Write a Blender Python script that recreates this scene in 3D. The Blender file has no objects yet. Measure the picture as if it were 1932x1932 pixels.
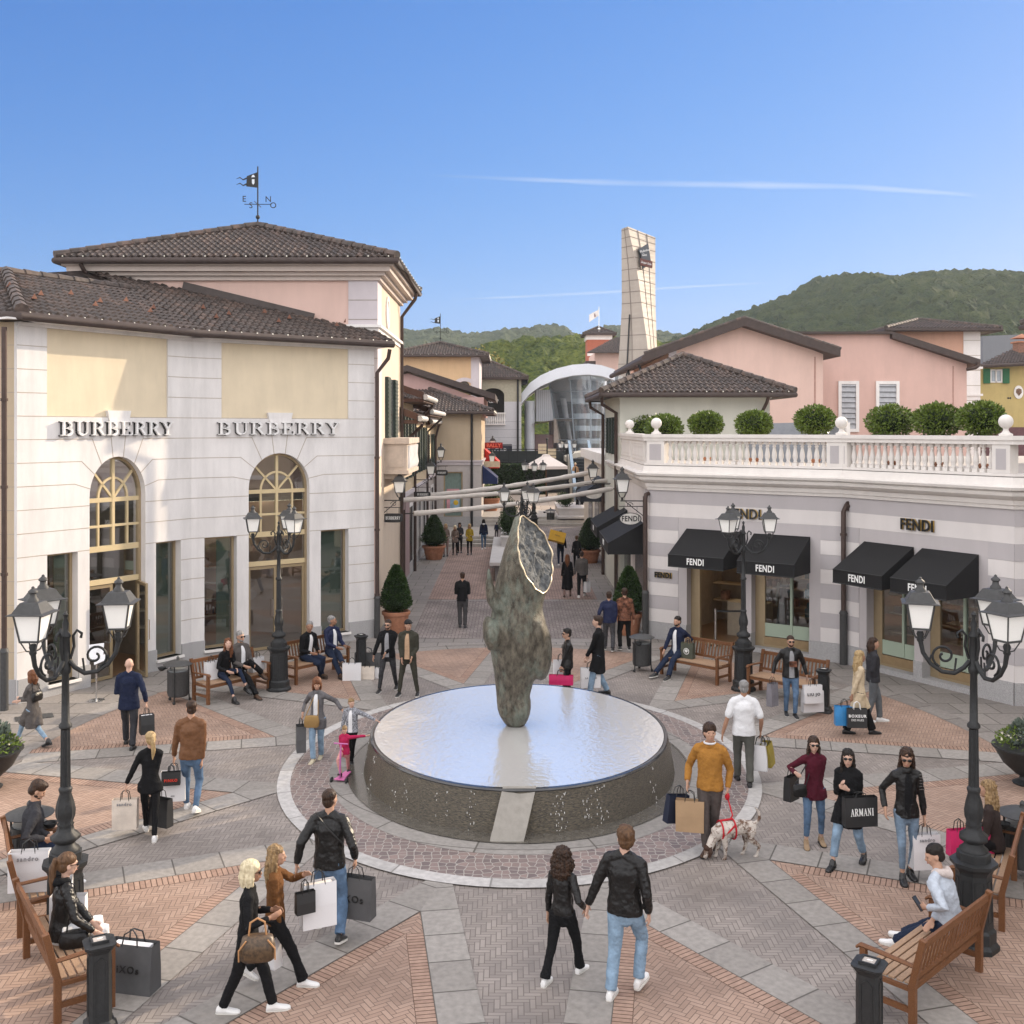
import bpy, bmesh, math, random
from math import sin, cos, pi, radians, sqrt, atan2
from mathutils import Vector, Matrix, noise
random.seed(7)
V = Vector
sc = bpy.context.scene
COL = sc.collection
FOC, HOR, CX, EYE = 2000.0, 809.0, 966.0, 5.8
cd = bpy.data.cameras.new("camera"); cam = bpy.data.objects.new("camera", cd); COL.objects.link(cam)
cam.location = (0, 0, EYE); cam.rotation_euler = (radians(90), 0, 0)
cd.sensor_width = 36; cd.lens = 36 * FOC / 1932.0; cd.shift_y = -(966 - HOR) / 1932.0
cd.clip_start = 0.3; cd.clip_end = 6000
sc.camera = cam
SUN_AZ, SUN_EL = 50.0, 20.0       # azimuth measured from +Y towards +X
w = bpy.data.worlds.new("World"); sc.world = w; w.use_nodes = True
wn = w.node_tree; bg = wn.nodes["Background"]
sky = wn.nodes.new("ShaderNodeTexSky"); sky.sky_type = 'NISHITA'; sky.sun_disc = False
sky.sun_elevation = radians(SUN_EL); sky.sun_rotation = radians(SUN_AZ)
sky.air_density = 1.0; sky.dust_density = 0.3; sky.ozone_density = 3; sky.altitude = 0
def _mth(op, *a):
	n = wn.nodes.new('ShaderNodeMath'); n.operation = op
	for i, x in enumerate(a):
		if isinstance(x, (int, float)): n.inputs[i].default_value = x
		else: wn.links.new(x, n.inputs[i])
	return n.outputs[0]
SKY_ST = 0.15
_sp = wn.nodes.new('ShaderNodeSeparateColor'); wn.links.new(sky.outputs[0], _sp.inputs[0]); _cb = wn.nodes.new('ShaderNodeCombineColor')
for k, (p, a, b_) in enumerate([(1.3, .72, .74), (1, .79, .66), (1, 1.78, 1.36)]):      # soft shoulder, deeper blue
	c = _mth('MULTIPLY', _sp.outputs[k], .15)
	wn.links.new(_mth('DIVIDE', _mth('DIVIDE', _mth('MULTIPLY', _mth('POWER', c, p), a), _mth('ADD', _mth('MULTIPLY', c, b_), 1.0)), SKY_ST), _cb.inputs[k])
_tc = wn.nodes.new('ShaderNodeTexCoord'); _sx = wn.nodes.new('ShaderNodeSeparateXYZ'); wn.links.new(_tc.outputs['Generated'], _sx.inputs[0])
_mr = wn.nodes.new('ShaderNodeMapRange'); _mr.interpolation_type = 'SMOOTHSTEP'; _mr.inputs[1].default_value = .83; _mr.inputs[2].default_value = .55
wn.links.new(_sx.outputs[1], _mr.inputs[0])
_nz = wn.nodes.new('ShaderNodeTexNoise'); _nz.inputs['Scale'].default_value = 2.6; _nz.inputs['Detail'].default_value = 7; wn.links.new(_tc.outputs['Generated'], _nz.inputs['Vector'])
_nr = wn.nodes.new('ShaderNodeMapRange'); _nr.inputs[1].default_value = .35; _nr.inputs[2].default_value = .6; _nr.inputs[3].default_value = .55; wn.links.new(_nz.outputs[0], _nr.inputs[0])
CLOUD = (1.88, 1.82, 1.80)  # cloud brightness added overhead and behind the camera to light the shaded square
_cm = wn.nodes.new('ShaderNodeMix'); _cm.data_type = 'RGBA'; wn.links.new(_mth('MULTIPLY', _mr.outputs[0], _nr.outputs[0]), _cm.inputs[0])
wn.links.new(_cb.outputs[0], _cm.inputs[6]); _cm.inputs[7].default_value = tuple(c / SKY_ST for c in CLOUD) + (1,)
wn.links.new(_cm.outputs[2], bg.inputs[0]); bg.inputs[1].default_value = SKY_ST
sd = bpy.data.lights.new("sun", 'SUN'); sun = bpy.data.objects.new("sun", sd); COL.objects.link(sun)
sd.energy = 5.0; sd.angle = radians(0.6); sd.color = (1.0, 0.83, 0.62)
_s = V((sin(radians(SUN_AZ)) * cos(radians(SUN_EL)), cos(radians(SUN_AZ)) * cos(radians(SUN_EL)), sin(radians(SUN_EL))))
sun.rotation_euler = _s.to_track_quat('Z', 'Y').to_euler(); sun.location = (30, 20, 40)
sc.view_settings.view_transform = 'Standard'; sc.view_settings.look = 'None'
sc.view_settings.exposure = 0.27; sc.view_settings.gamma = 1
sc.cycles.use_denoising = True
sc.cycles.max_bounces = 6; sc.cycles.diffuse_bounces = 3; sc.cycles.glossy_bounces = 3
sc.cycles.transparent_max_bounces = 12; sc.cycles.transmission_bounces = 4
sc.cycles.caustics_reflective = False; sc.cycles.caustics_refractive = False
sc.cycles.sample_clamp_indirect = 6
def G(u, v, z=0.0):
	"point of a level surface of height z seen at (u, v)"
	y = FOC * (EYE - z) / (v - HOR)
	return V(((u - CX) * y / FOC, y, z))
def PT(u, v, y):
	return V(((u - CX) * y / FOC, y, EYE - (v - HOR) * y / FOC))
class MB:
	def __init__(s): s.v = []; s.f = []; s.mi = []; s.cur = 0
	def add(s, vs, fs):
		o = len(s.v); s.v += [tuple(p) for p in vs]
		for f in fs: s.f.append(tuple(i + o for i in f)); s.mi.append(s.cur)
	def merge(s, o, M=None):
		vs = [M @ V(p) for p in o.v] if M else o.v
		k = len(s.v); s.v += [tuple(p) for p in vs]
		for f, m in zip(o.f, o.mi): s.f.append(tuple(i + k for i in f)); s.mi.append(m)
		return s
	def box(s, x0, x1, y0, y1, z0, z1, M=None):
		p = [(x, y, z) for z in (z0, z1) for y in (y0, y1) for x in (x0, x1)]
		if M: p = [M @ V(q) for q in p]
		s.add(p, [(0, 2, 3, 1), (4, 5, 7, 6), (0, 1, 5, 4), (2, 6, 7, 3), (0, 4, 6, 2), (1, 3, 7, 5)]); return s
	def cbox(s, c, d, rz=0, M=None):
		T = Matrix.Translation(c) @ Matrix.Rotation(rz, 4, 'Z')
		if M: T = M @ T
		return s.box(-d[0]/2, d[0]/2, -d[1]/2, d[1]/2, -d[2]/2, d[2]/2, T)
	def bar(s, a, b, w_, h_, up=(0, 0, 1)):
		a, b = V(a), V(b); d = (b - a); L = d.length; d.normalize()
		u = V(up); x = d.cross(u)
		if x.length < 1e-4: x = d.cross(V((1, 0, 0)))
		x.normalize(); u = x.cross(d)
		M = Matrix(((x.x, d.x, u.x, a.x), (x.y, d.y, u.y, a.y), (x.z, d.z, u.z, a.z), (0, 0, 0, 1)))
		return s.box(-w_/2, w_/2, 0, L, -h_/2, h_/2, M)
	def prism(s, poly, z0, z1, M=None):
		n = len(poly); p = [(x, y, z0) for x, y in poly] + [(x, y, z1) for x, y in poly]
		if M: p = [M @ V(q) for q in p]
		f = [tuple(range(n - 1, -1, -1)), tuple(range(n, 2 * n))]
		f += [(i, (i + 1) % n, n + (i + 1) % n, n + i) for i in range(n)]
		s.add(p, f); return s
	def loft(s, rings, cap=True, closed=True):
		n = len(rings[0]); vs = [p for r in rings for p in r]; fs = []
		for k in range(len(rings) - 1):
			for i in range(n if closed else n - 1):
				j = (i + 1) % n; fs.append((k*n+i, k*n+j, (k+1)*n+j, (k+1)*n+i))
		if cap: fs.append(tuple(range(n - 1, -1, -1))); fs.append(tuple((len(rings)-1)*n + i for i in range(n)))
		s.add(vs, fs); return s
	def tube(s, pts, rad, n=8, cap=True, round_=False, sq=1.0, ref=(0, 0, 1)):
		pts = [V(p) for p in pts]; m = len(pts)
		if not hasattr(rad, '__len__'): rad = [rad] * m
		rad = list(rad)
		if round_:
			a = (pts[0] - pts[1]).normalized(); b = (pts[-1] - pts[-2]).normalized(); r0, r1 = rad[0], rad[-1]
			pts = [pts[0] + a*r0*.95, pts[0] + a*r0*.6] + pts + [pts[-1] + b*r1*.6, pts[-1] + b*r1*.95]
			rad = [r0*.3, r0*.8] + rad + [r1*.8, r1*.3]; m = len(pts)
		rings = []; x = None
		for i in range(m):
			d = (pts[min(i+1, m-1)] - pts[max(i-1, 0)]).normalized()
			if x is None:
				u = V(ref); x = d.cross(u)
				if x.length < .05: x = d.cross(V((1, 0, 0)))
			x = (x - d * x.dot(d)).normalized(); y = d.cross(x)
			rings.append([pts[i] + (x*cos(2*pi*k/n) + y*sin(2*pi*k/n)*sq) * rad[i] for k in range(n)])
		return s.loft(rings, cap)
	def ell(s, c, r, n=14, m=9, M=None):
		rings = []; c = V(c)
		for j in range(m + 1):
			t = -pi/2 + pi * (j + .0) / m; t = max(-pi/2 + .06, min(pi/2 - .06, t))
			rings.append([(V((r[0]*cos(t)*cos(2*pi*i/n), r[1]*cos(t)*sin(2*pi*i/n), r[2]*sin(t)))) for i in range(n)])
		if M: rings = [[M @ p for p in q] for q in rings]
		rings = [[c + p for p in q] for q in rings]
		return s.loft(rings)
	def lathe(s, prof, n=16, c=(0, 0, 0), ph=0, sy=1):
		c = V(c)
		return s.loft([[c + V((r*cos(2*pi*i/n + ph), r*sy*sin(2*pi*i/n + ph), z)) for i in range(n)] for r, z in prof])
	def quad(s, a, b, c, d): s.add([a, b, c, d], [(0, 1, 2, 3)]); return s
	def poly(s, p): s.add(p, [tuple(range(len(p)))]); return s
	def mesh(s, name, mats, smooth=False, ang=None):
		me = bpy.data.meshes.new(name); me.from_pydata(s.v, [], s.f)
		if not isinstance(mats, (list, tuple)): mats = [mats]
		for m in mats: me.materials.append(m)
		if any(s.mi): me.polygons.foreach_set("material_index", s.mi)
		if smooth: me.polygons.foreach_set("use_smooth", [True] * len(me.polygons))
		me.update()
		if ang and smooth:
			try: me.set_sharp_from_angle(angle=radians(ang))
			except Exception: pass
		return me
def props(o, label=None, cat=None, group=None, kind=None):
	if label: o['label'] = label
	if cat: o['category'] = cat
	if group: o['group'] = group
	if kind: o['kind'] = kind
	return o
def root(name, label, cat, loc=(0, 0, 0), rz=0.0, group=None):
	o = bpy.data.objects.new(name, None); COL.objects.link(o); o.location = loc; o.rotation_euler = (0, 0, rz)
	o.empty_display_size = .1
	return props(o, label, cat, group)
def WM(o):
	if o is None: return Matrix.Identity(4)
	if o.get('_m') is None: pass
	M = Matrix.LocRotScale(o.location, o.rotation_euler.to_quaternion(), o.scale) if o.rotation_mode != 'QUATERNION' else o.matrix_basis
	return (WM(o.parent) @ M) if o.parent else M
WORLD = set()
def broot(*a, **k):
	"a thing whose parts are given in world coordinates"
	o = root(*a, **k); WORLD.add(o.name); return o
def in_world(o):
	while o.parent: o = o.parent
	return o.name in WORLD
def part(name, mb, mat, parent=None, smooth=False, ang=35, M=None, bevel=0, label=None):
	"one mesh object; with M given, the mesh is in the frame M (world)"
	if parent is not None and M is None and in_world(parent): M = Matrix.Identity(4)
	me = mb if isinstance(mb, bpy.types.Mesh) else mb.mesh(name, mat, smooth, ang)
	o = bpy.data.objects.new(name, me); COL.objects.link(o)
	if parent: o.parent = parent
	if M is not None:
		o.matrix_basis = WM(parent).inverted() @ M
	if bevel:
		b = o.modifiers.new("bevel", 'BEVEL'); b.width = bevel; b.segments = 2; b.limit_method = 'ANGLE'
	if label: o['label'] = label
	return o
def struct(name, mb, mat, M=None, smooth=False, kind='structure'):
	o = part(name, mb, mat, None, smooth, M=M); o['kind'] = kind; return o
def copy_tree(o, parent=None, **kw):
	c = o.copy(); COL.objects.link(c); c.parent = parent
	for ch in list(o.children): copy_tree(ch, c)
	return c
def frame(p0, p1):
	"local x along p0>p1, local y away from the viewer side (inwards), z up"
	p0, p1 = V((p0[0], p0[1], 0)), V((p1[0], p1[1], 0)); x = (p1 - p0).normalized(); y = V((-x.y, x.x, 0))
	return Matrix(((x.x, y.x, 0, p0.x), (x.y, y.y, 0, p0.y), (0, 0, 1, 0), (0, 0, 0, 1))), (p1 - p0).length
MATS = {}
def N(nt, t, **kw):
	n = nt.nodes.new(t)
	for k, v in kw.items():
		if k.startswith('i'): n.inputs[int(k[1:])].default_value = v
		else: setattr(n, k, v)
	return n
def mat(name, col=(.5, .5, .5), rough=.7, metal=0.0, var=.12, scale=6.0, bump=0.0, bscale=40.0, col2=None, spec=.5,
		coat=0.0, stretch=None, emit=None, estr=1.0, coord='Object', alpha=None, sheen=0.0, dirt=0.0):
	spec = min(spec, .28) if rough > .45 else spec
	if name in MATS: return MATS[name]
	m = bpy.data.materials.new(name); m.use_nodes = True; nt = m.node_tree; L = nt.links
	b = nt.nodes["Principled BSDF"]; MATS[name] = m
	b.inputs['Roughness'].default_value = rough; b.inputs['Metallic'].default_value = metal
	b.inputs['Specular IOR Level'].default_value = spec
	if coat: b.inputs['Coat Weight'].default_value = coat; b.inputs['Coat Roughness'].default_value = .15
	if sheen: b.inputs['Sheen Weight'].default_value = sheen
	tc = N(nt, 'ShaderNodeTexCoord'); mp = N(nt, 'ShaderNodeMapping'); L.new(tc.outputs[coord], mp.inputs[0])
	if stretch: mp.inputs[3].default_value = stretch
	nz = N(nt, 'ShaderNodeTexNoise'); nz.inputs['Scale'].default_value = scale; nz.inputs['Detail'].default_value = 5
	nz.inputs['Roughness'].default_value = .6
	L.new(mp.outputs[0], nz.inputs['Vector'])
	r = N(nt, 'ShaderNodeMapRange'); r.inputs[1].default_value = .3; r.inputs[2].default_value = .7; L.new(nz.outputs[0], r.inputs[0])
	mx = N(nt, 'ShaderNodeMix', data_type='RGBA'); L.new(r.outputs[0], mx.inputs[0])
	c1 = tuple(max(0, c * (1 - var)) for c in col) + (1,)
	c2 = (tuple(c2_ for c2_ in col2) + (1,)) if col2 else tuple(min(1, c * (1 + var)) for c in col) + (1,)
	mx.inputs[6].default_value = c1; mx.inputs[7].default_value = c2
	out = mx.outputs[2]
	if dirt:
		nz2 = N(nt, 'ShaderNodeTexNoise'); nz2.inputs['Scale'].default_value = .7; nz2.inputs['Detail'].default_value = 8
		nz2.inputs['Roughness'].default_value = .7
		mp2 = N(nt, 'ShaderNodeMapping'); mp2.inputs[3].default_value = (2.6, 2.6, .45)
		L.new(tc.outputs[coord], mp2.inputs[0]); L.new(mp2.outputs[0], nz2.inputs['Vector'])
		r2 = N(nt, 'ShaderNodeMapRange'); r2.inputs[1].default_value = .4; r2.inputs[2].default_value = .75
		r2.inputs[3].default_value = 1; r2.inputs[4].default_value = 1 - dirt; L.new(nz2.outputs[0], r2.inputs[0])
		mm = N(nt, 'ShaderNodeMix', data_type='RGBA', blend_type='MULTIPLY'); mm.inputs[0].default_value = 1
		L.new(out, mm.inputs[6]); L.new(r2.outputs[0], mm.inputs[7]); out = mm.outputs[2]
	L.new(out, b.inputs['Base Color'])
	if bump:
		nb = N(nt, 'ShaderNodeTexNoise'); nb.inputs['Scale'].default_value = bscale; nb.inputs['Detail'].default_value = 4
		L.new(mp.outputs[0], nb.inputs['Vector'])
		bp = N(nt, 'ShaderNodeBump'); bp.inputs['Strength'].default_value = bump; bp.inputs['Distance'].default_value = .02
		L.new(nb.outputs[0], bp.inputs['Height']); L.new(bp.outputs[0], b.inputs['Normal'])
	if emit:
		b.inputs['Emission Color'].default_value = tuple(emit) + (1,); b.inputs['Emission Strength'].default_value = estr
	if alpha is not None: b.inputs['Alpha'].default_value = alpha
	return m
class MX:
	"small helper for chains of math nodes"
	def __init__(s, nt): s.nt = nt
	def __call__(s, op, *a):
		n = s.nt.nodes.new('ShaderNodeMath'); n.operation = op
		for i, x in enumerate(a):
			if isinstance(x, (int, float)): n.inputs[i].default_value = x
			else: s.nt.links.new(x, n.inputs[i])
		return n.outputs[0]
def herring(name, W, n, cols, joint, jw=.05, rough=.8, coord='Object', rot=0.0, var=.24, wet=0.0):
	"herringbone pavers n times as long as wide"
	m = bpy.data.materials.new(name); m.use_nodes = True; nt = m.node_tree; L = nt.links; b = nt.nodes["Principled BSDF"]
	tc = N(nt, 'ShaderNodeTexCoord'); mp = N(nt, 'ShaderNodeMapping'); L.new(tc.outputs[coord], mp.inputs[0])
	mp.inputs[2].default_value = (0, 0, rot); mp.inputs[3].default_value = (1 / W, 1 / W, 1)
	sp = N(nt, 'ShaderNodeSeparateXYZ'); L.new(mp.outputs[0], sp.inputs[0]); x, y = sp.outputs[0], sp.outputs[1]; f = MX(nt)
	i, j = f('FLOOR', x), f('FLOOR', y); fx, fy = f('SUBTRACT', x, i), f('SUBTRACT', y, j)
	k = f('FLOORED_MODULO', f('SUBTRACT', i, j), 2.0 * n); hor = f('LESS_THAN', k, n - .5)
	offv = f('SUBTRACT', 2.0 * n - 1, k)
	bx = f('ADD', fx, f('MULTIPLY', k, hor)); ver = f('SUBTRACT', 1.0, hor)
	by = f('ADD', fy, f('MULTIPLY', offv, ver))
	lx = f('ADD', f('MULTIPLY', hor, float(n)), ver); ly = f('ADD', f('MULTIPLY', ver, float(n)), hor)
	d = f('MINIMUM', f('MINIMUM', bx, f('SUBTRACT', lx, bx)), f('MINIMUM', by, f('SUBTRACT', ly, by)))
	idx = f('SUBTRACT', i, f('MULTIPLY', k, hor)); idy = f('SUBTRACT', j, f('MULTIPLY', offv, ver))
	cb = N(nt, 'ShaderNodeCombineXYZ'); L.new(idx, cb.inputs[0]); L.new(idy, cb.inputs[1])
	wn_ = N(nt, 'ShaderNodeTexWhiteNoise', noise_dimensions='3D'); L.new(cb.outputs[0], wn_.inputs[0])
	cr = N(nt, 'ShaderNodeValToRGB'); e = cr.color_ramp.elements
	e[0].color = tuple(cols[0]) + (1,); e[1].color = tuple(cols[1]) + (1,)
	if len(cols) > 2: q = e.new(.5); q.color = tuple(cols[2]) + (1,)
	L.new(wn_.outputs[0], cr.inputs[0])
	nz = N(nt, 'ShaderNodeTexNoise'); nz.inputs['Scale'].default_value = 0.9; nz.inputs['Detail'].default_value = 6
	L.new(tc.outputs[coord], nz.inputs['Vector'])
	r2 = N(nt, 'ShaderNodeMapRange'); r2.inputs[1].default_value = .3; r2.inputs[2].default_value = .7; r2.inputs[3].default_value = 1 - var; r2.inputs[4].default_value = 1 + var
	L.new(nz.outputs[0], r2.inputs[0])
	mm = N(nt, 'ShaderNodeMix', data_type='RGBA', blend_type='MULTIPLY'); mm.inputs[0].default_value = 1
	L.new(cr.outputs[0], mm.inputs[6]); L.new(r2.outputs[0], mm.inputs[7])
	jm = N(nt, 'ShaderNodeMapRange'); jm.inputs[1].default_value = jw * .6; jm.inputs[2].default_value = jw * 1.4; L.new(d, jm.inputs[0])
	mj = N(nt, 'ShaderNodeMix', data_type='RGBA'); L.new(jm.outputs[0], mj.inputs[0]); mj.inputs[6].default_value = tuple(joint) + (1,)
	L.new(mm.outputs[2], mj.inputs[7]); L.new(mj.outputs[2], b.inputs['Base Color'])
	vo = N(nt, 'ShaderNodeTexVoronoi'); vo.inputs['Scale'].default_value = 1.7; L.new(tc.outputs[coord], vo.inputs['Vector']); vr = N(nt, 'ShaderNodeMapRange'); vr.inputs[1].default_value = .025; vr.inputs[2].default_value = .06; vr.inputs[3].default_value = .62; L.new(vo.outputs['Distance'], vr.inputs[0])
	ms = N(nt, 'ShaderNodeMix', data_type='RGBA', blend_type='MULTIPLY'); ms.inputs[0].default_value = 1; L.new(mj.outputs[2], ms.inputs[6]); L.new(vr.outputs[0], ms.inputs[7]); L.new(ms.outputs[2], b.inputs['Base Color']); b.inputs['Specular IOR Level'].default_value = .3
	rr = N(nt, 'ShaderNodeMapRange'); rr.inputs[1].default_value = .35; rr.inputs[2].default_value = .65; rr.inputs[3].default_value = rough - wet; rr.inputs[4].default_value = rough
	L.new(nz.outputs[0], rr.inputs[0]); L.new(rr.outputs[0], b.inputs['Roughness'])
	bp = N(nt, 'ShaderNodeBump'); bp.inputs['Strength'].default_value = .5; bp.inputs['Distance'].default_value = .004
	L.new(jm.outputs[0], bp.inputs['Height']); L.new(bp.outputs[0], b.inputs['Normal'])
	return m
def slabs(name, cols, joint, lx, ly, jw=.008, coord='Object', polar=None, rough=.75, off=.5):
	"rectangular slabs (or, with polar=radius step, slabs round the origin)"
	m = bpy.data.materials.new(name); m.use_nodes = True; nt = m.node_tree; L = nt.links; b = nt.nodes["Principled BSDF"]; f = MX(nt)
	tc = N(nt, 'ShaderNodeTexCoord'); sp = N(nt, 'ShaderNodeSeparateXYZ'); L.new(tc.outputs[coord], sp.inputs[0]); x, y = sp.outputs[0], sp.outputs[1]
	if polar:
		r_ = f('SQRT', f('ADD', f('MULTIPLY', x, x), f('MULTIPLY', y, y))); a_ = f('MULTIPLY', f('ARCTAN2', y, x), polar)
		x, y = a_, r_
	yy = f('DIVIDE', y, ly); j = f('FLOOR', yy)
	xx = f('ADD', f('DIVIDE', x, lx), f('MULTIPLY', f('FLOORED_MODULO', j, 2.0), off)); i = f('FLOOR', xx)
	dx = f('MULTIPLY', f('MINIMUM', f('SUBTRACT', xx, i), f('SUBTRACT', f('ADD', i, 1.0), xx)), lx)
	dy = f('MULTIPLY', f('MINIMUM', f('SUBTRACT', yy, j), f('SUBTRACT', f('ADD', j, 1.0), yy)), ly)
	d = f('MINIMUM', dx, dy)
	cb = N(nt, 'ShaderNodeCombineXYZ'); L.new(i, cb.inputs[0]); L.new(j, cb.inputs[1])
	wn_ = N(nt, 'ShaderNodeTexWhiteNoise', noise_dimensions='3D'); L.new(cb.outputs[0], wn_.inputs[0])
	cr = N(nt, 'ShaderNodeMix', data_type='RGBA'); L.new(wn_.outputs[0], cr.inputs[0]); cr.inputs[6].default_value = tuple(cols[0]) + (1,); cr.inputs[7].default_value = tuple(cols[1]) + (1,)
	nz = N(nt, 'ShaderNodeTexNoise'); nz.inputs['Scale'].default_value = 14; nz.inputs['Detail'].default_value = 8; L.new(tc.outputs[coord], nz.inputs['Vector'])
	r2 = N(nt, 'ShaderNodeMapRange'); r2.inputs[1].default_value = .3; r2.inputs[2].default_value = .7; r2.inputs[3].default_value = .84; r2.inputs[4].default_value = 1.14; L.new(nz.outputs[0], r2.inputs[0])
	mm = N(nt, 'ShaderNodeMix', data_type='RGBA', blend_type='MULTIPLY'); mm.inputs[0].default_value = 1; L.new(cr.outputs[2], mm.inputs[6]); L.new(r2.outputs[0], mm.inputs[7])
	jm = N(nt, 'ShaderNodeMapRange'); jm.inputs[1].default_value = jw * .6; jm.inputs[2].default_value = jw * 1.4; L.new(d, jm.inputs[0])
	mj = N(nt, 'ShaderNodeMix', data_type='RGBA'); L.new(jm.outputs[0], mj.inputs[0]); mj.inputs[6].default_value = tuple(joint) + (1,)
	L.new(mm.outputs[2], mj.inputs[7]); L.new(mj.outputs[2], b.inputs['Base Color']); b.inputs['Roughness'].default_value = rough; b.inputs['Specular IOR Level'].default_value = .3
	return m
def WM(o):
	if o is None: return Matrix.Identity(4)
	return (WM(o.parent) @ o.matrix_basis) if o.parent else o.matrix_basis.copy()
stucco_w = mat("white_stucco", (.74, .715, .70), .85, var=.05, scale=1.2, bump=.15, bscale=60, dirt=.22)
stucco_c = mat("cream_stucco", (.70, .60, .44), .9, var=.05, scale=1.2, bump=.15, bscale=60, dirt=.12)
stucco_p = mat("pink_stucco", (.70, .50, .43), .9, var=.04, scale=.8, bump=.12, bscale=50, dirt=.10)
stucco_p2 = mat("dusty_pink_stucco", (.52, .34, .31), .9, var=.04, scale=.8, dirt=.1)
stucco_g = mat("greige_stucco", (.47, .42, .41), .85, var=.05, scale=1.2, bump=.12, bscale=60, dirt=.1)
stucco_b = mat("beige_stucco", (.52, .42, .30), .9, var=.05, scale=1, dirt=.12)
stucco_o = mat("orange_stucco", (.66, .46, .27), .9, var=.05, scale=1, dirt=.1)
stucco_s = mat("salmon_stucco", (.60, .36, .26), .9, var=.05, scale=1, dirt=.1)
stucco_y = mat("yellow_stucco", (.50, .39, .17), .9, var=.08, scale=1, dirt=.15)
stucco_m = mat("pale_mint_stucco", (.60, .60, .53), .9, var=.04, scale=1, dirt=.1)
trim_l = mat("light_lilac_trim", (.58, .53, .55), .8, var=.04, scale=2, dirt=.1)
trim_w = mat("white_trim", (.80, .77, .74), .7, var=.03, scale=3, dirt=.1)
joint_m = mat("joint_shadow_gap", (.30, .26, .22), .95)
granite = mat("speckled_granite", (.36, .35, .35), .7, var=.35, scale=90, col2=(.55, .54, .54), dirt=.1)
bronze = mat("champagne_bronze", (.40, .31, .19), .4, metal=.5, var=.05)
bronze_l = mat("pale_window_bar", (.62, .50, .30), .5, metal=.2, var=.04)
iron = mat("dark_cast_iron", (.030, .031, .032), .5, metal=.2, var=.2, scale=20, bump=.1, bscale=80)
iron_g = mat("grey_painted_iron", (.060, .060, .060), .55, metal=.1, var=.15, scale=20)
pipe_m = mat("brown_copper_pipe", (.075, .052, .045), .5, metal=.4, var=.15, scale=8)
fascia_m = mat("dark_brown_fascia", (.065, .048, .043), .6, var=.15, scale=5)
opal = mat("frosted_lamp_glass", (.74, .73, .70), .35, var=.02, emit=(1, .95, .88), estr=.12)  # faint glow put in for sunlight caught by the lantern glass
terracotta = mat("terracotta", (.42, .19, .11), .8, var=.2, scale=9, dirt=.2)
wood = mat("bench_hardwood", (.155, .066, .028), .5, var=.4, scale=14, stretch=(1, 12, 12), bump=.15, bscale=40)
wood_pale = mat("weathered_seat_wood", (.34, .22, .14), .6, var=.3, scale=14, stretch=(1, 12, 12))
black_cloth = mat("black_awning_canvas", (.012, .012, .013), .75, var=.1, scale=30, bump=.1, bscale=300, spec=.3)
leaf_d = mat("dark_leaf", (.022, .050, .014), .5, var=.5, scale=25, col2=(.055, .10, .025))
leaf_l = mat("glossy_laurel_leaf", (.06, .12, .018), .38, var=.5, scale=22, col2=(.20, .27, .045))
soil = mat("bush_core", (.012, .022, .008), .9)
leaf_l.node_tree.nodes['Principled BSDF'].inputs['Specular IOR Level'].default_value = .35
bark = mat("bark", (.16, .11, .07), .9, var=.3, scale=20)
dark_room = mat("dark_interior", (.03, .026, .022), .8)
warm_room = mat("warm_interior_wall", (.34, .26, .18), .8)
floor_in = mat("shop_timber_floor", (.22, .13, .07), .35, var=.2, scale=10, stretch=(1, 8, 1))
strip_l = mat("shop_fill_strip", (1, 1, 1), .5, emit=(1, .82, .55), estr=5)  # glowing strips added under the shop ceilings to lighten the interiors
spot_l = mat("shop_fill_panel", (1, 1, 1), .5, emit=(1, .85, .65), estr=3)  # small glowing panels added to lighten the striped shop inside
gold = mat("gilt_letter_edge", (.75, .50, .15), .3, metal=.9)
black_gloss = mat("black_letter", (.01, .01, .01), .35)
white_paint = mat("white_lettering", (.85, .85, .83), .5)
blind_g = mat("green_tinted_panel", (.35, .42, .33), .5, var=.05, scale=1)
def glass_mat(name, tint=(.55, .6, .6), refl=1.0, milk=0):
	m = bpy.data.materials.new(name); m.use_nodes = True; nt = m.node_tree; nt.nodes.clear()
	o = N(nt, 'ShaderNodeOutputMaterial'); mx = N(nt, 'ShaderNodeMixShader'); t = N(nt, 'ShaderNodeBsdfTransparent'); g = N(nt, 'ShaderNodeBsdfGlossy')
	t.inputs[0].default_value = tuple(tint) + (1,); g.inputs['Roughness'].default_value = .02; g.inputs[0].default_value = (refl, refl, refl, 1)
	fr = N(nt, 'ShaderNodeLayerWeight'); fr.inputs[0].default_value = .35
	r = N(nt, 'ShaderNodeMapRange'); r.inputs[3].default_value = .16; r.inputs[4].default_value = .9
	nt.links.new(fr.outputs[0], r.inputs[0]); nt.links.new(r.outputs[0], mx.inputs[0]); nt.links.new(t.outputs[0], mx.inputs[1]); nt.links.new(g.outputs[0], mx.inputs[2]); nt.links.new(mx.outputs[0], o.inputs[0])
	if milk: d_ = N(nt, 'ShaderNodeBsdfDiffuse'); d_.inputs[0].default_value = (.68, .76, .82, 1); m3 = N(nt, 'ShaderNodeMixShader'); m3.inputs[0].default_value = milk; nt.links.new(mx.outputs[0], m3.inputs[1]); nt.links.new(d_.outputs[0], m3.inputs[2]); nt.links.new(m3.outputs[0], o.inputs[0])
	MATS[name] = m; return m
glass = glass_mat("shop_glass")
glass_b = glass_mat("curved_blue_glass", (.80, .88, .92), .55, .16)
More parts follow.
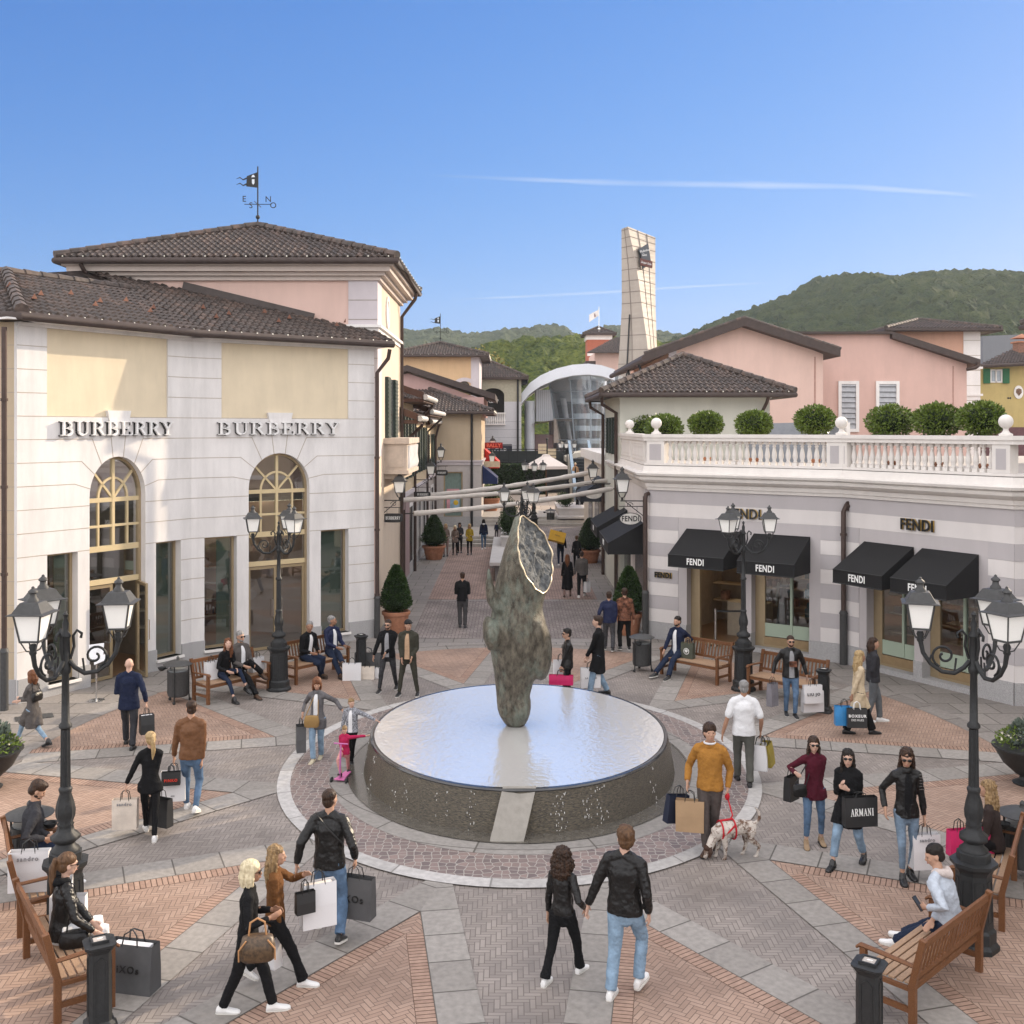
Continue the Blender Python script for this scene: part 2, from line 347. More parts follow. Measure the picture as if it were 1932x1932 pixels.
def tile_mat():
	m = bpy.data.materials.new("clay_roof_tile"); m.use_nodes = True; nt = m.node_tree; L = nt.links; b = nt.nodes["Principled BSDF"]; f = MX(nt)
	tc = N(nt, 'ShaderNodeTexCoord'); sp = N(nt, 'ShaderNodeSeparateXYZ'); L.new(tc.outputs['Object'], sp.inputs[0])
	i = f('FLOOR', f('DIVIDE', sp.outputs[0], .19)); j = f('FLOOR', f('DIVIDE', sp.outputs[1], .33))
	cb = N(nt, 'ShaderNodeCombineXYZ'); L.new(i, cb.inputs[0]); L.new(j, cb.inputs[1])
	wn_ = N(nt, 'ShaderNodeTexWhiteNoise', noise_dimensions='3D'); L.new(cb.outputs[0], wn_.inputs[0])
	cr = N(nt, 'ShaderNodeValToRGB'); e = cr.color_ramp.elements
	e[0].color = (.055, .043, .038, 1); e[1].color = (.125, .082, .064, 1); q = e.new(.55); q.color = (.075, .056, .048, 1); q = e.new(.9); q.color = (.095, .066, .054, 1)
	L.new(wn_.outputs[0], cr.inputs[0])
	nz = N(nt, 'ShaderNodeTexNoise'); nz.inputs['Scale'].default_value = 9; nz.inputs['Detail'].default_value = 6; L.new(tc.outputs['Object'], nz.inputs['Vector'])
	r2 = N(nt, 'ShaderNodeMapRange'); r2.inputs[1].default_value = .3; r2.inputs[2].default_value = .7; r2.inputs[3].default_value = .6; r2.inputs[4].default_value = 1.35; L.new(nz.outputs[0], r2.inputs[0])
	mm = N(nt, 'ShaderNodeMix', data_type='RGBA', blend_type='MULTIPLY'); mm.inputs[0].default_value = 1; L.new(cr.outputs[0], mm.inputs[6]); L.new(r2.outputs[0], mm.inputs[7])
	L.new(mm.outputs[2], b.inputs['Base Color']); b.inputs['Roughness'].default_value = .75
	MATS["clay_roof_tile"] = m; return m
tile = tile_mat()
def inside(poly, x, y):
	c = False; n = len(poly); j = n - 1
	for i in range(n):
		xi, yi = poly[i]; xj, yj = poly[j]
		if (yi > y) != (yj > y) and x < (xj - xi) * (y - yi) / (yj - yi) + xi: c = not c
		j = i
	return c
def tile_plane(pts, parent, fine=6, cw=.19, cl=.33, name="roof_tiles"):
	"pts: planar world polygon, first edge = eave; builds barrel tiles rising away from the eave"
	pts = [V(p) for p in pts]; o = pts[0]; x = (pts[1] - pts[0]).normalized()
	nrm = V((0, 0, 0))
	for i in range(1, len(pts) - 1): nrm += (pts[i] - o).cross(pts[i+1] - o)
	nrm.normalize()
	if nrm.z < 0: nrm = -nrm
	y = nrm.cross(x)
	if (sum(pts, V((0, 0, 0))) / len(pts) - o).dot(y) < 0: x = -x; y = nrm.cross(x)
	P = [((p - o).dot(x), (p - o).dot(y)) for p in pts]
	M = Matrix(((x.x, y.x, nrm.x, o.x), (x.y, y.y, nrm.y, o.y), (x.z, y.z, nrm.z, o.z), (0, 0, 0, 1)))
	x0 = math.floor(min(p[0] for p in P) / cw) * cw; x1 = max(p[0] for p in P); y1 = max(p[1] for p in P)
	mb = MB(); mb.poly([(a, b, -.02) for a, b in P])
	step = cw / fine; nx = int((x1 - x0) / step) + 1; ny = int(y1 / cl) + 1
	for j in range(ny):
		ya, yb = j * cl, (j + 1) * cl + .03
		for i in range(nx):
			xa = x0 + i * step; xb = xa + step
			if not inside(P, (xa + xb) / 2, ya + cl * .5): continue
			def h(t):
				q = ((t / cw) % 1.0); return .062 * max(0, sin(pi * min(1, q / .68))) ** .8 if q < .68 else .012 * (1 - sin(pi * (q - .68) / .32))
			ha, hb = h(xa + 1e-5), h(xb - 1e-5)
			mb.quad((xa, ya, ha + .035), (xb, ya, hb + .035), (xb, yb, hb), (xa, yb, ha))
			mb.quad((xa, ya, ha - .02), (xb, ya, hb - .02), (xb, ya, hb + .035), (xa, ya, ha + .035))
	return part(name, mb, tile, parent, True, 50, M=M)
def ridge(a, b, parent, r=.13, seg=.42, name="ridge_tiles"):
	a, b = V(a), V(b); n = max(1, int((b - a).length / seg)); mb = MB()
	for i in range(n):
		p, q = a.lerp(b, i / n), a.lerp(b, (i + 1.12) / n)
		mb.tube([p, q], [r, r * .8], 8)
	return part(name, mb, tile, parent, True, 40)
def gutter(pts, parent, r=.085, name="gutter", m=None):
	mb = MB(); mb.tube(pts, r, 10)
	for a, b in zip(pts[:-1], pts[1:]):
		a, b = V(a), V(b); k = int((b - a).length / .6)
	return part(name, mb, m or fascia_m, parent, True)
def eave_lamps(pts, parent, step=.55):
	mb = MB()
	for a, b in zip(pts[:-1], pts[1:]):
		a, b = V(a), V(b); k = max(1, int((b - a).length / step))
		for i in range(k): mb.ell(a.lerp(b, (i + .5) / k), (.022,) * 3, 6, 4)
	return part("fairy_light_string", mb, mat("bulb_white", (.85, .82, .7), .3), parent, True)
def hip_roof(x0, x1, y0, y1, z, rise, parent, over=.6, lamps=True, rot=None, ridge_len=0.0, light=False, soffit_col=None):
	"hip roof over the rectangle, rot = (centre, angle)"
	X0, X1, Y0, Y1 = x0 - over, x1 + over, y0 - over, y1 + over
	cx, cy = (x0 + x1) / 2, (y0 + y1) / 2; w2, d2 = (X1 - X0) / 2, (Y1 - Y0) / 2
	if w2 >= d2: r0, r1 = V((cx - max(w2 - d2, ridge_len/2) , cy, z + rise)), V((cx + max(w2 - d2, ridge_len/2), cy, z + rise))
	else: r0, r1 = V((cx, cy - (d2 - w2), z + rise)), V((cx, cy + (d2 - w2), z + rise))
	if ridge_len < 0: r0 = r1 = V((cx, cy, z + rise))
	c = [V((X0, Y0, z)), V((X1, Y0, z)), V((X1, Y1, z)), V((X0, Y1, z))]
	if rot:
		R = Matrix.Translation(rot[0]) @ Matrix.Rotation(rot[1], 4, 'Z') @ Matrix.Translation(-V(rot[0])); c = [R @ p for p in c]; r0, r1 = R @ r0, R @ r1
	wide = w2 >= d2 or ridge_len < 0
	if wide: quads = [[c[0], c[1], r1, r0], [c[1], c[2], r1], [c[2], c[3], r0, r1], [c[3], c[0], r0]]
	else: quads = [[c[0], c[1], r0], [c[1], c[2], r1, r0], [c[2], c[3], r1], [c[3], c[0], r0, r1]]
	for q in quads:
		qq = [q[0]]
		for p in q[1:]:
			if (p - qq[-1]).length > 1e-3: qq.append(p)
		tile_plane(qq, parent)
	for a, b in ((c[0], r0), (c[1], r1 if wide else r0), (c[2], r1), (c[3], r0 if wide else r1)): ridge(a + V((0, 0, .06)), b + V((0, 0, .06)), parent)
	if (r1 - r0).length > .3: ridge(r0 + V((0, 0, .06)), r1 + V((0, 0, .06)), parent)
	dn = V((0, 0, -.08)); g = [p + dn for p in c] + [c[0] + dn]
	gutter(g, parent, .09)
	if lamps: eave_lamps([p + V((0, 0, .03)) + (p - V((cx, cy, z))).normalized()*.06 for p in (c[0], c[1], c[2])], parent)
	sf = MB(); sf.poly([p + V((0, 0, -.1)) for p in c]); part("soffit", sf, fascia_m if soffit_col is None else soffit_col, parent)
	return c, r0, r1
def wall_mb(L_, z0, z1, holes=(), t=.3, s0=0.0, mb=None):
	"wall from s0 to L_ in the local x z plane, thickness inwards (+y); holes (a, b, za, zb, rise)"
	mb = mb or MB(); br = {s0, L_}
	for h in holes:
		a, b, rise = h[0], h[1], (h[4] if len(h) > 4 else 0)
		br |= {a, b}
		if rise:
			for k in range(1, 20): br.add((a + b) / 2 - (b - a) / 2 * cos(pi * k / 20))
	br = sorted(x for x in br if s0 - 1e-6 <= x <= L_ + 1e-6)
	def top(h, x):
		a, b, zb, rise = h[0], h[1], h[3], (h[4] if len(h) > 4 else 0)
		if not rise: return zb
		u = (x - (a + b) / 2) / ((b - a) / 2); return zb - rise + rise * sqrt(max(0, 1 - u * u))
	for xa, xb in zip(br[:-1], br[1:]):
		if xb - xa < 1e-5: continue
		xm = (xa + xb) / 2; hs = sorted([h for h in holes if h[0] < xm < h[1]], key=lambda h: h[2]); lo = (z0, z0)
		segs = []
		for h in hs:
			segs.append((lo, (h[2], h[2]))); lo = (top(h, xa), top(h, xb))
		segs.append((lo, (z1, z1)))
		for (la, lb), (ta, tb) in segs:
			if max(ta - la, tb - lb) < 1e-4: continue
			p = [(xa, 0, la), (xb, 0, lb), (xb, t, lb), (xa, t, la), (xa, 0, ta), (xb, 0, tb), (xb, t, tb), (xa, t, ta)]
			mb.add(p, [(3, 2, 1, 0), (4, 5, 6, 7), (0, 1, 5, 4), (2, 3, 7, 6)] + ([(0, 4, 7, 3)] if True else []) + [(1, 2, 6, 5)])
	return mb
def stroke(mb, pts, w_, y=-.003, t=.006, M=None):
	"thin flat line on a wall, pts in (s, z)"
	for (a, b), (c, d) in zip(pts[:-1], pts[1:]):
		dx, dz = c - a, d - b; l = math.hypot(dx, dz)
		if l < 1e-6: continue
		nx, nz = -dz / l * w_ / 2, dx / l * w_ / 2
		q = [(a + nx, y, b + nz), (c + nx, y, d + nz), (c - nx, y, d - nz), (a - nx, y, b - nz)]
		q2 = [(p[0], y + t, p[2]) for p in q]
		mb.add([(M @ V(p) if M else p) for p in q + q2], [(0, 1, 2, 3), (7, 6, 5, 4), (0, 4, 5, 1), (1, 5, 6, 2), (2, 6, 7, 3), (3, 7, 4, 0)])
	return mb
def arc(cx, cz, rx, rz, a0, a1, n=8): return [(cx + rx*cos(radians(a0 + (a1-a0)*i/n)), cz + rz*sin(radians(a0 + (a1-a0)*i/n))) for i in range(n+1)]
SER = {  # unit-height slab-serif capitals: (width, thick strokes, thin strokes)
 'B': (.80, [[(.2, 0), (.2, 1)], arc(.42, .73, .22, .23, 80, -80), arc(.42, .26, .27, .25, 85, -85)], [[(.02, 1), (.45, 1)], [(.02, 0), (.45, 0)], [(.2, .51), (.45, .51)]]),
 'U': (.86, [[(.2, 1), (.2, .3)], arc(.44, .28, .24, .26, 180, 270, 5)], [[(.02, 1), (.38, 1)], [(.56, 1), (.86, 1)], [(.71, 1), (.71, .3)], arc(.44, .28, .27, .26, 270, 360, 5)]),
 'R': (.86, [[(.2, 0), (.2, 1)], arc(.42, .75, .24, .23, 80, -80), [(.45, .5), (.74, .03)]], [[(.02, 1), (.42, 1)], [(.02, 0), (.38, 0)], [(.2, .51), (.45, .51)], [(.66, 0), (.88, 0)]]),
 'E': (.78, [[(.2, 0), (.2, 1)]], [[(.02, 1), (.70, 1)], [(.02, 0), (.74, 0)], [(.2, .51), (.5, .51)], [(.70, 1), (.70, .76)], [(.74, 0), (.74, .27)], [(.5, .38), (.5, .64)]]),
 'Y': (.84, [[(.14, 1), (.42, .45)], [(.42, .47), (.42, 0)]], [[(.0, 1), (.30, 1)], [(.56, 1), (.84, 1)], [(.72, 1), (.44, .45)], [(.24, 0), (.60, 0)]]),
 'A': (.84, [[(.42, 1), (.72, 0)]], [[(.42, 1), (.14, 0)], [(.0, 0), (.28, 0)], [(.56, 0), (.88, 0)], [(.24, .34), (.60, .34)]]),
 'M': (1.04, [[(.22, 1), (.52, .1)], [(.86, 1), (.86, 0)]], [[(.04, 1), (.24, 1)], [(.16, 1), (.16, 0)], [(.02, 0), (.32, 0)], [(.52, .1), (.84, 1)], [(.7, 0), (1.02, 0)], [(.84, 1), (1.0, 1)]]),
 'N': (.90, [[(.18, 1), (.72, .02)]], [[(.02, 1), (.2, 1)], [(.17, 1), (.17, 0)], [(.02, 0), (.32, 0)], [(.72, 1), (.72, 0)], [(.56, 1), (.88, 1)]]),
 'I': (.44, [[(.22, 1), (.22, 0)]], [[(.04, 1), (.4, 1)], [(.04, 0), (.4, 0)]]),
}
def serif_mb(text, h, width, depth=.04, thick=.17, thin=.065, gap=.12):
	"in the x z plane, front at y = -depth"
	mb = MB(); tot = sum(SER[c][0] + gap for c in text) - gap; k = width / tot; x = 0
	for c in text:
		w_, a, b = SER[c]
		for pts, tk in [(p, thick) for p in a] + [(p, thin) for p in b]:
			P = [((x + px) * k, pz * h) for px, pz in pts]
			stroke(mb, P, tk * min(h, k), y=-depth, t=depth)
		x += w_ + gap
	return mb
_txt = {}
def text_mesh(text, size, depth=.01, bold=.0, space=1.0, align='CENTER'):
	"upright sans text as a mesh, in the x z plane facing -y"
	key = (text, size, depth, bold, space, align)
	if key in _txt: return _txt[key]
	c = bpy.data.curves.new("lettering", 'FONT'); c.body = text; c.size = size; c.extrude = depth; c.offset = bold; c.align_x = align; c.align_y = 'CENTER'
	c.space_character = space; c.resolution_u = 3
	o = bpy.data.objects.new("lettering", c); COL.objects.link(o); dg = bpy.context.evaluated_depsgraph_get()
	me = bpy.data.meshes.new_from_object(o.evaluated_get(dg)); bpy.data.objects.remove(o); bpy.data.curves.remove(c)
	me.transform(Matrix.Rotation(pi/2, 4, 'X')); me.name = "lettering"; _txt[key] = me; return me
def text(txt, size, m, parent, M, depth=.01, bold=0.0, space=1.0, sx=1.0, name="lettering"):
	me = text_mesh(txt, size, depth, bold, space).copy(); me.materials.clear(); me.materials.append(m)
	if sx != 1: me.transform(Matrix.Scale(sx, 4, (1, 0, 0)))
	return part(name, me, m, parent, M=M)
T = Matrix.Translation
# ================================================================= GROUND
RC = V((0.12, 18.39, 0)); KY = 1.247
def CS(r, a, z=0.0, da=0):
	"polar about the fountain in the stretched plan; a in degrees from the camera side, clockwise to +x"
	return V((RC.x + r * sin(radians(a)), RC.y - KY * r * cos(radians(a)), z))
def cs2(x, y, z=0.0): return V((RC.x + x, RC.y + KY * y, z))
grey_bricks = herring("grey_herringbone_pavers", .06, 3, [(.205, .178, .162), (.265, .232, .21), (.235, .205, .185)], (.13, .11, .097), jw=.07, rough=.75, wet=.25)
red_bricks = herring("red_herringbone_pavers", .06, 3, [(.28, .19, .145), (.35, .245, .19), (.315, .215, .165)], (.155, .108, .082), jw=.07, rough=.8, wet=.15)
street_red = herring("street_red_pavers", .1, 2, [(.27, .19, .16), (.34, .245, .21)], (.10, .07, .06), jw=.07)
street_grey = herring("street_grey_pavers", .1, 2, [(.19, .165, .155), (.255, .22, .21)], (.075, .06, .055), jw=.07)
slab_pav = slabs("grey_stone_paving", [(.21, .19, .175), (.27, .245, .225)], (.08, .07, .06), .8, .8, .012, rough=.6)
band_m = slabs("pale_stone_band", [(.235, .215, .195), (.33, .305, .28)], (.09, .08, .07), .62, 5.0, .010, rough=.7, off=0)
sold_m = slabs("brick_edging_course", [(.28, .18, .135), (.37, .25, .19)], (.08, .045, .03), .068, 1.0, .006, off=0)
ring_w = slabs("white_granite_ring", [(.36, .345, .33), (.45, .43, .415)], (.2, .19, .18), 1.1, 10, .010, polar=4.0, off=0)
ring_s = slabs("grey_stone_ring", [(.22, .205, .19), (.28, .26, .24)], (.09, .08, .07), 1.3, .55, .010, polar=3.0, off=0)
def cobble_mat():
	m = bpy.data.materials.new("porphyry_cobbles"); m.use_nodes = True; nt = m.node_tree; L = nt.links; b = nt.nodes["Principled BSDF"]
	tc = N(nt, 'ShaderNodeTexCoord'); vo = N(nt, 'ShaderNodeTexVoronoi', feature='DISTANCE_TO_EDGE'); vo.inputs['Scale'].default_value = 8.5; vo.inputs['Randomness'].default_value = .55
	vc = N(nt, 'ShaderNodeTexVoronoi', feature='F1'); vc.inputs['Scale'].default_value = 8.5; vc.inputs['Randomness'].default_value = .55
	L.new(tc.outputs['Object'], vo.inputs['Vector']); L.new(tc.outputs['Object'], vc.inputs['Vector'])
	sp = N(nt, 'ShaderNodeSeparateColor'); L.new(vc.outputs['Color'], sp.inputs[0])
	cr = N(nt, 'ShaderNodeMix', data_type='RGBA'); L.new(sp.outputs[0], cr.inputs[0]); cr.inputs[6].default_value = (.13, .10, .095, 1); cr.inputs[7].default_value = (.24, .175, .155, 1)
	r = N(nt, 'ShaderNodeMapRange'); r.inputs[1].default_value = .03; r.inputs[2].default_value = .075; L.new(vo.outputs['Distance'], r.inputs[0])
	mx = N(nt, 'ShaderNodeMix', data_type='RGBA'); L.new(r.outputs[0], mx.inputs[0]); mx.inputs[6].default_value = (.34, .31, .28, 1); L.new(cr.outputs[2], mx.inputs[7]); L.new(mx.outputs[2], b.inputs['Base Color'])
	b.inputs['Roughness'].default_value = .55; bp = N(nt, 'ShaderNodeBump'); bp.inputs['Strength'].default_value = .5; bp.inputs['Distance'].default_value = .01
	L.new(r.outputs[0], bp.inputs['Height']); L.new(bp.outputs[0], b.inputs['Normal']); return m
cobbles = cobble_mat()
g = MB(); g.quad((-1500, -60, 0), (1500, -60, 0), (1500, 3000, 0), (-1500, 3000, 0)); struct("ground", g, slab_pav)
RW = 8.75
def plaza_r(a):
	a = abs(((a + 180) % 360) - 180); return 8.75 if a < 120 else 8.75 - .95 * min(1, (a - 120) / 40)
g = MB(); g.poly([CS(plaza_r(a), a, .004) - RC for a in range(0, 360, 5)]); struct("plaza_paving", g, grey_bricks, M=T(RC))
g = MB(); g.loft([[CS(plaza_r(a) + .02, a, .006) - RC for a in range(0, 360, 5)], [CS(plaza_r(a) + .42, a, .006) - RC for a in range(0, 360, 5)]], cap=False)
struct("stone_kerb_ring", g, slabs("outer_ring_stone", [(.20, .18, .165), (.28, .255, .235)], (.08, .07, .06), .9, 10, .012, polar=8.7, off=0), M=T(RC))
for k in range(12):
	a = 15 + 30 * k; ax = radians(a); ap = V((4.72 * sin(ax), -4.72 * cos(ax), 0)); zz = .012 + .004 * (k % 2)
	ends = []
	for sgn in (-1, 1):
		d_ = V((sin(ax + sgn * radians(26)), -cos(ax + sgn * radians(26)), 0)); t = 0
		while (ap + d_ * t).length < plaza_r(a) and t < 8: t += .02
		ends.append((d_, t))
	M = T(RC) @ Matrix.Rotation(-ax if False else atan2(KY * -cos(ax), sin(ax)) - pi/2 + pi/4, 4, 'Z'); Mi = M.inverted()
	A = [cs2(*(ap + ends[0][0] * ends[0][1]).xy, .008)]
	a0 = math.degrees(atan2(A[0].x - RC.x, -(A[0].y - RC.y) / KY)); e1 = ap + ends[1][0] * ends[1][1]; a1 = math.degrees(atan2(e1.x, -e1.y))
	if a1 < a0: a1 += 360
	rim = [CS(min(plaza_r(a), plaza_r(a0 + (a1 - a0) * i / 8)), a0 + (a1 - a0) * i / 8, .008) for i in range(9)]
	g = MB(); g.poly([Mi @ p for p in [cs2(ap.x, ap.y, .008)] + rim]); struct("red_brick_field", g, red_bricks, M=M)
	for (d_, t), sgn in zip(ends, (-1, 1)):
		nrm = V((d_.y, -d_.x, 0)) * (1 if sgn < 0 else -1)          # towards outside of the wedge
		if nrm.dot(V((sin(ax), -cos(ax), 0))) > 0: nrm = -nrm
		for nm, o0, o1, st, mt, z_ in (("stone_band", 0, .46, -1.03, band_m, zz), ("brick_edging", -.2, 0, .0, sold_m, .0105)):
			p = [ap + d_ * (st if (o1 > 0 and q) else (-.0 if o1 > 0 else .42)) + nrm * (o1 if q else o0) for q in (0, 1)]
			if o1 > 0: p = [ap, ap + nrm * .46 + d_ * (-.46 / math.tan(radians(26)))]; p[1] = ap - V((sin(ax), -cos(ax), 0)) * (.46 / sin(radians(26)))
			e = [ap + d_ * t + nrm * (o1 if q else o0) for q in (0, 1)]
			W = [cs2(x.x, x.y, z_) for x in (p[0], e[0], e[1], p[1])]
			M2, _ = frame(W[0], W[1]); Mi2 = M2.inverted(); g = MB(); g.poly([Mi2 @ q for q in W]); struct(nm, g, mt, M=M2)
def ring(name, r0, r1, z, m):
	g = MB(); g.loft([[CS(r, a, z) - RC for a in range(0, 360, 4)] for r in (r0, r1)], cap=False); return struct(name, g, m, M=T(RC))
ring("white_granite_ring", 3.84, 4.05, .024, ring_w); ring("cobbled_ring", 3.22, 3.84, .021, cobbles); ring("stone_walk_ring", 2.7, 3.22, .024, ring_s)
g = MB(); g.quad((-2.85, 36, .006), (2.9, 36, .006), (2.9, 52, .006), (-2.95, 52, .006)); struct("street_red_paving", g, street_red)
g = MB(); g.quad((-2.8, 29.3, .006), (2.85, 29.3, .006), (2.9, 35.7, .006), (-2.85, 35.7, .006)); struct("street_grey_paving", g, street_grey)
def drain(x, y, w_, d_, rz=0):
	g = MB(); g.cbox((0, 0, .004), (w_, d_, .006))
	for i in range(int(w_ / .06)): g.cbox((-w_/2 + .03 + i*.06, 0, .008), (.02, d_, .004))
	o = part("drain_grate", g, iron_g, None, M=T((x, y, .004)) @ Matrix.Rotation(rz, 4, 'Z')); return o
dg_ = drain(-9.6, 21.3, .7, .35, .5); props(dg_, "iron drain grate at the foot of the left pipe", "drain")
dg_ = drain(6.7, 25.3, .9, .4, -.6); props(dg_, "dark floor grate by the corner pipe of the striped shop", "drain")
steps_m = mat("pale_step_stone", (.40, .37, .34), .8, var=.15, scale=5, dirt=.15)
risers = mat("dark_step_riser", (.20, .19, .18), .85, var=.1)
g = MB()
for i in range(3): g.box(-4.2, -.9, 52 + i * .38, 58.2, .15 * i, .15 * (i + 1))
struct("lower_steps", g, steps_m)
g = MB(); g.add([(-.9, 44, .003), (4.1, 44, .003), (4.1, 53, .45), (-.9, 53, .45), (-.9, 58.2, .45), (4.1, 58.2, .45)], [(0, 1, 2, 3), (3, 2, 5, 4)]); struct("street_ramp", g, street_grey)
g = MB()
for i in range(3): g.box(-1.75, 4.3, 58.2 + i * .38, 64, .45 + .15 * i - .15, .45 + .15 * (i + 1))
struct("upper_steps", g, steps_m)
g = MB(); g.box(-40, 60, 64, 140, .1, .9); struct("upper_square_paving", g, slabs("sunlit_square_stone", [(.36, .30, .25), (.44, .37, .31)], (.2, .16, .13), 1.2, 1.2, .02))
# ================================================================= FOUNTAIN
wet_wall = mat("wet_dark_stone_wall", (.010, .009, .007), .3, var=.8, scale=20, stretch=(1, 1, 4), bump=1.0, bscale=40, col2=(.16, .13, .085), spec=.7)
rim_m = mat("black_polished_rim", (.03, .03, .032), .15, var=.2, coat=.5)
F = root("fountain", "round dark stone fountain with water running over its rim in the middle of the square", "fountain", (RC.x, RC.y, 0))
def ering(r, z, n=96): return [V((r * cos(2*pi*i/n), KY * r * sin(2*pi*i/n), z)) for i in range(n)]
g = MB(); g.loft([ering(2.66, 0), ering(2.65, .05), ering(2.58, .45), ering(2.545, .585)], cap=False); part("basin_wall", g, wet_wall, F, True)
g = MB(); g.loft([ering(2.545, .58), ering(2.55, .60), ering(2.535, .622), ering(2.50, .628), ering(2.46, .618)], cap=False); part("rim", g, rim_m, F, True)
wm = bpy.data.materials.new("rippled_water"); wm.use_nodes = True; nt = wm.node_tree; b = nt.nodes["Principled BSDF"]
nt.nodes.remove(b); o_ = nt.nodes['Material Output']; wsh = N(nt, 'ShaderNodeMixShader'); wsh.inputs[0].default_value = .34; ga, gb = N(nt, 'ShaderNodeBsdfGlossy'), N(nt, 'ShaderNodeBsdfDiffuse')
ga.inputs[0].default_value = (.95, .95, .94, 1); ga.inputs['Roughness'].default_value = .03; gb.inputs[0].default_value = (.86, .84, .82, 1)  # white diffuse share stands in for bright sky mirrored in the water
nt.links.new(ga.outputs[0], wsh.inputs[1]); nt.links.new(gb.outputs[0], wsh.inputs[2]); nt.links.new(wsh.outputs[0], o_.inputs[0])
tc = N(nt, 'ShaderNodeTexCoord'); n1 = N(nt, 'ShaderNodeTexNoise'); n1.inputs['Scale'].default_value = 11; n1.inputs['Detail'].default_value = 3
n2 = N(nt, 'ShaderNodeTexWave', wave_type='RINGS', rings_direction='Z'); n2.inputs['Scale'].default_value = 3.2; n2.inputs['Distortion'].default_value = 2.5
nt.links.new(tc.outputs['Object'], n1.inputs['Vector']); nt.links.new(tc.outputs['Object'], n2.inputs['Vector'])
ad = N(nt, 'ShaderNodeMath', operation='MULTIPLY_ADD'); ad.inputs[1].default_value = .05; nt.links.new(n2.outputs[1], ad.inputs[0]); nt.links.new(n1.outputs[0], ad.inputs[2])
bp = N(nt, 'ShaderNodeBump'); bp.inputs['Strength'].default_value = .34; bp.inputs['Distance'].default_value = .03; nt.links.new(ad.outputs[0], bp.inputs['Height']); nt.links.new(bp.outputs[0], ga.inputs['Normal'])
g = MB(); g.poly(ering(2.475, .622)); part("water_surface", g, wm, F)
g = MB(); g.loft([ering(2.64, .03), ering(2.90, .03), ering(2.90, .036), ering(2.93, .036)], cap=False); part("wet_gutter", g, mat("wet_gutter_stone", (.10, .09, .075), .2, var=.3, scale=12, coat=.4), F, True)
g = MB()
a_, b_ = G(949, 1486, .63), G(1012, 1486, .63); c_, d_ = G(988, 1592, 0), G(924, 1592, 0); O = V((RC.x, RC.y, 0))
q = [p - O for p in (a_, b_, c_, d_)]; up = V((0, 0, .02)); bk = V((0, .35, 0))
g.add([q[3] + V((0, 0, .03)), q[2] + V((0, 0, .03)), q[1] + up, q[0] + up, q[3] + bk, q[2] + bk, q[1] + bk + V((0, .1, -.3)), q[0] + bk + V((0, .1, -.3)), q[3] + V((0, 0, -.02)), q[2] + V((0, 0, -.02))],
	  [(0, 1, 2, 3), (0, 3, 7, 4), (1, 5, 6, 2), (3, 2, 6, 7), (8, 9, 1, 0), (4, 7, 6, 5)])
part("stone_ramp", g, mat("dry_ramp_stone", (.30, .28, .25), .8, var=.12, scale=8, dirt=.15), F)
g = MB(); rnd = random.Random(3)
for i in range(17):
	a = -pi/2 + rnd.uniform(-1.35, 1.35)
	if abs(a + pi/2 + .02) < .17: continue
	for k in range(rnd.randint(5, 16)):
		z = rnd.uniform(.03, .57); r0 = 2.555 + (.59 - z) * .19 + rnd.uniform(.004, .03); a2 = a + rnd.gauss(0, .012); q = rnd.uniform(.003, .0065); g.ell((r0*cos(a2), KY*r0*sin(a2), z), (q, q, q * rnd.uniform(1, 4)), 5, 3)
props(part("water_sparkles", g, mat("sparkle_white", (.8, .8, .78), .2, var=.1), F), kind="stuff")  # white beads stand in for glints on the running water
def clay(name, mb, m, parent, voxel, smooth=4, disp=0.0, dscale=.1, disp2=0.0, dscale2=.02, direction=None, fac=.6):
	o = part(name, mb, m, parent, True, None)
	r = o.modifiers.new("r", 'REMESH'); r.mode = 'VOXEL'; r.voxel_size = voxel; r.use_smooth_shade = True
	if smooth: s_ = o.modifiers.new("s", 'SMOOTH'); s_.iterations = smooth; s_.factor = fac
	for d_, ds in ((disp, dscale), (disp2, dscale2)):
		if d_:
			tn = "tex%.3f" % ds; tx = bpy.data.textures.get(tn) or bpy.data.textures.new(tn, 'CLOUDS'); tx.noise_scale = ds; tx.noise_depth = 2
			dm = o.modifiers.new("d", 'DISPLACE'); dm.texture = tx; dm.strength = d_; dm.mid_level = .5; dm.texture_coords = 'LOCAL'
	return o
def bronze_mat():
	m = mat("weathered_bronze", (.055, .045, .034), .5, metal=.15, var=.5, scale=9, bump=1, bscale=60, col2=(.18, .158, .12), stretch=(1.5, 1.5, .7))
	nt = m.node_tree; b = nt.nodes["Principled BSDF"]; old = b.inputs['Base Color'].links[0].from_socket
	tc = nt.nodes.get('Texture Coordinate'); mp = N(nt, 'ShaderNodeMapping'); mp.inputs[3].default_value = (1, 1, .45); nt.links.new(tc.outputs['Object'], mp.inputs[0])
	nz = N(nt, 'ShaderNodeTexNoise'); nz.inputs['Scale'].default_value = 2.2; nz.inputs['Detail'].default_value = 9; nz.inputs['Roughness'].default_value = .75; nt.links.new(mp.outputs[0], nz.inputs['Vector'])
	r = N(nt, 'ShaderNodeMapRange'); r.inputs[1].default_value = .48; r.inputs[2].default_value = .68; nt.links.new(nz.outputs[0], r.inputs[0])
	mx = N(nt, 'ShaderNodeMix', data_type='RGBA'); nt.links.new(r.outputs[0], mx.inputs[0]); nt.links.new(old, mx.inputs[6]); mx.inputs[7].default_value = (.20, .24, .20, 1); nt.links.new(mx.outputs[2], b.inputs['Base Color']); return m
HS = 18.4 / FOC
def hz(v): return EYE - (v - HOR) * HS - .62      # height above the water of a point of the sculpture
def hx(u): return (u - 970) * HS
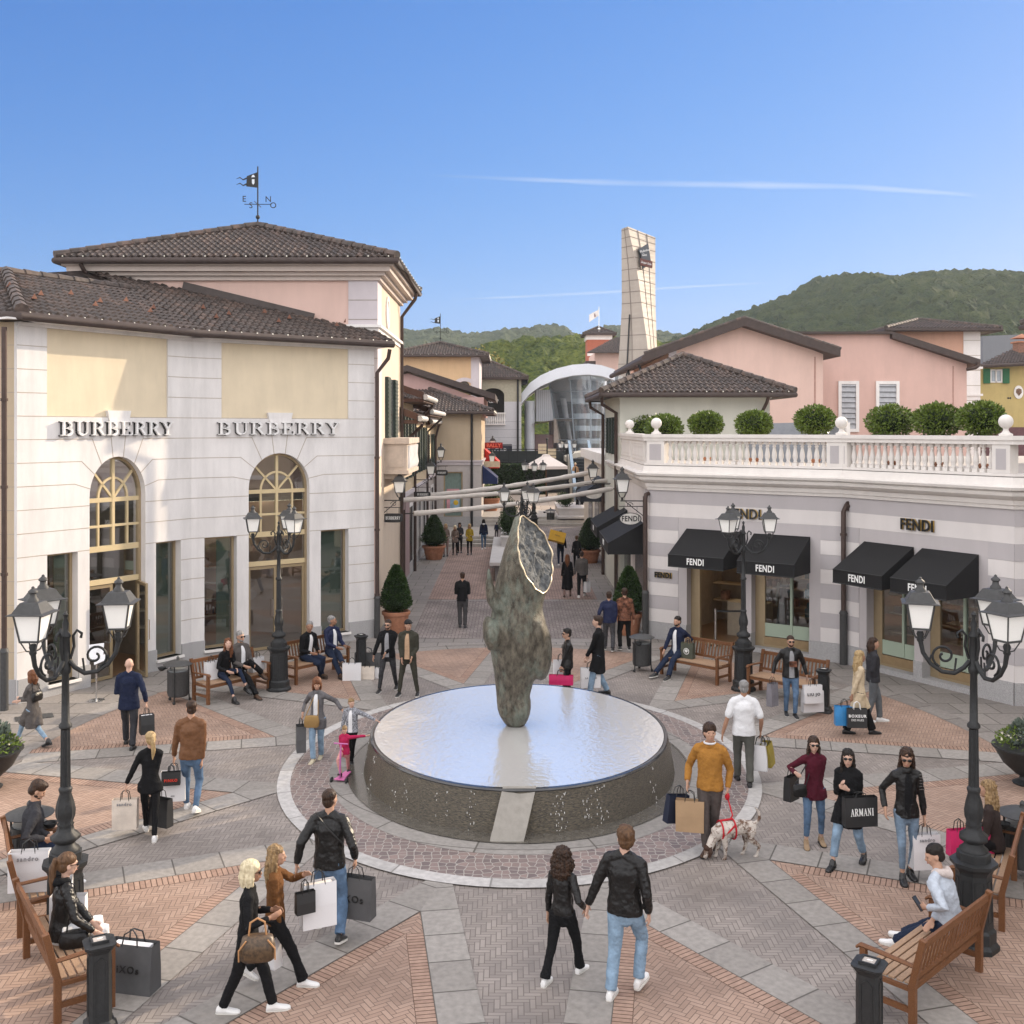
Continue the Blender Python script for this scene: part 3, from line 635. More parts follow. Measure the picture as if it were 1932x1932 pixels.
H = root("horse_head_sculpture", "giant bronze horse head standing on its muzzle in the fountain", "sculpture", ((970 - CX) * HS, 18.4, .62))
g = MB()
sec = [(1374, 957, 988, .14), (1366, 950, 995, .20), (1350, 941, 1001, .25), (1332, 937, 1003, .26), (1316, 936, 1000, .25), (1295, 934, 1006, .27), (1270, 931, 1014, .34), (1245, 927, 1021, .42),
	   (1222, 923, 1025, .47), (1200, 920, 1027, .50), (1175, 924, 1025, .50), (1150, 928, 1024, .46), (1128, 930, 1030, .44), (1105, 934, 1038, .46), (1090, 938, 1043, .50), (1065, 944, 1050, .52), (1040, 951, 1052, .50), (1018, 959, 1050, .40), (1000, 964, 1040, .28), (986, 968, 1020, .15), (976, 970, 990, .05)]
rings = []
for v, l, r, dpt in sec:
	x0, x1 = hx(l), hx(r); c = (x0 + x1) / 2; h = (x1 - x0) / 2
	rings.append([V((c + h * (abs(cos(t)) ** .85) * (1 if cos(t) > 0 else -1), .12 + (1332 - min(v, 1332)) * .0006 + dpt * (abs(sin(t)) ** .9) * (1 if sin(t) > 0 else -1), hz(v))) for t in [2*pi*i/28 for i in range(28)]])
g.loft(rings)
g.ell((hx(1021), .15, hz(1232)), (.20, .34, .52), 18, 12)              # cheek
g.ell((hx(1004), .2, hz(1195)), (.26, .40, .55), 18, 12)
g.ell((hx(930), -.22, hz(1192)), (.17, .22, .24), 14, 10)              # brow over the eye
g.ell((hx(921), -.18, hz(1180)), (.10, .16, .22), 14, 10)
g.ell((hx(928), -.22, hz(1219)), (.09, .13, .035), 12, 8)
g.ell((hx(1018), -.1, hz(1190)), (.10, .18, .2), 14, 10)
g.ell((hx(950), -.10, hz(1338)), (.10, .10, .15), 12, 8); g.ell((hx(987), -.10, hz(1338)), (.11, .10, .16), 12, 8)   # nostrils
g.tube([V((hx(943), -.1, hz(1150))), V((hx(929), -.12, hz(1130))), V((hx(924), -.12, hz(1105))), V((hx(922), -.1, hz(1068)))], [.15, .15, .12, .03], 12, sq=.7)   # ear
bz = bronze_mat()
body = clay("bronze_head", g, bz, H, .035, 11, .02, .35, .012, .07)
pa, pb, pc = V((hx(970), .16, hz(975))), V((hx(1032), .05, hz(1120))), V((hx(988), -.34, hz(1092)))
nn = (pb - pa).cross(pc - pa).normalized()
if nn.x < 0: nn = -nn
dg = bpy.context.evaluated_depsgraph_get(); me = bpy.data.meshes.new_from_object(body.evaluated_get(dg)); body.modifiers.clear()
bm = bmesh.new(); bm.from_mesh(me)
res = bmesh.ops.bisect_plane(bm, geom=bm.verts[:] + bm.edges[:] + bm.faces[:], plane_co=pa, plane_no=nn, clear_outer=True)
eds = [e for e in res['geom_cut'] if isinstance(e, bmesh.types.BMEdge)]; lp = [v for v in res['geom_cut'] if isinstance(v, bmesh.types.BMVert)]
cen = sum((v.co for v in lp), V((0, 0, 0))) / len(lp)
loop_pts = []
for v in lp:
	r = (v.co - cen); v.co += r.normalized() * noise.noise(v.co * 5) * .03 + nn * noise.noise(v.co * 7 + V((9, 0, 0))) * .035
e1 = (pb - pa).normalized(); e2 = nn.cross(e1)
order = sorted(lp, key=lambda v: atan2((v.co - cen).dot(e2), (v.co - cen).dot(e1))); cut = MB(); R_ = 14; rings = []
for k in range(R_ + 1):
	f_ = 1 - k / R_ * .97
	rings.append([cen + (v.co - cen) * f_ + nn * ((noise.noise((cen + (v.co - cen) * f_) * 6) * .05 + noise.noise((cen + (v.co - cen) * f_) * 17) * .03) * min(1, k / 2) - (.03 * min(1, k / 3))) for v in order])
cut.loft(rings, cap=False)
bm.to_mesh(me); bm.free(); me.materials.clear(); me.materials.append(bz); me.polygons.foreach_set("use_smooth", [True] * len(me.polygons)); body.data = me
part("cut_neck_face", cut, mat("rough_broken_bronze", (.09, .095, .10), .8, metal=.1, var=.5, scale=14, bump=1, bscale=25, col2=(.16, .165, .165)), H, True)
edge = MB(); ev = [v + nn * .012 for v in rings[0]]; ev2 = ev[::3]; edge.tube(ev2 + [ev2[0]], [.009 + .016 * abs(noise.noise(p * 4)) for p in ev2 + [ev2[0]]], 6, cap=False)
part("cut_rim", edge, mat("bright_cast_edge", (.50, .42, .30), .4, metal=.6, var=.3, scale=20), H, True)
# ================================================================= BUILDINGS
A0, A1, B1 = G(32, 1328), G(361, 1249), G(706, 1202)
C0, C1, C2 = G(1225, 1203), G(1595, 1252), G(1914, 1331)
def pipe(name, pts, r, label, group=None, parent=None, m=None, collars=(), z_shoe=None):
	g = MB(); g.tube(pts, r, 10)
	for c in collars: g.tube([V(c) - V((0, 0, .03)), V(c) + V((0, 0, .03))], r * 1.35, 10)
	o = part(name, g, m or pipe_m, parent, True, 60)
	if z_shoe: s_ = MB(); p = V(pts[-1]); s_.tube([p, p + V((0, 0, z_shoe))], r * 1.5, 12); s_.tube([p + V((0, 0, z_shoe)), p + V((0, 0, z_shoe + .08))], [r*1.8, r*1.2], 12); part("cast_iron_shoe", s_, iron_g, o if parent is None else parent, True, 60, M=WM(o) if parent is None else Matrix.Identity(4))
	if parent is None: props(o, label, "drainpipe", group)
	return o
def frame_rect(mb, a, b, za, zb, w_, y0, y1):
	mb.box(a, a + w_, y0, y1, za, zb); mb.box(b - w_, b, y0, y1, za, zb); mb.box(a + w_, b - w_, y0, y1, zb - w_, zb); mb.box(a + w_, b - w_, y0, y1, za, za + w_)
def room(parent, M, s0, s1, z1, depth, y0=.34, wall=None, name="shop_interior", lights=True, shelves=0, rnd=None, back_items=True):
	g = MB(); g.quad((s0, y0, .02), (s1, y0, .02), (s1, depth, .02), (s0, depth, .02)); part("shop_floor", g, floor_in, parent, M=M)
	g = MB(); g.box(s0, s1, depth, depth + .1, 0, z1); g.box(s0 - .1, s0, y0, depth, 0, z1); g.box(s1, s1 + .1, y0, depth, 0, z1); g.box(s0, s1, y0, depth, z1, z1 + .1); part("interior_wall", g, wall or warm_room, parent, M=M)
	if lights:
		g = MB()
		for k in range(3): g.box(s0 + .3, s1 - .3, y0 + .8 + k * 1.1, y0 + .86 + k * 1.1, z1 - .06, z1 - .02)
		part("fill_strip", g, strip_l, parent, M=M)
def arch_pts(c, hw, zs, rise, n=20): return [(c + hw * -cos(pi * i / n), zs + rise * sin(pi * i / n)) for i in range(n + 1)]
BB = broot("white_boutique_building", "white banded boutique with cream upper panels and two arched doorways, left of the square", "building", (A1.x, A1.y, 0))
rnd = random.Random(11)
def bfacade(p0, p1, wl, dr, wr):
	M, L_ = frame(p0, p1); c = (dr[0] + dr[1]) / 2 * L_; hw = (dr[1] - dr[0]) / 2 * L_
	wl, dr, wr = [(a * L_, b * L_) for a, b in (wl, dr, wr)]
	pan = (.15 * L_, .845 * L_); rise = .9; zt = 5.16
	hs = [(wl[0], wl[1], .25, 3.07), (dr[0], dr[1], .0, zt, rise), (wr[0], wr[1], .25, 3.07)]
	g = wall_mb(L_, 0, 6.07, hs, .3); g2 = wall_mb(L_, 6.07, 8.08, [(pan[0], pan[1], 6.07, 7.98)], .3); g.merge(g2); part("wall", g, stucco_w, BB, M=M)
	g = MB(); g.box(pan[0], pan[1], .045, .25, 6.071, 7.979); part("cream_panel", g, stucco_c, BB, M=M)
	g = wall_mb(L_ - .002, 0, .5, [(wl[0] - .0, wl[1] + .0, .25, .6), (dr[0], dr[1], -.1, .6), (wr[0], wr[1], .25, .6)], .04, s0=.002); g.v = [(x, y - .045, z) for x, y, z in g.v]; part("granite_plinth", g, granite, BB, M=M)
	j = MB(); gw = .016
	for z in (6.07,):
		stroke(j, [(0, z), (L_, z)], gw)
	for z in (6.57, 7.07, 7.57):
		stroke(j, [(0, z), (pan[0], z)], gw); stroke(j, [(pan[1], z), (L_, z)], gw)
	K = L_ * 1.0
	for z, dk, da, za in ((5.57, .148, .096, 5.02), (5.07, .207, .135, 4.80), (4.57, .245, .160, 4.46)):
		for s_ in (-1, 1):
			e = 0 if s_ < 0 else L_; ye = max(0, min(1, da * L_ / hw)); za2 = zt - rise + rise * sqrt(1 - min(.999, ye) ** 2)
			stroke(j, [(e, z), (c + s_ * dk * K, z), (c + s_ * min(da * K, hw), za2)], gw)
	for z in (4.07, 3.57): stroke(j, [(0, z), (dr[0], z)], gw); stroke(j, [(dr[1], z), (L_, z)], gw)
	for z in (3.07, 2.57, 2.07, 1.57, 1.07):
		stroke(j, [(0, z), (wl[0], z)], gw); stroke(j, [(wr[1], z), (L_, z)], gw)
		if z > 3: stroke(j, [(wl[1], z), (dr[0], z)], gw); stroke(j, [(dr[1], z), (wr[0], z)], gw)
	for s_ in (-1, 1): stroke(j, [(c + s_ * .048 * K, 5.85), (c + s_ * .03 * K, 5.14)], gw)
	part("wall_joints", j, mat("pale_joint_line", (.40, .34, .28), .9), BB, M=M)
	g = MB(); kt, kb = .068 * K, .05 * K
	P = [(c - kb, 5.80), (c + kb, 5.80), (c + kt, 6.22), (c - kt, 6.22)]
	g.add([(x, -.05, z) for x, z in P] + [(x, .1, z) for x, z in P], [(0, 1, 2, 3), (0, 4, 5, 1), (1, 5, 6, 2), (2, 6, 7, 3), (3, 7, 4, 0)]); part("keystone", g, stucco_w, BB, M=M)
	for (a, b), kind in ((wl, 0), (wr, 1)):
		g = MB(); frame_rect(g, a, b, .25, 3.07, .06, .20, .28); o = part("window", g, bronze, BB, M=M)
		q = MB(); q.quad((a + .05, .235, .3), (b - .05, .235, .3), (b - .05, .235, 3.02), (a + .05, .235, 3.02)); part("pane", q, glass, o, M=M)
		q = MB(); q.box(a - .03, b + .03, -.10, .19, .19, .25); part("sill", q, trim_w, o, M=M)
		q = MB(); f_ = .52 if (kind == 0) else .04; q.box(a + (b - a) * f_, b - .05, .34, .36, .3, 3.0); part("green_display_panel", q, blind_g, o, M=M)
	g = MB(); zs = zt - rise; a, b = dr
	ao, ai = arch_pts(c, hw, zs, rise), arch_pts(c, hw - .06, zs, rise - .06)
	for (p, q, r_, s_) in zip(ao[:-1], ao[1:], ai[1:], ai[:-1]): g.add([(p[0], .16, p[1]), (q[0], .16, q[1]), (r_[0], .16, r_[1]), (s_[0], .16, s_[1]), (p[0], .28, p[1]), (q[0], .28, q[1]), (r_[0], .28, r_[1]), (s_[0], .28, s_[1])], [(0, 1, 2, 3), (3, 2, 6, 7), (0, 4, 5, 1)])
	g.box(a, a + .06, .16, .28, 0, zs); g.box(b - .06, b, .16, .28, 0, zs)
	fr = part("door_surround", g, bronze, BB, M=M)
	g = MB()
	for z, h in ((4.16, .10), (3.56, .055), (3.04, .13), (2.28, .12)): g.box(a + .06, b - .06, .17, .24, z - h/2, z + h/2)
	g.box(c - .035, c + .035, .165, .235, 3.1, zt - .05)
	for s_ in (-1, 1):
		x = c + s_ * hw * .52; g.box(x - .022, x + .022, .175, .23, 3.1, 4.16)
		g.bar((c, .2, 4.18), (c + s_ * hw * .74, .2, zs + rise * .66), .045, .05)
	ip = arch_pts(c, hw * .52, 4.2, rise * .52, 12)
	for p, q in zip(ip[:-1], ip[1:]): g.bar((p[0], .2, p[1]), (q[0], .2, q[1]), .045, .05)
	part("fanlight_bars", g, bronze_l, fr, M=M)
	g = MB(); pts = [(a + .05, 2.3)] + [(x, z) for x, z in arch_pts(c, hw - .05, zs, rise - .05)] + [(b - .05, 2.3)]; g.poly([(x, .215, z) for x, z in pts]); part("pane", g, glass, fr, M=M)
	for s_ in (0, 1):
		x0, x1 = (a + .06, c - .005) if s_ == 0 else (c + .005, b - .06); g = MB(); frame_rect(g, x0, x1, .02, 2.2, .07, .19, .24)
		Md = M if not (p0 is A0 and s_ == 1) else M @ T((x1, .22, 0)) @ Matrix.Rotation(radians(68), 4, 'Z') @ T((-x1, -.22, 0))
		d = part("glass_door", g, bronze, BB, M=Md); q = MB(); q.quad((x0 + .06, .215, .08), (x1 - .06, .215, .08), (x1 - .06, .215, 2.15), (x0 + .06, .215, 2.15)); part("pane", q, glass, d, M=Md)
		hx_ = (x1 - .12) if s_ == 0 else (x0 + .12); q = MB(); q.tube([(hx_, .19, .85), (hx_, .12, .87), (hx_, .12, 1.33), (hx_, .19, 1.35)], .012, 6); part("handle", q, mat("steel", (.6, .6, .6), .25, metal=1), d, True, M=Md)
	room(BB, M, .25, L_ - .25, 3.9, 3.6, wall=mat("shop_back_wall", (.22, .19, .16), .8))
	g = MB()
	for z in (.5, .95, 1.4, 1.85): g.box(.5, L_ - .5, 3.2, 3.58, z, z + .04)
	part("shop_shelf", g, mat("pale_shelf", (.5, .46, .4), .5), BB, M=M)
	g = MB()
	for k in range(26):
		x = rnd.uniform(.6, L_ - .7); z = rnd.choice((.54, .99, 1.44, 1.89)); g.box(x, x + rnd.uniform(.08, .22), 3.22, 3.45, z, z + rnd.uniform(.08, .3))
	part("shelf_goods", g, mat("shop_goods", (.25, .14, .10), .6, var=.9, scale=3), BB, M=M)
	return M, L_
MA, LA = bfacade(A0, A1, (.151, .313), (.377, .704), (.769, .931))
MBf, LB = bfacade(A1, B1, (.0644, .2286), (.290, .620), (.684, .846))
Ml, Ll = frame((-15.0, A0.y + .15, 0), (A0.x - .02, A0.y + .05, 0))
g = wall_mb(Ll, 0, 8.08, (), .3); part("wall", g, stucco_b, BB, M=Ml)
g = MB(); g.box(0, Ll - .01, -.045, 0, 0, .5); part("granite_plinth", g, granite, BB, M=Ml)
j = MB()
for k in range(14): stroke(j, [(0, 1.07 + .5 * k), (Ll, 1.07 + .5 * k)], .016)
part("wall_joints", j, mat("pale_joint_line"), BB, M=Ml)
for M, L_, s0, s1 in ((MA, LA, .2075, .865), (MBf, LB, .125, .785)):
	g = serif_mb("BURBERRY", .30, (s1 - s0) * L_, .05); part("lettering", g, mat("white_letter_face", (.78, .77, .76), .4), BB, M=M @ T((s0 * L_, -.06, 5.66)))
	g = serif_mb("BURBERRY", .30, (s1 - s0) * L_, .048, .17, .065); part("lettering_shadow", g, black_gloss, BB, M=M @ T((s0 * L_ - .010, -.006, 5.652)))  # black offset copy stands in for the letters' thin cast shadow
SL = .36
def pl(M, s, d, z0=8.2): p = M @ V((s, d, 0)); return V((p.x, p.y, z0 + SL * (d + .45)))
vd = (MA.to_3x3() @ V((0, 1, 0)) + MBf.to_3x3() @ V((0, 1, 0))).normalized()
kk = 1 / vd.dot(MA.to_3x3() @ V((0, 1, 0)))
def vz(d): p = V((A1.x, A1.y, 0)) + vd * (d * kk); return V((p.x, p.y, 8.2 + SL * (d + .45)))
dv = 0
while vz(dv).y < 30.05: dv += .02
vt = vz(dv); e_v = vz(-.45)
sb = LB
while True:
	p = pl(MBf, sb, -.45)
	if sb > LB + .35: break
	sb += .05
eB = pl(MBf, LB + .35, -.45)
dB = 0
while (MBf @ V((LB + .35, dB, 0))).y < 30.05: dB += .02
tB = pl(MBf, LB + .35, dB)
tile_plane([e_v, eB, tB, V((tB.x, 30.05, tB.z)), vt], BB)
tB2 = V((tB.x, tB.y, tB.z))
fz0 = A0.y + .05 - .45
def front(x, dy): return V((x, fz0 + dy, 8.2 + SL * dy))
hd = (V((0, 1, 0)) * 1.0)
nA = MA.to_3x3() @ V((0, 1, 0))
def hipp(h):
	y = fz0 + h; # distance h from front eave; on plane A distance from eave line also h
	pA = MA @ V((0, -.45, 0)); x = (h + pA.dot(nA) - y * nA.y) / nA.x; return V((x, y, 8.2 + SL * h))
h0 = hipp(0); hT = hipp(3.8); topz = hT.z
dA = 3.8 - .45
pvT = vz(dA) if vz(dA).y < 30 else vt
tl = V((-12.06, 30.05, 0)); dl = (tl - (MA @ V((0, -.45, 0)))).dot(nA);
ptA = [h0, e_v]
top_s = (vz(min(dA, dv)) )
def onA(x, y): d_ = (V((x, y, 0)) - (MA @ V((0, -.45, 0)))).dot(nA); return V((x, y, 8.2 + SL * d_))
xr = -9
while (V((xr, 30.05, 0)) - (MA @ V((0, -.45, 0)))).dot(nA) < 3.8: xr -= .02
tile_plane([h0, e_v, vt, V((xr, 30.05, topz)), hT], BB)
tile_plane([front(-16, 0), h0, hT, V((-16, hT.y, topz))], BB)
ridge(h0 + V((0, 0, .06)), hT + V((0, 0, .06)), BB, .15)
ridge(V((-16, hT.y, topz + .05)), hT + V((0, 0, .05)), BB); ridge(hT + V((0, 0, .05)), V((xr, 30.05, topz + .05)), BB)
dn = V((0, 0, -.06)); gl = [front(-16, -.03) + dn, h0 + dn, e_v + dn, eB + dn]; gutter(gl, BB, .10); eave_lamps([h0 + V((0, -.05, .02)), e_v + V((0, -.05, .02)), eB + V((0, -.05, .02))], BB, .42)
g = MB()
for M, s0, s1 in ((MA, -.5, LA + .15), (MBf, -.1, LB + .3)): g.box(s0, s1, -.42, .3, 8.06, 8.10, M)
g.box(-.0, Ll + .3, -.4, .3, 8.06, 8.09, Ml); part("soffit", g, stucco_w, BB)
g = MB()
for M, s0, s1 in ((MA, 0, LA), (MBf, 0, LB)): g.box(s0, s1, -.06, 0, 7.98, 8.05, M); g.box(s0, s1, -.12, 0, 8.04, 8.065, M)
part("eave_moulding", g, stucco_w, BB)
g = MB()
for (a, b) in ((355, 590),):
	p, q = V((-9.3, 29.96, 9.85)), V((-5.6, 29.96, 8.95)); g.bar(p, q, .06, .22)
part("roof_flashing", g, mat("lead_flashing", (.08, .065, .06), .6), BB)
g = MB(); rr = random.Random(5)
for row, d_ in enumerate((.55, 1.0, 1.45)):
	for k in range(3):
		for M, L_ in ((MA, LA), (MBf, LB)):
			s_ = (k + .5 + .3 * (row % 2)) / 3 * L_; p = pl(M, s_, d_) + V((0, 0, .10)); x = M.to_3x3() @ V((1, 0, 0)); y = M.to_3x3() @ V((0, 1, 0)); g.add([p - x*.07, p + x*.07, p + V((0, 0, .12)), p + y*.16], [(0, 1, 2), (1, 3, 2), (3, 0, 2)])
part("snow_guards", g, mat("new_clay", (.20, .095, .065), .8), BB)
pipe("downpipe", [G(8, 1340) + V((0, 0, 7.9)), G(8, 1340) + V((0, 0, .0))], .055, "", parent=BB, collars=[(G(8, 1340).x, G(8, 1340).y, z) for z in (1.0, 2.8, 4.6, 6.4)], z_shoe=1.2)
pp = G(712, 1203)
pipe("downpipe", [eB + V((-.1, 0, -.2)), eB + V((-.15, .05, -.45)), V((pp.x, pp.y - .05, 7.35)), V((pp.x, pp.y - .05, 0))], .055, "", parent=BB, collars=[(pp.x, pp.y - .05, z) for z in (1.2, 3, 5)], z_shoe=1.1)
TB = broot("pink_tower_building", "tall pink block with hipped tile roof, cornice and weathervane behind the white boutique", "building", (-8, 33, 0))
tx0, tx1, ty0, ty1 = -12.06, -3.84, 30.1, 36.2
g = MB(); g.box(tx0, tx1, ty0, ty1, 0, 10.0); part("wall", g, stucco_p, TB)
g = MB(); g.box(tx1 - .8, tx1 + .03, ty0 - .05, ty0 + .9, 5, 10.0);
part("corner_quoin", g, trim_l, TB)
j = MB()
for k in range(8): stroke(j, [(tx1 - .8, 5.6 + .55*k), (tx1 + .03, 5.6 + .55*k)], .02, y=ty0 - .056)
part("wall_joints", j, joint_m, TB)
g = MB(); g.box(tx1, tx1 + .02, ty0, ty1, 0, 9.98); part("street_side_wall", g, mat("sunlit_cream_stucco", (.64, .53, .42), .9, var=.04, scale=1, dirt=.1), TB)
g = MB()
for z, o_, h in ((10.0, .12, .12), (10.12, .25, .1), (10.22, .42, .14), (10.36, .52, .12)): g.box(tx0 - o_, tx1 + o_, ty0 - o_, ty1 + o_, z, z + h - .002)
part("cornice", g, mat("cornice_stone", (.58, .50, .45), .85, var=.04, dirt=.1), TB)
g = MB()
for z, o_, h in ((8.55, .06, .12), (8.67, .14, .08)): g.box(tx1 - .8 - o_, tx1 + o_, ty0 - o_, ty1 + .05, z, z + h)
part("string_course", g, trim_w, TB)
hip_roof(tx0, tx1, ty0, ty1, 10.56, 1.55, TB, over=.65, ridge_len=-1)
ap = V(((tx0 + tx1)/2, (ty0 + ty1)/2, 12.1))
pipe("downpipe", [V((tx0 + .05, ty0 - .6, 10.4)), V((tx0 + .12, ty0 - .5, 10.2)), V((tx0 + .4, ty0 - .08, 9.7)), V((tx0 + .4, ty0 - .08, 9.2))], .06, "", parent=TB)
pipe("downpipe", [V((tx1 + .6, ty1 - .2, 10.4)), V((tx1 + .55, ty1 - .2, 10.2)), V((tx1 + .1, ty1 - .2, 9.6)), V((tx1 + .1, ty1 - .2, 0))], .06, "", parent=TB)
g = MB(); g.lathe([(.38, 0), (.38, .05), (.28, .05), (.28, .02)], 20, ph=0); Mq = Matrix(((0, 0, 1, tx1 + .02), (1, 0, 0, 32.4), (0, 1.3, 0, 9.35), (0, 0, 0, 1)))
part("oval_medallion", g, trim_w, TB, True, M=Mq)
def shutters(parent, x, y0, y1, z0, z1, face=1, m=None, frm=None):
	"open shutters and window on a wall facing +x (face=1) or -x (-1)"
	w_ = (y1 - y0); g = MB(); g.box(min(x, x + face*.03), max(x, x + face*.03), y0 + w_*.28, y1 - w_*.28, z0, z1); o = part("window", g, frm or mat("window_dark", (.03, .035, .04), .2), parent)
	for a, b in ((y0, y0 + w_*.26), (y1 - w_*.26, y1)):
		q = MB(); q.box(min(x, x + face*.1), max(x, x + face*.1), a, b, z0 - .02, z1 + .02)
		for k in range(int((z1 - z0) / .12)): q.box(min(x + face*.1, x + face*.115), max(x + face*.1, x + face*.115), a + .03, b - .03, z0 + .04 + k*.12, z0 + .09 + k*.12)
		part("shutter", q, m or mat("dark_green_shutter", (.035, .05, .042), .6), o, M=WM(o).inverted() @ Matrix.Identity(4) if False else None) if False else part("shutter", q, m or mat("dark_green_shutter", (.035, .05, .042), .6), parent)
	return o
shutters(TB, tx1 + .02, 31.9, 34.6, 5.5, 7.35)
BL = (tx1 + .02, -3.13, 31.6, 34.9)
g = MB(); g.box(BL[0], BL[1], BL[2], BL[3], 4.55, 5.35); g.box(BL[0], BL[1] + .07, BL[2] - .07, BL[3] + .07, 5.35, 5.52); g.box(BL[0], BL[1] + .05, BL[2] - .05, BL[3] + .05, 4.45, 4.56); g.box(BL[0], BL[1] - .15, BL[2] + .15, BL[3] - .15, 4.3, 4.45)
g.box(BL[0] + .1, BL[1] - .1, BL[2] - .02, BL[2], 4.66, 5.26); bal = part("balcony", g, mat("balcony_stone", (.56, .47, .39), .85, dirt=.15), TB)
g = MB()
for k in range(7):
	y = BL[2] + .3 + k * .42; g.lathe([(.05, 4.6), (.09, 4.75), (.05, 5.0), (.07, 5.3)], 8, c=(BL[1] + .015, y, 0))
part("balcony_balusters", g, trim_w, bal, True)
def vane(loc, s, label):
	R_ = root("weathervane", label, "weathervane", loc); g = MB(); g.tube([(0, 0, 0), (0, 0, 1.9*s)], .022*s, 6); g.ell((0, 0, .32*s), (.07*s,)*3, 8, 6); part("rod", g, iron, R_, True)
	g = MB(); P = [(-.36, 1.28), (-.02, 1.24), (-.02, 1.72), (-.34, 1.60)]; g.add([(x*s, -.01, z*s) for x, z in P] + [(x*s, .01, z*s) for x, z in P], [(0, 1, 2, 3), (7, 6, 5, 4), (0, 4, 5, 1), (1, 5, 6, 2), (2, 6, 7, 3), (3, 7, 4, 0)])
	for z in (1.36, 1.54):
		g.tube([(-.34*s, 0, z*s), (-.46*s, 0, (z-.05)*s), (-.56*s, 0, (z+.02)*s), (-.68*s, 0, (z-.03)*s)], [.03*s, .02*s, .018*s, .004*s], 5)
	part("banner", g, iron, R_)
	g = MB(); g.add([(-.18*s, -.014, 1.50*s), (-.10*s, -.014, 1.50*s), (-.10*s, -.014, 1.38*s), (-.14*s, -.014, 1.33*s), (-.18*s, -.014, 1.38*s)], [(0, 1, 2, 3, 4)]); g.quad((-.2*s, -.014, 1.56*s), (-.08*s, -.014, 1.57*s), (-.12*s, -.014, 1.64*s), (-.17*s, -.014, 1.63*s)); part("cut_out_crest", g, mat("sky_gap_white", (.7, .75, .8), .6), R_)
	g = MB(); g.tube([(-.42*s, 0, .72*s), (.42*s, 0, .72*s)], .012*s, 5); g.tube([(0, -.42*s, .72*s), (0, .42*s, .72*s)], .012*s, 5); part("compass_arms", g, iron, R_)
	for t_, (x, y) in zip("ENSO", ((-.40, -.1), (.34, -.05), (-.24, .1), (.46, .1))):
		text(t_, .26*s, iron, R_, T((loc[0] + x*s, loc[1] + y*s, loc[2] + (.86 if t_ in 'EN' else .70)*s)), .01, name="compass_letter")
	return R_
vane(tuple(ap), 1.0, "black banner weathervane with compass letters on top of the pink tower roof")
LS = broot("cream_street_building", "row of cream shop houses with low tiled eaves and dark shutters along the street", "building", (-5, 44, 0))
for (y0, y1, x, z1, ov) in ((36.3, 38.6, -4.0, 6.2, .8), (38.6, 43.6, -4.05, 7.0, .85), (43.6, 51.2, -4.15, 6.55, .8), (51.2, 58.0, -4.25, 6.2, .3)):
	g = MB(); g.box(-11, x, y0, y1, 3.3, z1); part("upper_wall", g, mat("warm_cream_stucco", (.62, .50, .34), .9, var=.05, dirt=.12), LS)
	g = MB(); g.box(-11, x - .02, y0, y1, .5, 3.3); part("shop_wall", g, mat("street_wall_stone", (.50, .46, .44), .85, var=.05, dirt=.12), LS)
	g = MB(); g.box(-11, x + .03, y0 + .01, y1 - .01, 0, .5); part("granite_plinth", g, granite, LS)
	g = MB(); g.box(-11, x + .1, y0, y1, 3.25, 3.4); part("string_course", g, trim_l, LS)
	e0, e1 = V((x + ov, y0 - .25, z1)), V((x + ov, y1 + .1, z1))
	tile_plane([e0, e1, e1 + V((-4.5, 0, 1.6)), e0 + V((-4.5, 0, 1.6))], LS)
	gutter([e0 + V((.06, 0, -.05)), e1 + V((.06, 0, -.05))], LS, .1, m=mat("pale_gutter", (.55, .53, .50), .5))
	g = MB(); g.add([e0 + V((0, 0, -.12)), e0 + V((-5, 0, 1.6)), e0 + V((-5, 0, 1.9)), e0 + V((0, 0, .12))] + [e0 + V((0, .12, -.12)), e0 + V((-5, .12, 1.6)), e0 + V((-5, .12, 1.9)), e0 + V((0, .12, .12))], [(3, 2, 1, 0), (4, 5, 6, 7), (0, 1, 5, 4), (2, 3, 7, 6), (3, 0, 4, 7)])
	g.box(x - .1, x + ov, y0 - .2, y1, z1 - .22, z1 - .1); part("barge_board", g, mat("umber_board", (.10, .055, .04), .7, var=.1), LS)
	n_ = max(1, int((y1 - y0) / 2.4))
	for k in range(n_):
		yc = y0 + (k + .5) * (y1 - y0) / n_; shutters(LS, x, yc - .7, yc + .7, 3.9, z1 - .7)
		g = MB(); g.box(x - .04, x + .012, yc - .75, yc + .75, .3, 2.7); part("shop_window", g, mat("window_dark"), LS)
		g = MB(); g.box(x, x + .03, yc - .86, yc + .86, 2.7, 2.84); g.box(x, x + .03, yc - .86, yc - .76, .3, 2.7); g.box(x, x + .03, yc + .76, yc + .86, .3, 2.7); part("window_surround", g, stucco_w, LS)
	pipe("downpipe", [V((x + ov, y1 - .4, z1 - .1)), V((x + ov - .05, y1 - .4, z1 - .3)), V((x + .1, y1 - .4, z1 - .9)), V((x + .1, y1 - .4, 0))], .06, "", parent=LS)
g = MB(); g.box(-4.6, -3.9, 36.6, 40.4, .3, 3.1); g.box(-3.92, -3.86, 36.7, 38.2, 2.9, 3.2); part("projecting_shopfront", g, mat("mauve_shopfront", (.33, .24, .24), .6), LS)
FB = broot("beige_corner_building", "beige and grey stone corner shop with low tiled roof at the end of the street", "building", (-3, 60, .45))
x0, x1, y0, y1 = -5.0, -1.68, 58.0, 66
g = MB(); g.box(x0, x1, y0, y1, 3.9, 6.7); part("upper_wall", g, stucco_b, FB)
g = wall_mb(x1 - x0, .45, 3.9, [(1.25, 2.3, .95, 3.45)], .3); g.box(x1 - x0 - .3, x1 - x0, .3, 8, .45, 3.9); part("lower_wall", g, mat("street_wall_stone"), FB, M=T((x0, y0, 0)))
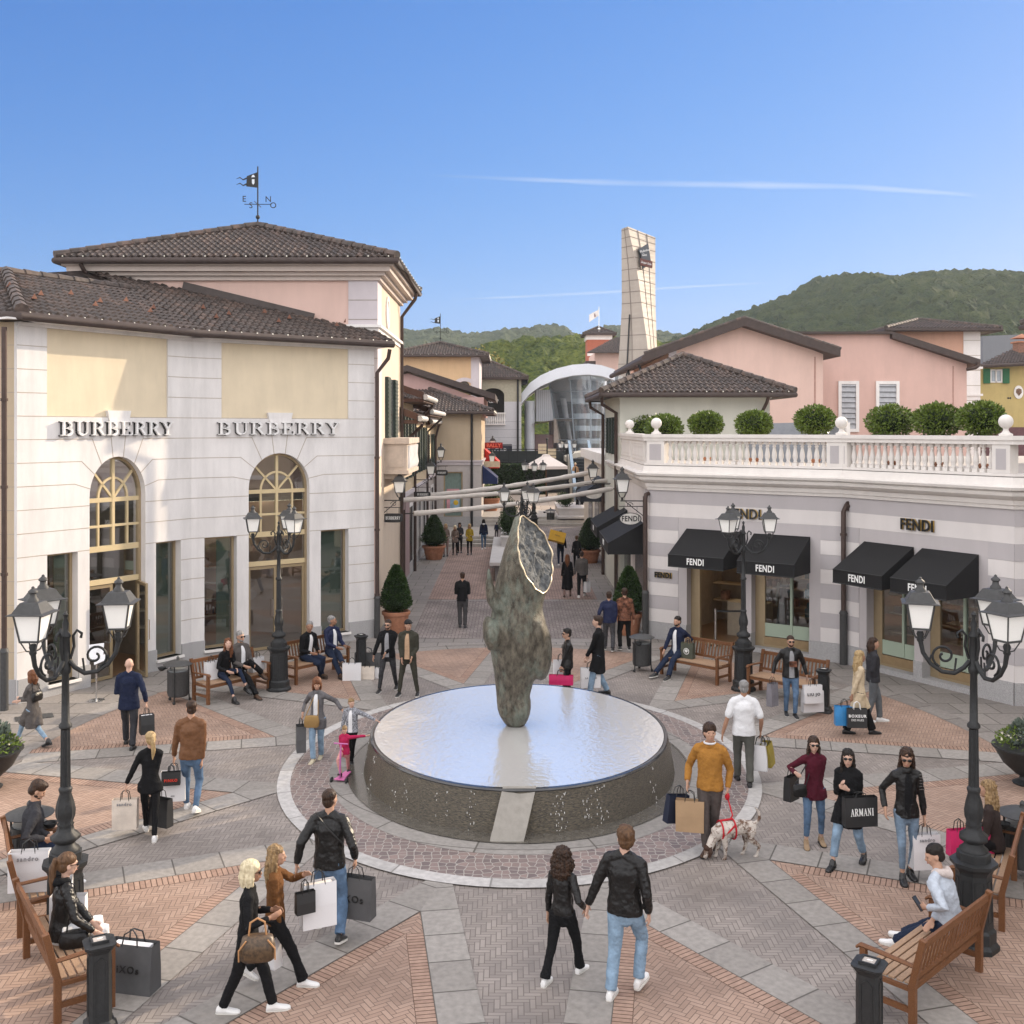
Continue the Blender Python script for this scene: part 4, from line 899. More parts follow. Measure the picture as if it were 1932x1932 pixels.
g = MB(); frame_rect(g, 1.25, 2.3, .95, 3.45, .08, .15, .25); w0 = part("window", g, bronze, FB, M=T((x0, y0, 0)))
g = MB(); g.box(1.3, 2.25, .2, .22, 1.0, 3.4); part("curtain", g, mat("green_curtain", (.20, .27, .24), .6, var=.2, scale=6, stretch=(8, 1, 1)), w0, M=T((x0, y0, 0)))
g = MB(); g.box(1.42, 2.12, .16, .18, 1.25, 2.5); p0_ = part("poster", g, mat("pink_poster", (.62, .30, .33), .6, var=.3, scale=2), w0, M=T((x0, y0, 0)))
g = MB(); g.box(1.60, 2.12, .145, .16, 1.25, 2.0); part("poster_picture", g, mat("blue_poster", (.35, .50, .62), .6, var=.3, scale=3), w0, M=T((x0, y0, 0)))
g = MB(); g.ell((1.92, .14, 1.75), (.14, .02, .14), 10, 6); part("poster_figure", g, mat("yellow_spot", (.75, .5, .05), .6), w0, M=T((x0, y0, 0)))
g = MB(); g.box(x0, x1 + .06, y0 - .06, y1, 3.82, 4.0); g.box(x0, x1 + .12, y0 - .12, y1, 4.0, 4.08); part("string_course", g, trim_l, FB)
g = MB(); g.box(x0, x1 + .04, y0 - .04, y0, .45, 1.0); part("granite_plinth", g, granite, FB)
c_ = hip_roof(-9.5, x1, y0, y1, 6.75, 1.6, FB, over=.65)
pipe("downpipe", [V((-2.2, y0 - .08, 6.6)), V((-2.2, y0 - .08, .45))], .07, "", parent=FB, m=iron)
g = MB(); g.box(-6.4, -1.62, 60.5, 70, 6.5, 7.6); g.add([(-9.5, 61, 6.5), (-1.6, 61, 6.5), (-1.6, 61, 7.45), (-6.0, 61, 9.0), (-9.5, 61, 7.9)], [(0, 1, 2, 3, 4)]); pg = broot("dusty_pink_gable_building", "dusty pink gabled building seen over the low roofs left of the street", "building", (-5, 62, 0)); part("gable_wall", g, stucco_p2, pg)
g = MB();
for a, b in (((-6.0, 60.6, 9.1), (-.95, 60.6, 7.45)), ((-6.0, 60.6, 9.1), (-9.8, 60.6, 7.9))):
	a, b = V(a), V(b); g.add([a, b, b + V((0, 0, .35)), a + V((0, 0, .35)), a + V((0, 9, 0)), b + V((0, 9, 0)), b + V((0, 9, .35)), a + V((0, 9, .35))], [(0, 1, 2, 3), (3, 2, 6, 7), (0, 4, 5, 1), (1, 5, 6, 2), (4, 7, 6, 5)])
part("gable_roof", g, fascia_m, pg)
OT = broot("orange_arcade_building", "orange block with white arches under a hipped roof at the end of the street", "building", (-5, 76, .9))
x0, x1, y0, y1 = -8.2, -2.35, 75, 81
g = wall_mb(x1 - x0, .9, 10.9, [(2.55, 3.95, 7, 9.2, .75), (4.4, 5.8 - .55, 7, 9.2, .6)], .4); part("wall", g, stucco_o, OT, M=T((x0, y0, 0)))
g = MB(); g.box(x0, x1, y0 + .42, y1, .9, 8.0); part("inner_block", g, stucco_b, OT)
g = MB()
for c, hw in ((3.25, .85), (4.85, .95)):
	po, pi_ = arch_pts(c, hw + .12, 8.35, hw + .12), arch_pts(c, hw - .14, 8.35, hw - .14)
	for a, b, d_, e_ in zip(po[:-1], po[1:], pi_[1:], pi_[:-1]): g.add([(p[0], -.06, p[1]) for p in (a, b, d_, e_)] + [(p[0], 0, p[1]) for p in (a, b, d_, e_)], [(0, 1, 2, 3), (0, 4, 5, 1), (2, 6, 7, 3)])
part("arch_trim", g, trim_l, OT, M=T((x0, y0, 0)))
g = MB(); g.box(x1 - .55, x1 + .04, y0 - .05, y1, .9, 10.9); part("corner_quoin", g, trim_l, OT); hip_roof(x0, x1, y0, y1, 11.0, 1.1, OT, over=.7)
vane((-5.27, 78, 12.1), 1.15, "small banner weathervane on the orange building far down the street")
GB = broot("white_balcony_building", "pale stone shop with arched upper window, balcony and dark shop window at the far end", "building", (-1, 82, .9))
x0, x1, y0, y1 = -3.2, .72, 82, 92
g = wall_mb(x1 - x0, .9, 7.9, [(1.5, 3.2, .9, 4.6), (.9, 2.6, 7.0, 8.2)], .3); part("lower_wall", g, mat("cool_white_stucco", (.55, .55, .57), .85, var=.04), GB, M=T((x0, y0, 0)))
g = wall_mb(x1 - x0, 7.9, 9.7, [(.9, 2.6, 7.0, 8.95, .55)], .3); part("upper_wall", g, mat("grey_olive_stucco", (.42, .40, .31), .9), GB, M=T((x0, y0, 0)))
g = MB(); g.box(x0, x1, y0 + 1.2, y1, .9, 9.6); part("inner_block", g, dark_room, GB)
g = MB()
for k in range(9): stroke(g, [(0, 1.4 + .62*k), (x1 - x0, 1.4 + .62*k)], .03)
part("wall_joints", g, mat("cool_joint", (.33, .33, .36), .9), GB, M=T((x0, y0, 0)))
hip_roof(x0 - 1, x1, y0, y1, 9.75, 1.4, GB, over=.5, lamps=False)
g = MB(); g.box(.8, 2.7, -.2, 0, 6.95, 7.05); g.box(.8, 2.7, -.2, 0, 6.1, 6.2)
for k in range(11): g.lathe([(.04, 6.2), (.08, 6.4), (.04, 6.7), (.06, 6.95)], 6, c=(.9 + k*.17, -.1, 0))
part("balcony_balustrade", g, trim_w, GB, M=T((x0, y0, 0)))
text("GAP", .42, white_paint, GB, T((x0 + 1.75, y0 - .02 + .9, 7.95)), .01)
g = MB(); g.box(1.5, 3.2, .28, .3, .9, 4.6); sw = part("shop_window", g, mat("navy_shopfront", (.03, .04, .075), .4), GB, M=T((x0, y0, 0)))
text("GAP", .5, white_paint, GB, T((x0 + 2.3, y0 + .25, 4.1)), .01)
g = MB(); g.box(2.35, 3.15, .25, .27, 1.6, 3.3); part("poster", g, mat("portrait_poster", (.16, .17, .2), .5, var=.8, scale=2.2, col2=(.4, .4, .42)), sw, M=T((x0, y0, 0)))
pipe("downpipe", [V((.45, 81.9, 9.6)), V((.45, 81.9, .9))], .08, "", parent=GB, m=iron)
GP = broot("curved_glass_pavilion", "white pavilion with a curved metal roof and bulging glass front at the far end", "building", (4.5, 86, .9))
whm = mat("white_metal_cladding", (.66, .69, .74), .45, var=.05, scale=.6, metal=.1)
Yp = 86.0
def PP(u, v, y=Yp): return PT(u, v, y)
top_ = [(984, 742), (1000, 722), (1020, 708), (1050, 695), (1080, 688), (1110, 686), (1135, 689), (1160, 697)]
g = MB(); rings = []
for u, v in top_: p = PP(u, v, Yp - 3); rings.append([p, p + V((0, 0, -.85)), p + V((0, 11, -.85)), p + V((0, 11, 0))])
g.loft(rings); part("curved_roof", g, whm, GP, True, 30)
g = MB(); p = PP(992, 745); g.tube([V((p.x + .3, Yp - .3, .9)), V((p.x + .3, Yp - .3, p.z - .5))], .42, 14); part("white_column", g, whm, GP, True)
g = MB(); a, b = PP(1012, 735), PP(1045, 790); g.box(a.x, b.x, Yp + .5, Yp + 6, b.z - .2, a.z); part("panelled_wall", g, whm, GP)
for k in range(8): pass
g = MB();
for k in range(9): g.box(a.x + .16 + k*.17, a.x + .19 + k*.17, Yp + .46, Yp + .5, b.z - .2, a.z)
part("wall_ribs", g, mat("rib_grey", (.42, .44, .47), .6), GP)
g = MB(); a, b = PP(1045, 792), PP(1090, 836); g.box(a.x, b.x, Yp + .3, Yp + 5, b.z, a.z + .1); a2 = PP(1012, 798); g.add([PP(1004, 800, Yp - 1.5), PP(1045, 792, Yp - 1.5), PP(1045, 794, Yp + 2), PP(1004, 802, Yp + 2)], [(0, 1, 2, 3)]); part("canopy", g, mat("beige_cladding", (.55, .48, .42), .7), GP)
g = MB(); a, b = PP(1010, 820), PP(1045, 868); g.box(a.x, b.x, Yp + 1, Yp + 4, .9, a.z); part("back_wall", g, mat("mauve_shopfront"), GP)
g = MB(); rings = []
for v, u0, u1 in ((712, 1034, 1187), (740, 1040, 1182), (790, 1046, 1176), (830, 1052, 1170), (868, 1058, 1165)):
	r_ = []
	for i in range(17):
		t_ = i / 16; u = u0 + (u1 - u0) * t_; p = PP(u, v - (7 if v < 720 else 0) * sin(pi * t_)); p.y = Yp + .5 - 2.6 * sin(pi * t_); r_.append(p)
	rings.append(r_)
g.loft(rings, cap=False, closed=False); part("glass_drum", g, glass_b, GP, True)
g = MB()
for r_ in rings[1:]: g.tube([p + V((0, -.05, 0)) for p in r_], .035, 5, cap=True)
for i in (0, 4, 8, 12, 16): g.tube([r_[i] + V((0, -.06, 0)) for r_ in rings], .045, 5)
part("glazing_bars", g, mat("bar_steel", (.38, .44, .50), .4, metal=.3), GP, True)
for v in (757, 785, 808, 832, 852):
	g = MB(); rr = []
	for i in range(13):
		t_ = i / 12; p = PP(1052 + 122*t_, v); p.y = Yp + 1.2 - 2.3*sin(pi*t_); rr.append([p + V((0, 0, -.2)), p + V((0, 0, .2)), V((p.x, Yp + 5, p.z + .2)), V((p.x, Yp + 5, p.z - .2))])
	g.loft(rr); part("floor_slab", g, whm, GP)
g = MB(); p, q = PP(1040, 700), PP(1180, 868); g.box(p.x, q.x, Yp + 5.2, Yp + 5.6, q.z, p.z + .3); part("inner_wall", g, mat("cool_interior", (.42, .47, .54), .6, var=.45, scale=.5, col2=(.66, .70, .75)), GP)
g = MB()
for k in range(4):
	x = PP(1074 + k*26, 0).x; g.box(x, x + .7, Yp + 2, Yp + 2.4, PP(0, 782).z, PP(0, 769).z); g.box(x, x + .9, Yp + 4.9, Yp + 5.1, PP(0, 828).z, PP(0, 812).z); g.ell((x + .3, Yp + 2.2, PP(0, 766).z), (.42, .3, .4), 10, 6)
part("cafe_fitting", g, mat("plum_fitting", (.14, .11, .15), .6), GP)
g = MB(); rings = []
for u, v in ((1068, 862), (1085, 855), (1105, 852), (1135, 852), (1150, 853)): p = PP(u, v, 78); rings.append([p, p + V((0, 0, -.35)), p + V((0, 5, -.35)), p + V((0, 5, 0))])
g.loft(rings); part("porch_roof", g, mat("cream_metal", (.62, .58, .50), .5), GP, True, 30)
g = MB(); a, b = PT(1080, 870, 77), PT(1118, 935, 70)
for k in range(14): t_ = k / 14; g.box(PT(1085, 0, 74).x, PT(1112, 0, 74).x, 70 + k * .5, 71 + k * .5, .9, 1.05 + k * .2)
part("escalator_steps", g, mat("escalator_dark", (.06, .065, .07), .5, metal=.3), GP)
g = MB()
for u in (1078, 1116): x = PT(u, 0, 74).x; g.bar((x, 69.5, 1.9), (x, 77, 4.9), .2, .12); g.bar((x, 69.5, 1.4), (x, 77, 4.3), .06, .9)
part("escalator_balustrade", g, mat("blue_glass_side", (.25, .33, .40), .2), GP)
g = MB()
for u in (1070, 1074, 1082): p = PT(u, 870, 78); g.bar(PT(u, 866, 78), PT(u + 6, 930, 78), .18, .18)
part("porch_strut", g, mat("cream_metal"), GP)
RT = broot("red_bell_turret", "small red turret with white arch and flag far behind the glass pavilion", "tower", (8.3, 120, 0))
y = 120.0; a, b = PT(1108, 640, y), PT(1160, 760, y); g = MB(); g.box(a.x, b.x - .4, y, y + 3, 0, a.z); part("turret_wall", g, mat("brick_red_stucco", (.40, .13, .08), .9), RT)
g = MB(); g.box(a.x - .1, b.x - .3, y - .1, y + 3.1, a.z - .05, a.z + .6); g.box(a.x, b.x - .4, y - .04, y, a.z - 1.9, a.z - 1.6)
po, pi_ = arch_pts((a.x + b.x)/2 - .1, .75, a.z - 1.6, .75), arch_pts((a.x + b.x)/2 - .1, .5, a.z - 1.6, .5)
for p, q, r_, s_ in zip(po[:-1], po[1:], pi_[1:], pi_[:-1]): g.quad((p[0], y - .06, p[1]), (q[0], y - .06, q[1]), (r_[0], y - .06, r_[1]), (s_[0], y - .06, s_[1]))
part("arch_trim", g, trim_w, RT); hip_roof(a.x, b.x - .4, y, y + 3, a.z + .6, .9, RT, over=.5, lamps=False)
fp = PT(1130, 627, y); g = MB(); g.tube([fp, fp + V((0, 0, 2.9))], .05, 6); g.ell(fp + V((0, 0, .35)), (.18,)*3, 8, 6); fl = root("flagpole", "white flag blowing on a pole above the red turret", "flag", tuple(fp)); part("pole", g, mat("steel"), fl, M=None).matrix_basis = WM(fl).inverted()
g = MB(); rings = []
for k in range(7): t_ = k / 6; x = -1.1 * t_; rings.append([fp + V((x, .12 * sin(t_ * 7), 2.6 - .6*t_)), fp + V((x, .12 * sin(t_ * 7), 1.9 - .75*t_))])
g.loft(rings, cap=False, closed=False); part("flag_cloth", g, mat("flag_white", (.75, .72, .70), .8), fl, True, M=Matrix.Identity(4))
g = MB(); gq = [fp + V((-.45, -.03, 2.15)), fp + V((-.8, -.03, 1.95)), fp + V((-.7, -.03, 1.6)), fp + V((-.35, -.03, 1.8))]; g.add(gq, [(0, 1, 2, 3)]); part("flag_emblem", g, mat("emblem_brown", (.2, .12, .12), .7), fl, M=Matrix.Identity(4))
RP = broot("distant_pink_building", "pale pink building with tiled roof beside the slanted stone pylon", "building", (12, 105, 0))
y = 105.0; a, b = PT(1122, 665, y), PT(1172, 760, y); g = MB(); g.box(a.x, b.x + 3, y, y + 8, 0, a.z); part("wall", g, stucco_p, RP)
tile_plane([V((a.x - .9, y - .8, a.z - .1)), V((b.x + 3, y - .8, a.z - .1)), V((b.x + 3, y + 5, a.z + 1.9)), V((a.x + 2.5, y + 5, a.z + 1.9))], RP);
g = MB(); a, b = PT(1105, 681, y - 4), PT(1122, 700, y - 4); g.box(a.x, b.x + .1, y - 4, y, 0, a.z); part("lean_to", g, fascia_m, RP)
PY = broot("stone_pylon", "tall slanted pale stone pylon with a dark sign near its top", "tower", (22, 95, 0))
yp = 95.0; rings = []
for v, l, c, r in ((760, 1163, 1229, 1246), (690, 1166.5, 1225, 1242), (640, 1170, 1220, 1239), (580, 1173, 1211, 1237), (540, 1173, 1206, 1236.5), (500, 1172.8, 1199.5, 1236.5), (460, 1172.6, 1191, 1236.5), (432, 1172.5, 1184.5, 1236.5)):
	L_, C_, R_ = PT(l, v, yp), PT(c, v, yp - 1.2), PT(r, v, yp + 2); B_ = PT((l + r) / 2, v, yp + 4); z = L_.z; C_.z = z; R_.z = z; B_.z = z
	if v == 432: R_.z = PT(0, 448, yp + 2).z; B_.z = (R_.z + z) / 2
	C_ = V((PT(c, v, yp - 1.2).x, yp - 1.2, C_.z)); rings.append([L_, C_, R_, B_])
rings_ = rings; rings = [rings_[0]]
for r0_, r1_ in zip(rings_[:-1], rings_[1:]): rings += [[p.lerp(q, k / 5) for p, q in zip(r0_, r1_)] for k in range(1, 6)]
g = MB(); g.loft(rings); part("shaft", g, mat("pylon_limestone", (.40, .35, .30), .6, var=.06, scale=.4, dirt=.12), PY)
g = MB()
for k in range(14):
	t_ = k / 13 * .98; f_ = t_ * (len(rings) - 1); i = min(int(f_), len(rings) - 2); u_ = f_ - i; q = [rings[i][m].lerp(rings[i+1][m], u_) for m in range(3)]
	for a, b in ((q[0], q[1]), (q[1], q[2])): n_ = V((b.y - a.y, -(b.x - a.x), 0)).normalized() * .004; g.bar(a + n_, b + n_, .03, .06)
for side in ((0, 1, .45), (1, 2, .35), (1, 2, .68)):
	pts = [r_[side[0]].lerp(r_[side[1]], side[2]) for r_ in rings]
	for a, b in zip(pts[:-1], pts[1:]): n_ = V((.0, -.04, 0)); g.bar(a + n_, b + n_, .03, .05)
part("panel_joints", g, mat("pylon_joint", (.20, .17, .15), .9), PY)
g = MB(); a, b = rings_[0][0].lerp(rings_[0][1], .25), rings_[4][0].lerp(rings_[4][1], .45); g.bar(a + V((0, -.06, 0)), b + V((0, -.06, -2.6)), .09, .1); part("dark_slot", g, iron, PY)
def py(u, v, y): return PT(u, v, y)
g = MB(); P = [(1204, 470), (1223, 459), (1228, 492), (1224, 500), (1212, 507), (1210, 480)]; P2 = [py(u, v, yp - .9) for u, v in P]; g.add(P2 + [p + V((0, .5, 0)) for p in P2], [tuple(range(6)), (6, 0, 5, 11)] + [(i, (i+1) % 6, 6 + (i+1) % 6, 6 + i) for i in range(6)]); sg = part("sign_plate", g, mat("sign_charcoal", (.07, .075, .085), .4), PY)
g = MB(); P = [(1199, 478), (1206, 467), (1211, 482), (1212, 497), (1205, 492)]; P2 = [py(u, v, yp - .5) for u, v in P]; g.add(P2 + [p + V((0, .3, 0)) for p in P2], [tuple(range(5))] + [(i, (i+1) % 5, 5 + (i+1) % 5, 5 + i) for i in range(5)]); part("sign_plate_back", g, iron, PY)
g = MB(); P = [(1208, 487), (1231, 493), (1231, 505), (1208, 500)]; P2 = [py(u, v, yp - 1.1) for u, v in P]; g.add(P2 + [p + V((0, .4, 0)) for p in P2], [(0, 1, 2, 3), (0, 4, 5, 1), (2, 6, 7, 3), (1, 5, 6, 2)]); part("sign_band", g, mat("sign_rust", (.13, .05, .04), .5), PY)
text("McArthur", .30, white_paint, PY, T(py(1217, 473, yp - .95)) @ Matrix.Rotation(-.25, 4, 'Y') , .01, sx=.75); text("Glen", .30, white_paint, PY, T(py(1216, 481, yp - .95)), .01, sx=.75)
text("Designer Outlet", .26, white_paint, PY, T(py(1219.5, 496.5, yp - 1.13)) @ Matrix.Rotation(.26, 4, 'Y'), .01, sx=.55)
# ================================================================= RIGHT: striped shop with terrace
FE = broot("striped_shop_building", "single-storey white and grey banded shop with black awnings and a balustraded roof terrace", "building", (C1.x, C1.y, 0))
grey_band = mat("grey_band_stucco", (.47, .44, .445), .85, var=.04, scale=1.2, bump=.12, bscale=60, dirt=.08)
white_band = mat("white_band_stucco", (.70, .66, .64), .85, var=.04, scale=1.2, bump=.12, bscale=60, dirt=.08)
plain_band = mat("plain_mauve_stucco", (.50, .465, .465), .85, var=.04, scale=1.2, bump=.12, bscale=60, dirt=.08)
MC, LC = frame(C0, C1); MD, LD = frame(C1, C2)
awn_spec = []
def ffacade(M, L_, piers, holes, rooms=True):
	hs = [(a * L_, b * L_, z0, 3.0) for a, b, z0 in holes]
	g = wall_mb(L_, .47, 3.38, hs, .34); part("wall", g, plain_band, FE, M=M)
	gw, gg = MB(), MB(); h = .364
	for k in range(10):
		z1 = 4.11 - h * k; z0 = z1 - h; m_ = gg if k % 2 == 0 else gw
		if k < 2: m_.box(0, L_, -.0, .34, z0, z1 - .001)
		else:
			for a, b in piers: m_.box(a * L_, b * L_, -.012, -.001, z0 + .004, z1 - .004)
	part("grey_bands", gg, grey_band, FE, M=M); part("white_bands", gw, white_band, FE, M=M)
	g = wall_mb(L_, 0, .47, [(a, b, -.1 if z0 == 0 else z0, .6) for a, b, z0, z1 in hs], .38); g.v = [(x, y - .04, z) for x, y, z in g.v]; part("granite_plinth", g, granite, FE, M=M)
	for (a, b, z0, z1), (_, _, zz) in zip(hs, holes):
		g = MB(); frame_rect(g, a + .22, b, z0, z1, .06, .22, .32); g.box(a, a + .22, .25, .33, z0, z1)
		o = part("shop_window" if zz else "shop_doorway", g, bronze, FE, M=M)
		if zz:
			q = MB(); q.quad((a + .27, .26, z0), (b - .05, .26, z0), (b - .05, .26, z1), (a + .27, .26, z1)); part("pane", q, glass, o, M=M)
			q = MB(); q.box(a + .26, b - .06, .21, .24, z0 + .06, z0 + .26); part("bronze_kickboard", q, mat("kickboard_bronze", (.34, .24, .13), .45, metal=.4), o, M=M)
			q = MB(); q.box(a + .26, b - .06, .23, .25, z0 + .28, z0 + .62); part("lower_panel", q, blind_g, o, M=M)
			x = a + .22 + (b - a - .22) * .58; q = MB(); q.box(x - .03, x + .03, .21, .3, z0 + .3, z1); part("mullion", q, blind_g, o, M=M)
ffacade(MC, LC, [(0, .164), (.886, 1)], [(.21, .497, 0), (.55, .833, .12)])
ffacade(MD, LD, [(0, .095), (.866, 1)], [(.144, .448, .12), (.50, .815, .12)])
for M, L_ in ((MC, LC), (MD, LD)):
	room(FE, M, .4, L_ - .4, 3.3, 3.8, y0=.4)
	g = MB(); rnd = random.Random(int(L_ * 100))
	for z in (.7, 1.2, 1.7, 2.2): g.box(.5, L_ - .5, 3.0, 3.4, z, z + .04)
	part("shop_shelf", g, mat("warm_shelf", (.45, .33, .2), .5), FE, M=M)
	g = MB()
	for k in range(30):
		x = rnd.uniform(.6, L_ - .8); z = rnd.choice((.74, 1.24, 1.74, 2.24)); g.box(x, x + rnd.uniform(.1, .25), 3.02, 3.3, z, z + rnd.uniform(.1, .28))
	part("shelf_goods", g, mat("shop_goods"), FE, M=M)
	g = MB()
	for x in (1.2, 2.6, 4.0):
		for y in (1.3, 2.5): g.box(x, x + .5, y, y + .03, 3.25, 3.29)
	part("fill_panels", g, spot_l, FE, M=M)
g = MB(); g.box(1.6, 2.7, 1.6, 2.2, .02, .95); g.box(3.3, 3.34, 1.0, 1.6, .7, .74); part("shop_counter", g, mat("pale_counter", (.50, .43, .33), .5), FE, M=MC)
def mannequin(M, s, y, label, dress):
	R_ = broot("mannequin", label, "mannequin", tuple(M @ V((s, y, .35)))); Q = M @ T((s, y, .35))
	g = MB(); g.tube([(0, 0, .75), (0, 0, 1.05), (0, 0, 1.28), (0, 0, 1.40)], [.13, .10, .15, .06], 12, sq=.65, ref=(0, 1, 0)); g.tube([(0, 0, 1.38), (0, 0, 1.5)], .04, 8); g.ell((0, 0, 1.58), (.075, .09, .11), 12, 8)
	for s_ in (-1, 1): g.tube([(s_*.17, 0, 1.36), (s_*.22, 0, 1.05), (s_*.2, -.05, .8)], [.04, .035, .025], 8, round_=True)
	part("figure", g, mat("mannequin_ivory", (.62, .55, .45), .45), R_, True, M=Q)
	g = MB(); g.lathe([(.13, 1.18), (.11, 1.0), (.17, .8), (.21, .45), (.25, .08)], 20); g.tube([(0, 0, 1.15), (0, 0, 1.36)], [.15, .13], 12, sq=.7, ref=(0, 1, 0)); part("dress", g, dress, R_, True, M=Q)
dr_g = mat("grey_dress", (.16, .17, .18), .8, var=.25, scale=18, stretch=(1, 1, .05))
mannequin(MC, .66 * LC, .75, "mannequin in a long grey dress standing in the striped shop's display window", dr_g)
g = MB()
for z in (.9, 1.4, 1.9, 2.4): g.box(.75 * LC, .82 * LC, .5, .9, z, z + .03)
part("window_shelf", g, mat("warm_shelf"), FE, M=MC)
g = MB();
for z, c in ((.93, 0), (1.43, 1), (1.93, 0)): g.box(.77 * LC, .80 * LC, .6, .75, z, z + .22); g.ell((.785 * LC, .67, z + .28), (.07, .02, .1), 10, 6)
part("handbag_display", g, mat("teal_goods", (.06, .16, .17), .5), FE, M=MC)
for a, b in ((.2, .44), (.56, .80)):
	g = MB()
	for z in (.9, 1.35, 1.8, 2.25): g.box(a * LD, b * LD, .45, .85, z, z + .03)
	part("window_shelf", g, mat("warm_shelf"), FE, M=MD)
	g = MB(); rnd = random.Random(int(a * 100))
	for k in range(9): x = rnd.uniform(a + .01, b - .05) * LD; z = rnd.choice((.93, 1.38, 1.83)); g.box(x, x + .2, .5, .65, z, z + .16)
	part("handbag_display", g, mat("leather_goods", (.10, .06, .045), .5, var=.7, scale=2.5, col2=(.35, .22, .13)), FE, M=MD)
	g = MB(); g.box(a * LD, b * LD, .95, 1.0, .3, 3.0); part("display_back", g, mat("display_back", (.30, .25, .19), .6), FE, M=MD)
	g = MB(); g.box(a * LD + .1, b * LD - .1, .6, .64, 2.94, 2.98); part("fill_panels", g, spot_l, FE, M=MD)
def awning(name, M, a, b, z_top, drop, z_val, h_val, p, label, word=None, group="black canvas awnings of the striped shop", m=black_cloth, size=.23, wmat=None, tsx=.72):
	o0 = M @ V((a, 0, z_top)); R_ = broot(name, label, "awning", tuple(o0), group=group)
	P = [(a, -.03, z_top), (b, -.03, z_top), (b, -p, z_val), (a, -p, z_val), (a, -p, z_val - h_val), (b, -p, z_val - h_val), (a, -.03, z_val - h_val), (b, -.03, z_val - h_val), (a, -.03, z_val), (b, -.03, z_val)]
	g = MB(); g.add(P, [(3, 2, 1, 0), (4, 5, 2, 3), (0, 8, 6, 4, 3), (1, 2, 5, 7, 9)])
	c = V(((a + b) / 2, -p / 2, z_val)); P2 = [tuple(c + (V(q) - c) * .985) for q in P]; k = len(g.v); g.v += P2;
	for f in [(3, 2, 1, 0), (4, 5, 2, 3), (0, 8, 6, 4, 3), (1, 2, 5, 7, 9)]: g.f.append(tuple(k + i for i in reversed(f))); g.mi.append(0)
	part("canvas", g, m, R_, M=M)
	g = MB(); g.tube([(a, -p, z_val - h_val), (b, -p, z_val - h_val)], .014, 6); g.tube([(a, -p, z_val), (b, -p, z_val)], .012, 6); part("frame_bar", g, iron, R_, M=M)
	if word: text(word, size, wmat or white_paint, R_, M @ T(((a + b) / 2 - .18 * (b - a) * 0, -p - .008, z_val - h_val / 2)), .003, .006, 1.12, tsx)
	return R_
FW = "FENDI"
awning("awning", MC, .212 * LC, .50 * LC, 3.1, 0, 2.5, .31, 1.1, "black awning over the doorway of the striped shop", FW)
awning("awning", MC, .565 * LC, .84 * LC, 3.08, 0, 2.48, .31, 1.1, "black awning over the display window with the grey dress", FW)
awning("awning", MD, .135 * LD, .45 * LD, 3.08, 0, 2.48, .31, 1.1, "black awning beside the bent brown drainpipe, over the window with shelves of handbags", FW)
awning("awning", MD, .50 * LD, .82 * LD, 3.08, 0, 2.48, .31, 1.1, "rightmost black awning, partly behind the large lamp's lanterns", FW)
for M, s, z, sz in ((MC, .52 * LC, 3.56, .36), (MD, .473 * LD, 3.58, .36), (MC, .084 * LC, 1.77, .20)):
	text(FW, sz, gold, FE, M @ T((s, -.035, z)), .012, .010, 1.12, .86, name="letter_edge"); text(FW, sz, black_gloss, FE, M @ T((s - .012, -.055, z)), .010, .009, 1.12, .86)
SW0 = V((3.95, 41.0, 0))
line = [SW0, V((C0.x, C0.y, 0)), V((C1.x, C1.y, 0)), V((C2.x, C2.y, 0)), V((C2.x + 1.6, C2.y - .2, 0))]
def offs(line, d):
	out = []
	for i, p in enumerate(line):
		ns = []
		for a, b in ((i - 1, i), (i, i + 1)):
			if a >= 0 and b < len(line): t_ = (line[b] - line[a]).normalized(); ns.append(V((t_.y, -t_.x, 0)))
		n_ = sum(ns, V((0, 0, 0))).normalized(); k = 1 / max(.3, n_.dot(ns[0])); out.append(p + n_ * d * k)
	return out
ns_ = 1 if offs(line, 1)[1].y < line[1].y else -1
prof = [(.0, 4.11), (.05, 4.11), (.07, 4.19), (.10, 4.20), (.12, 4.30), (.20, 4.34), (.28, 4.40), (.30, 4.47), (.26, 4.50), (.36, 4.52), (.38, 4.58), (.20, 4.62), (.16, 4.78), (.0, 4.80), (-.34, 4.80)]
g = MB(); rows = [[p + V((0, 0, z)) for p in offs(line, ns_ * d)] for d, z in prof]; g.loft(rows, cap=False, closed=False); part("cornice", g, stucco_w if False else mat("cornice_white", (.74, .70, .66), .7, var=.03, dirt=.1), FE, False)
def rail(pts, d0, d1, z0, z1):
	a, b = offs(pts, ns_ * d0), offs(pts, ns_ * d1); g = MB(); g.loft([[q[i] + V((0, 0, z)) for q, z in ((a, z0), (b, z0), (b, z1), (a, z1))] for i in range(len(pts))]); return g
part("balustrade_rail", rail(line, -.14, .17, 5.47, 5.56).merge(rail(line, -.17, .20, 5.56, 5.65)), mat("cornice_white"), FE)
part("balustrade_base", rail(line, -.13, .15, 4.80, 4.86), mat("cornice_white"), FE)
def pedestal(M, a, b, y0=-.15, y1=.13, inset=True):
	g = MB(); g.box(a, b, y0, y1, 4.862, 5.468); o = part("balustrade_pedestal", g, mat("cornice_white"), FE, M=M)
	if inset: q = MB(); q.box(a + .09, b - .09, y0 - .004, y0 + .01, 4.94, 5.38); part("pedestal_panel", q, grey_band, o, M=M)
pedestal(MC, .0, .54); pedestal(MC, LC - .42, LC - .02); pedestal(MD, .02, .16 + .02); pedestal(MD, LD - .42, LD)
bal_me = None
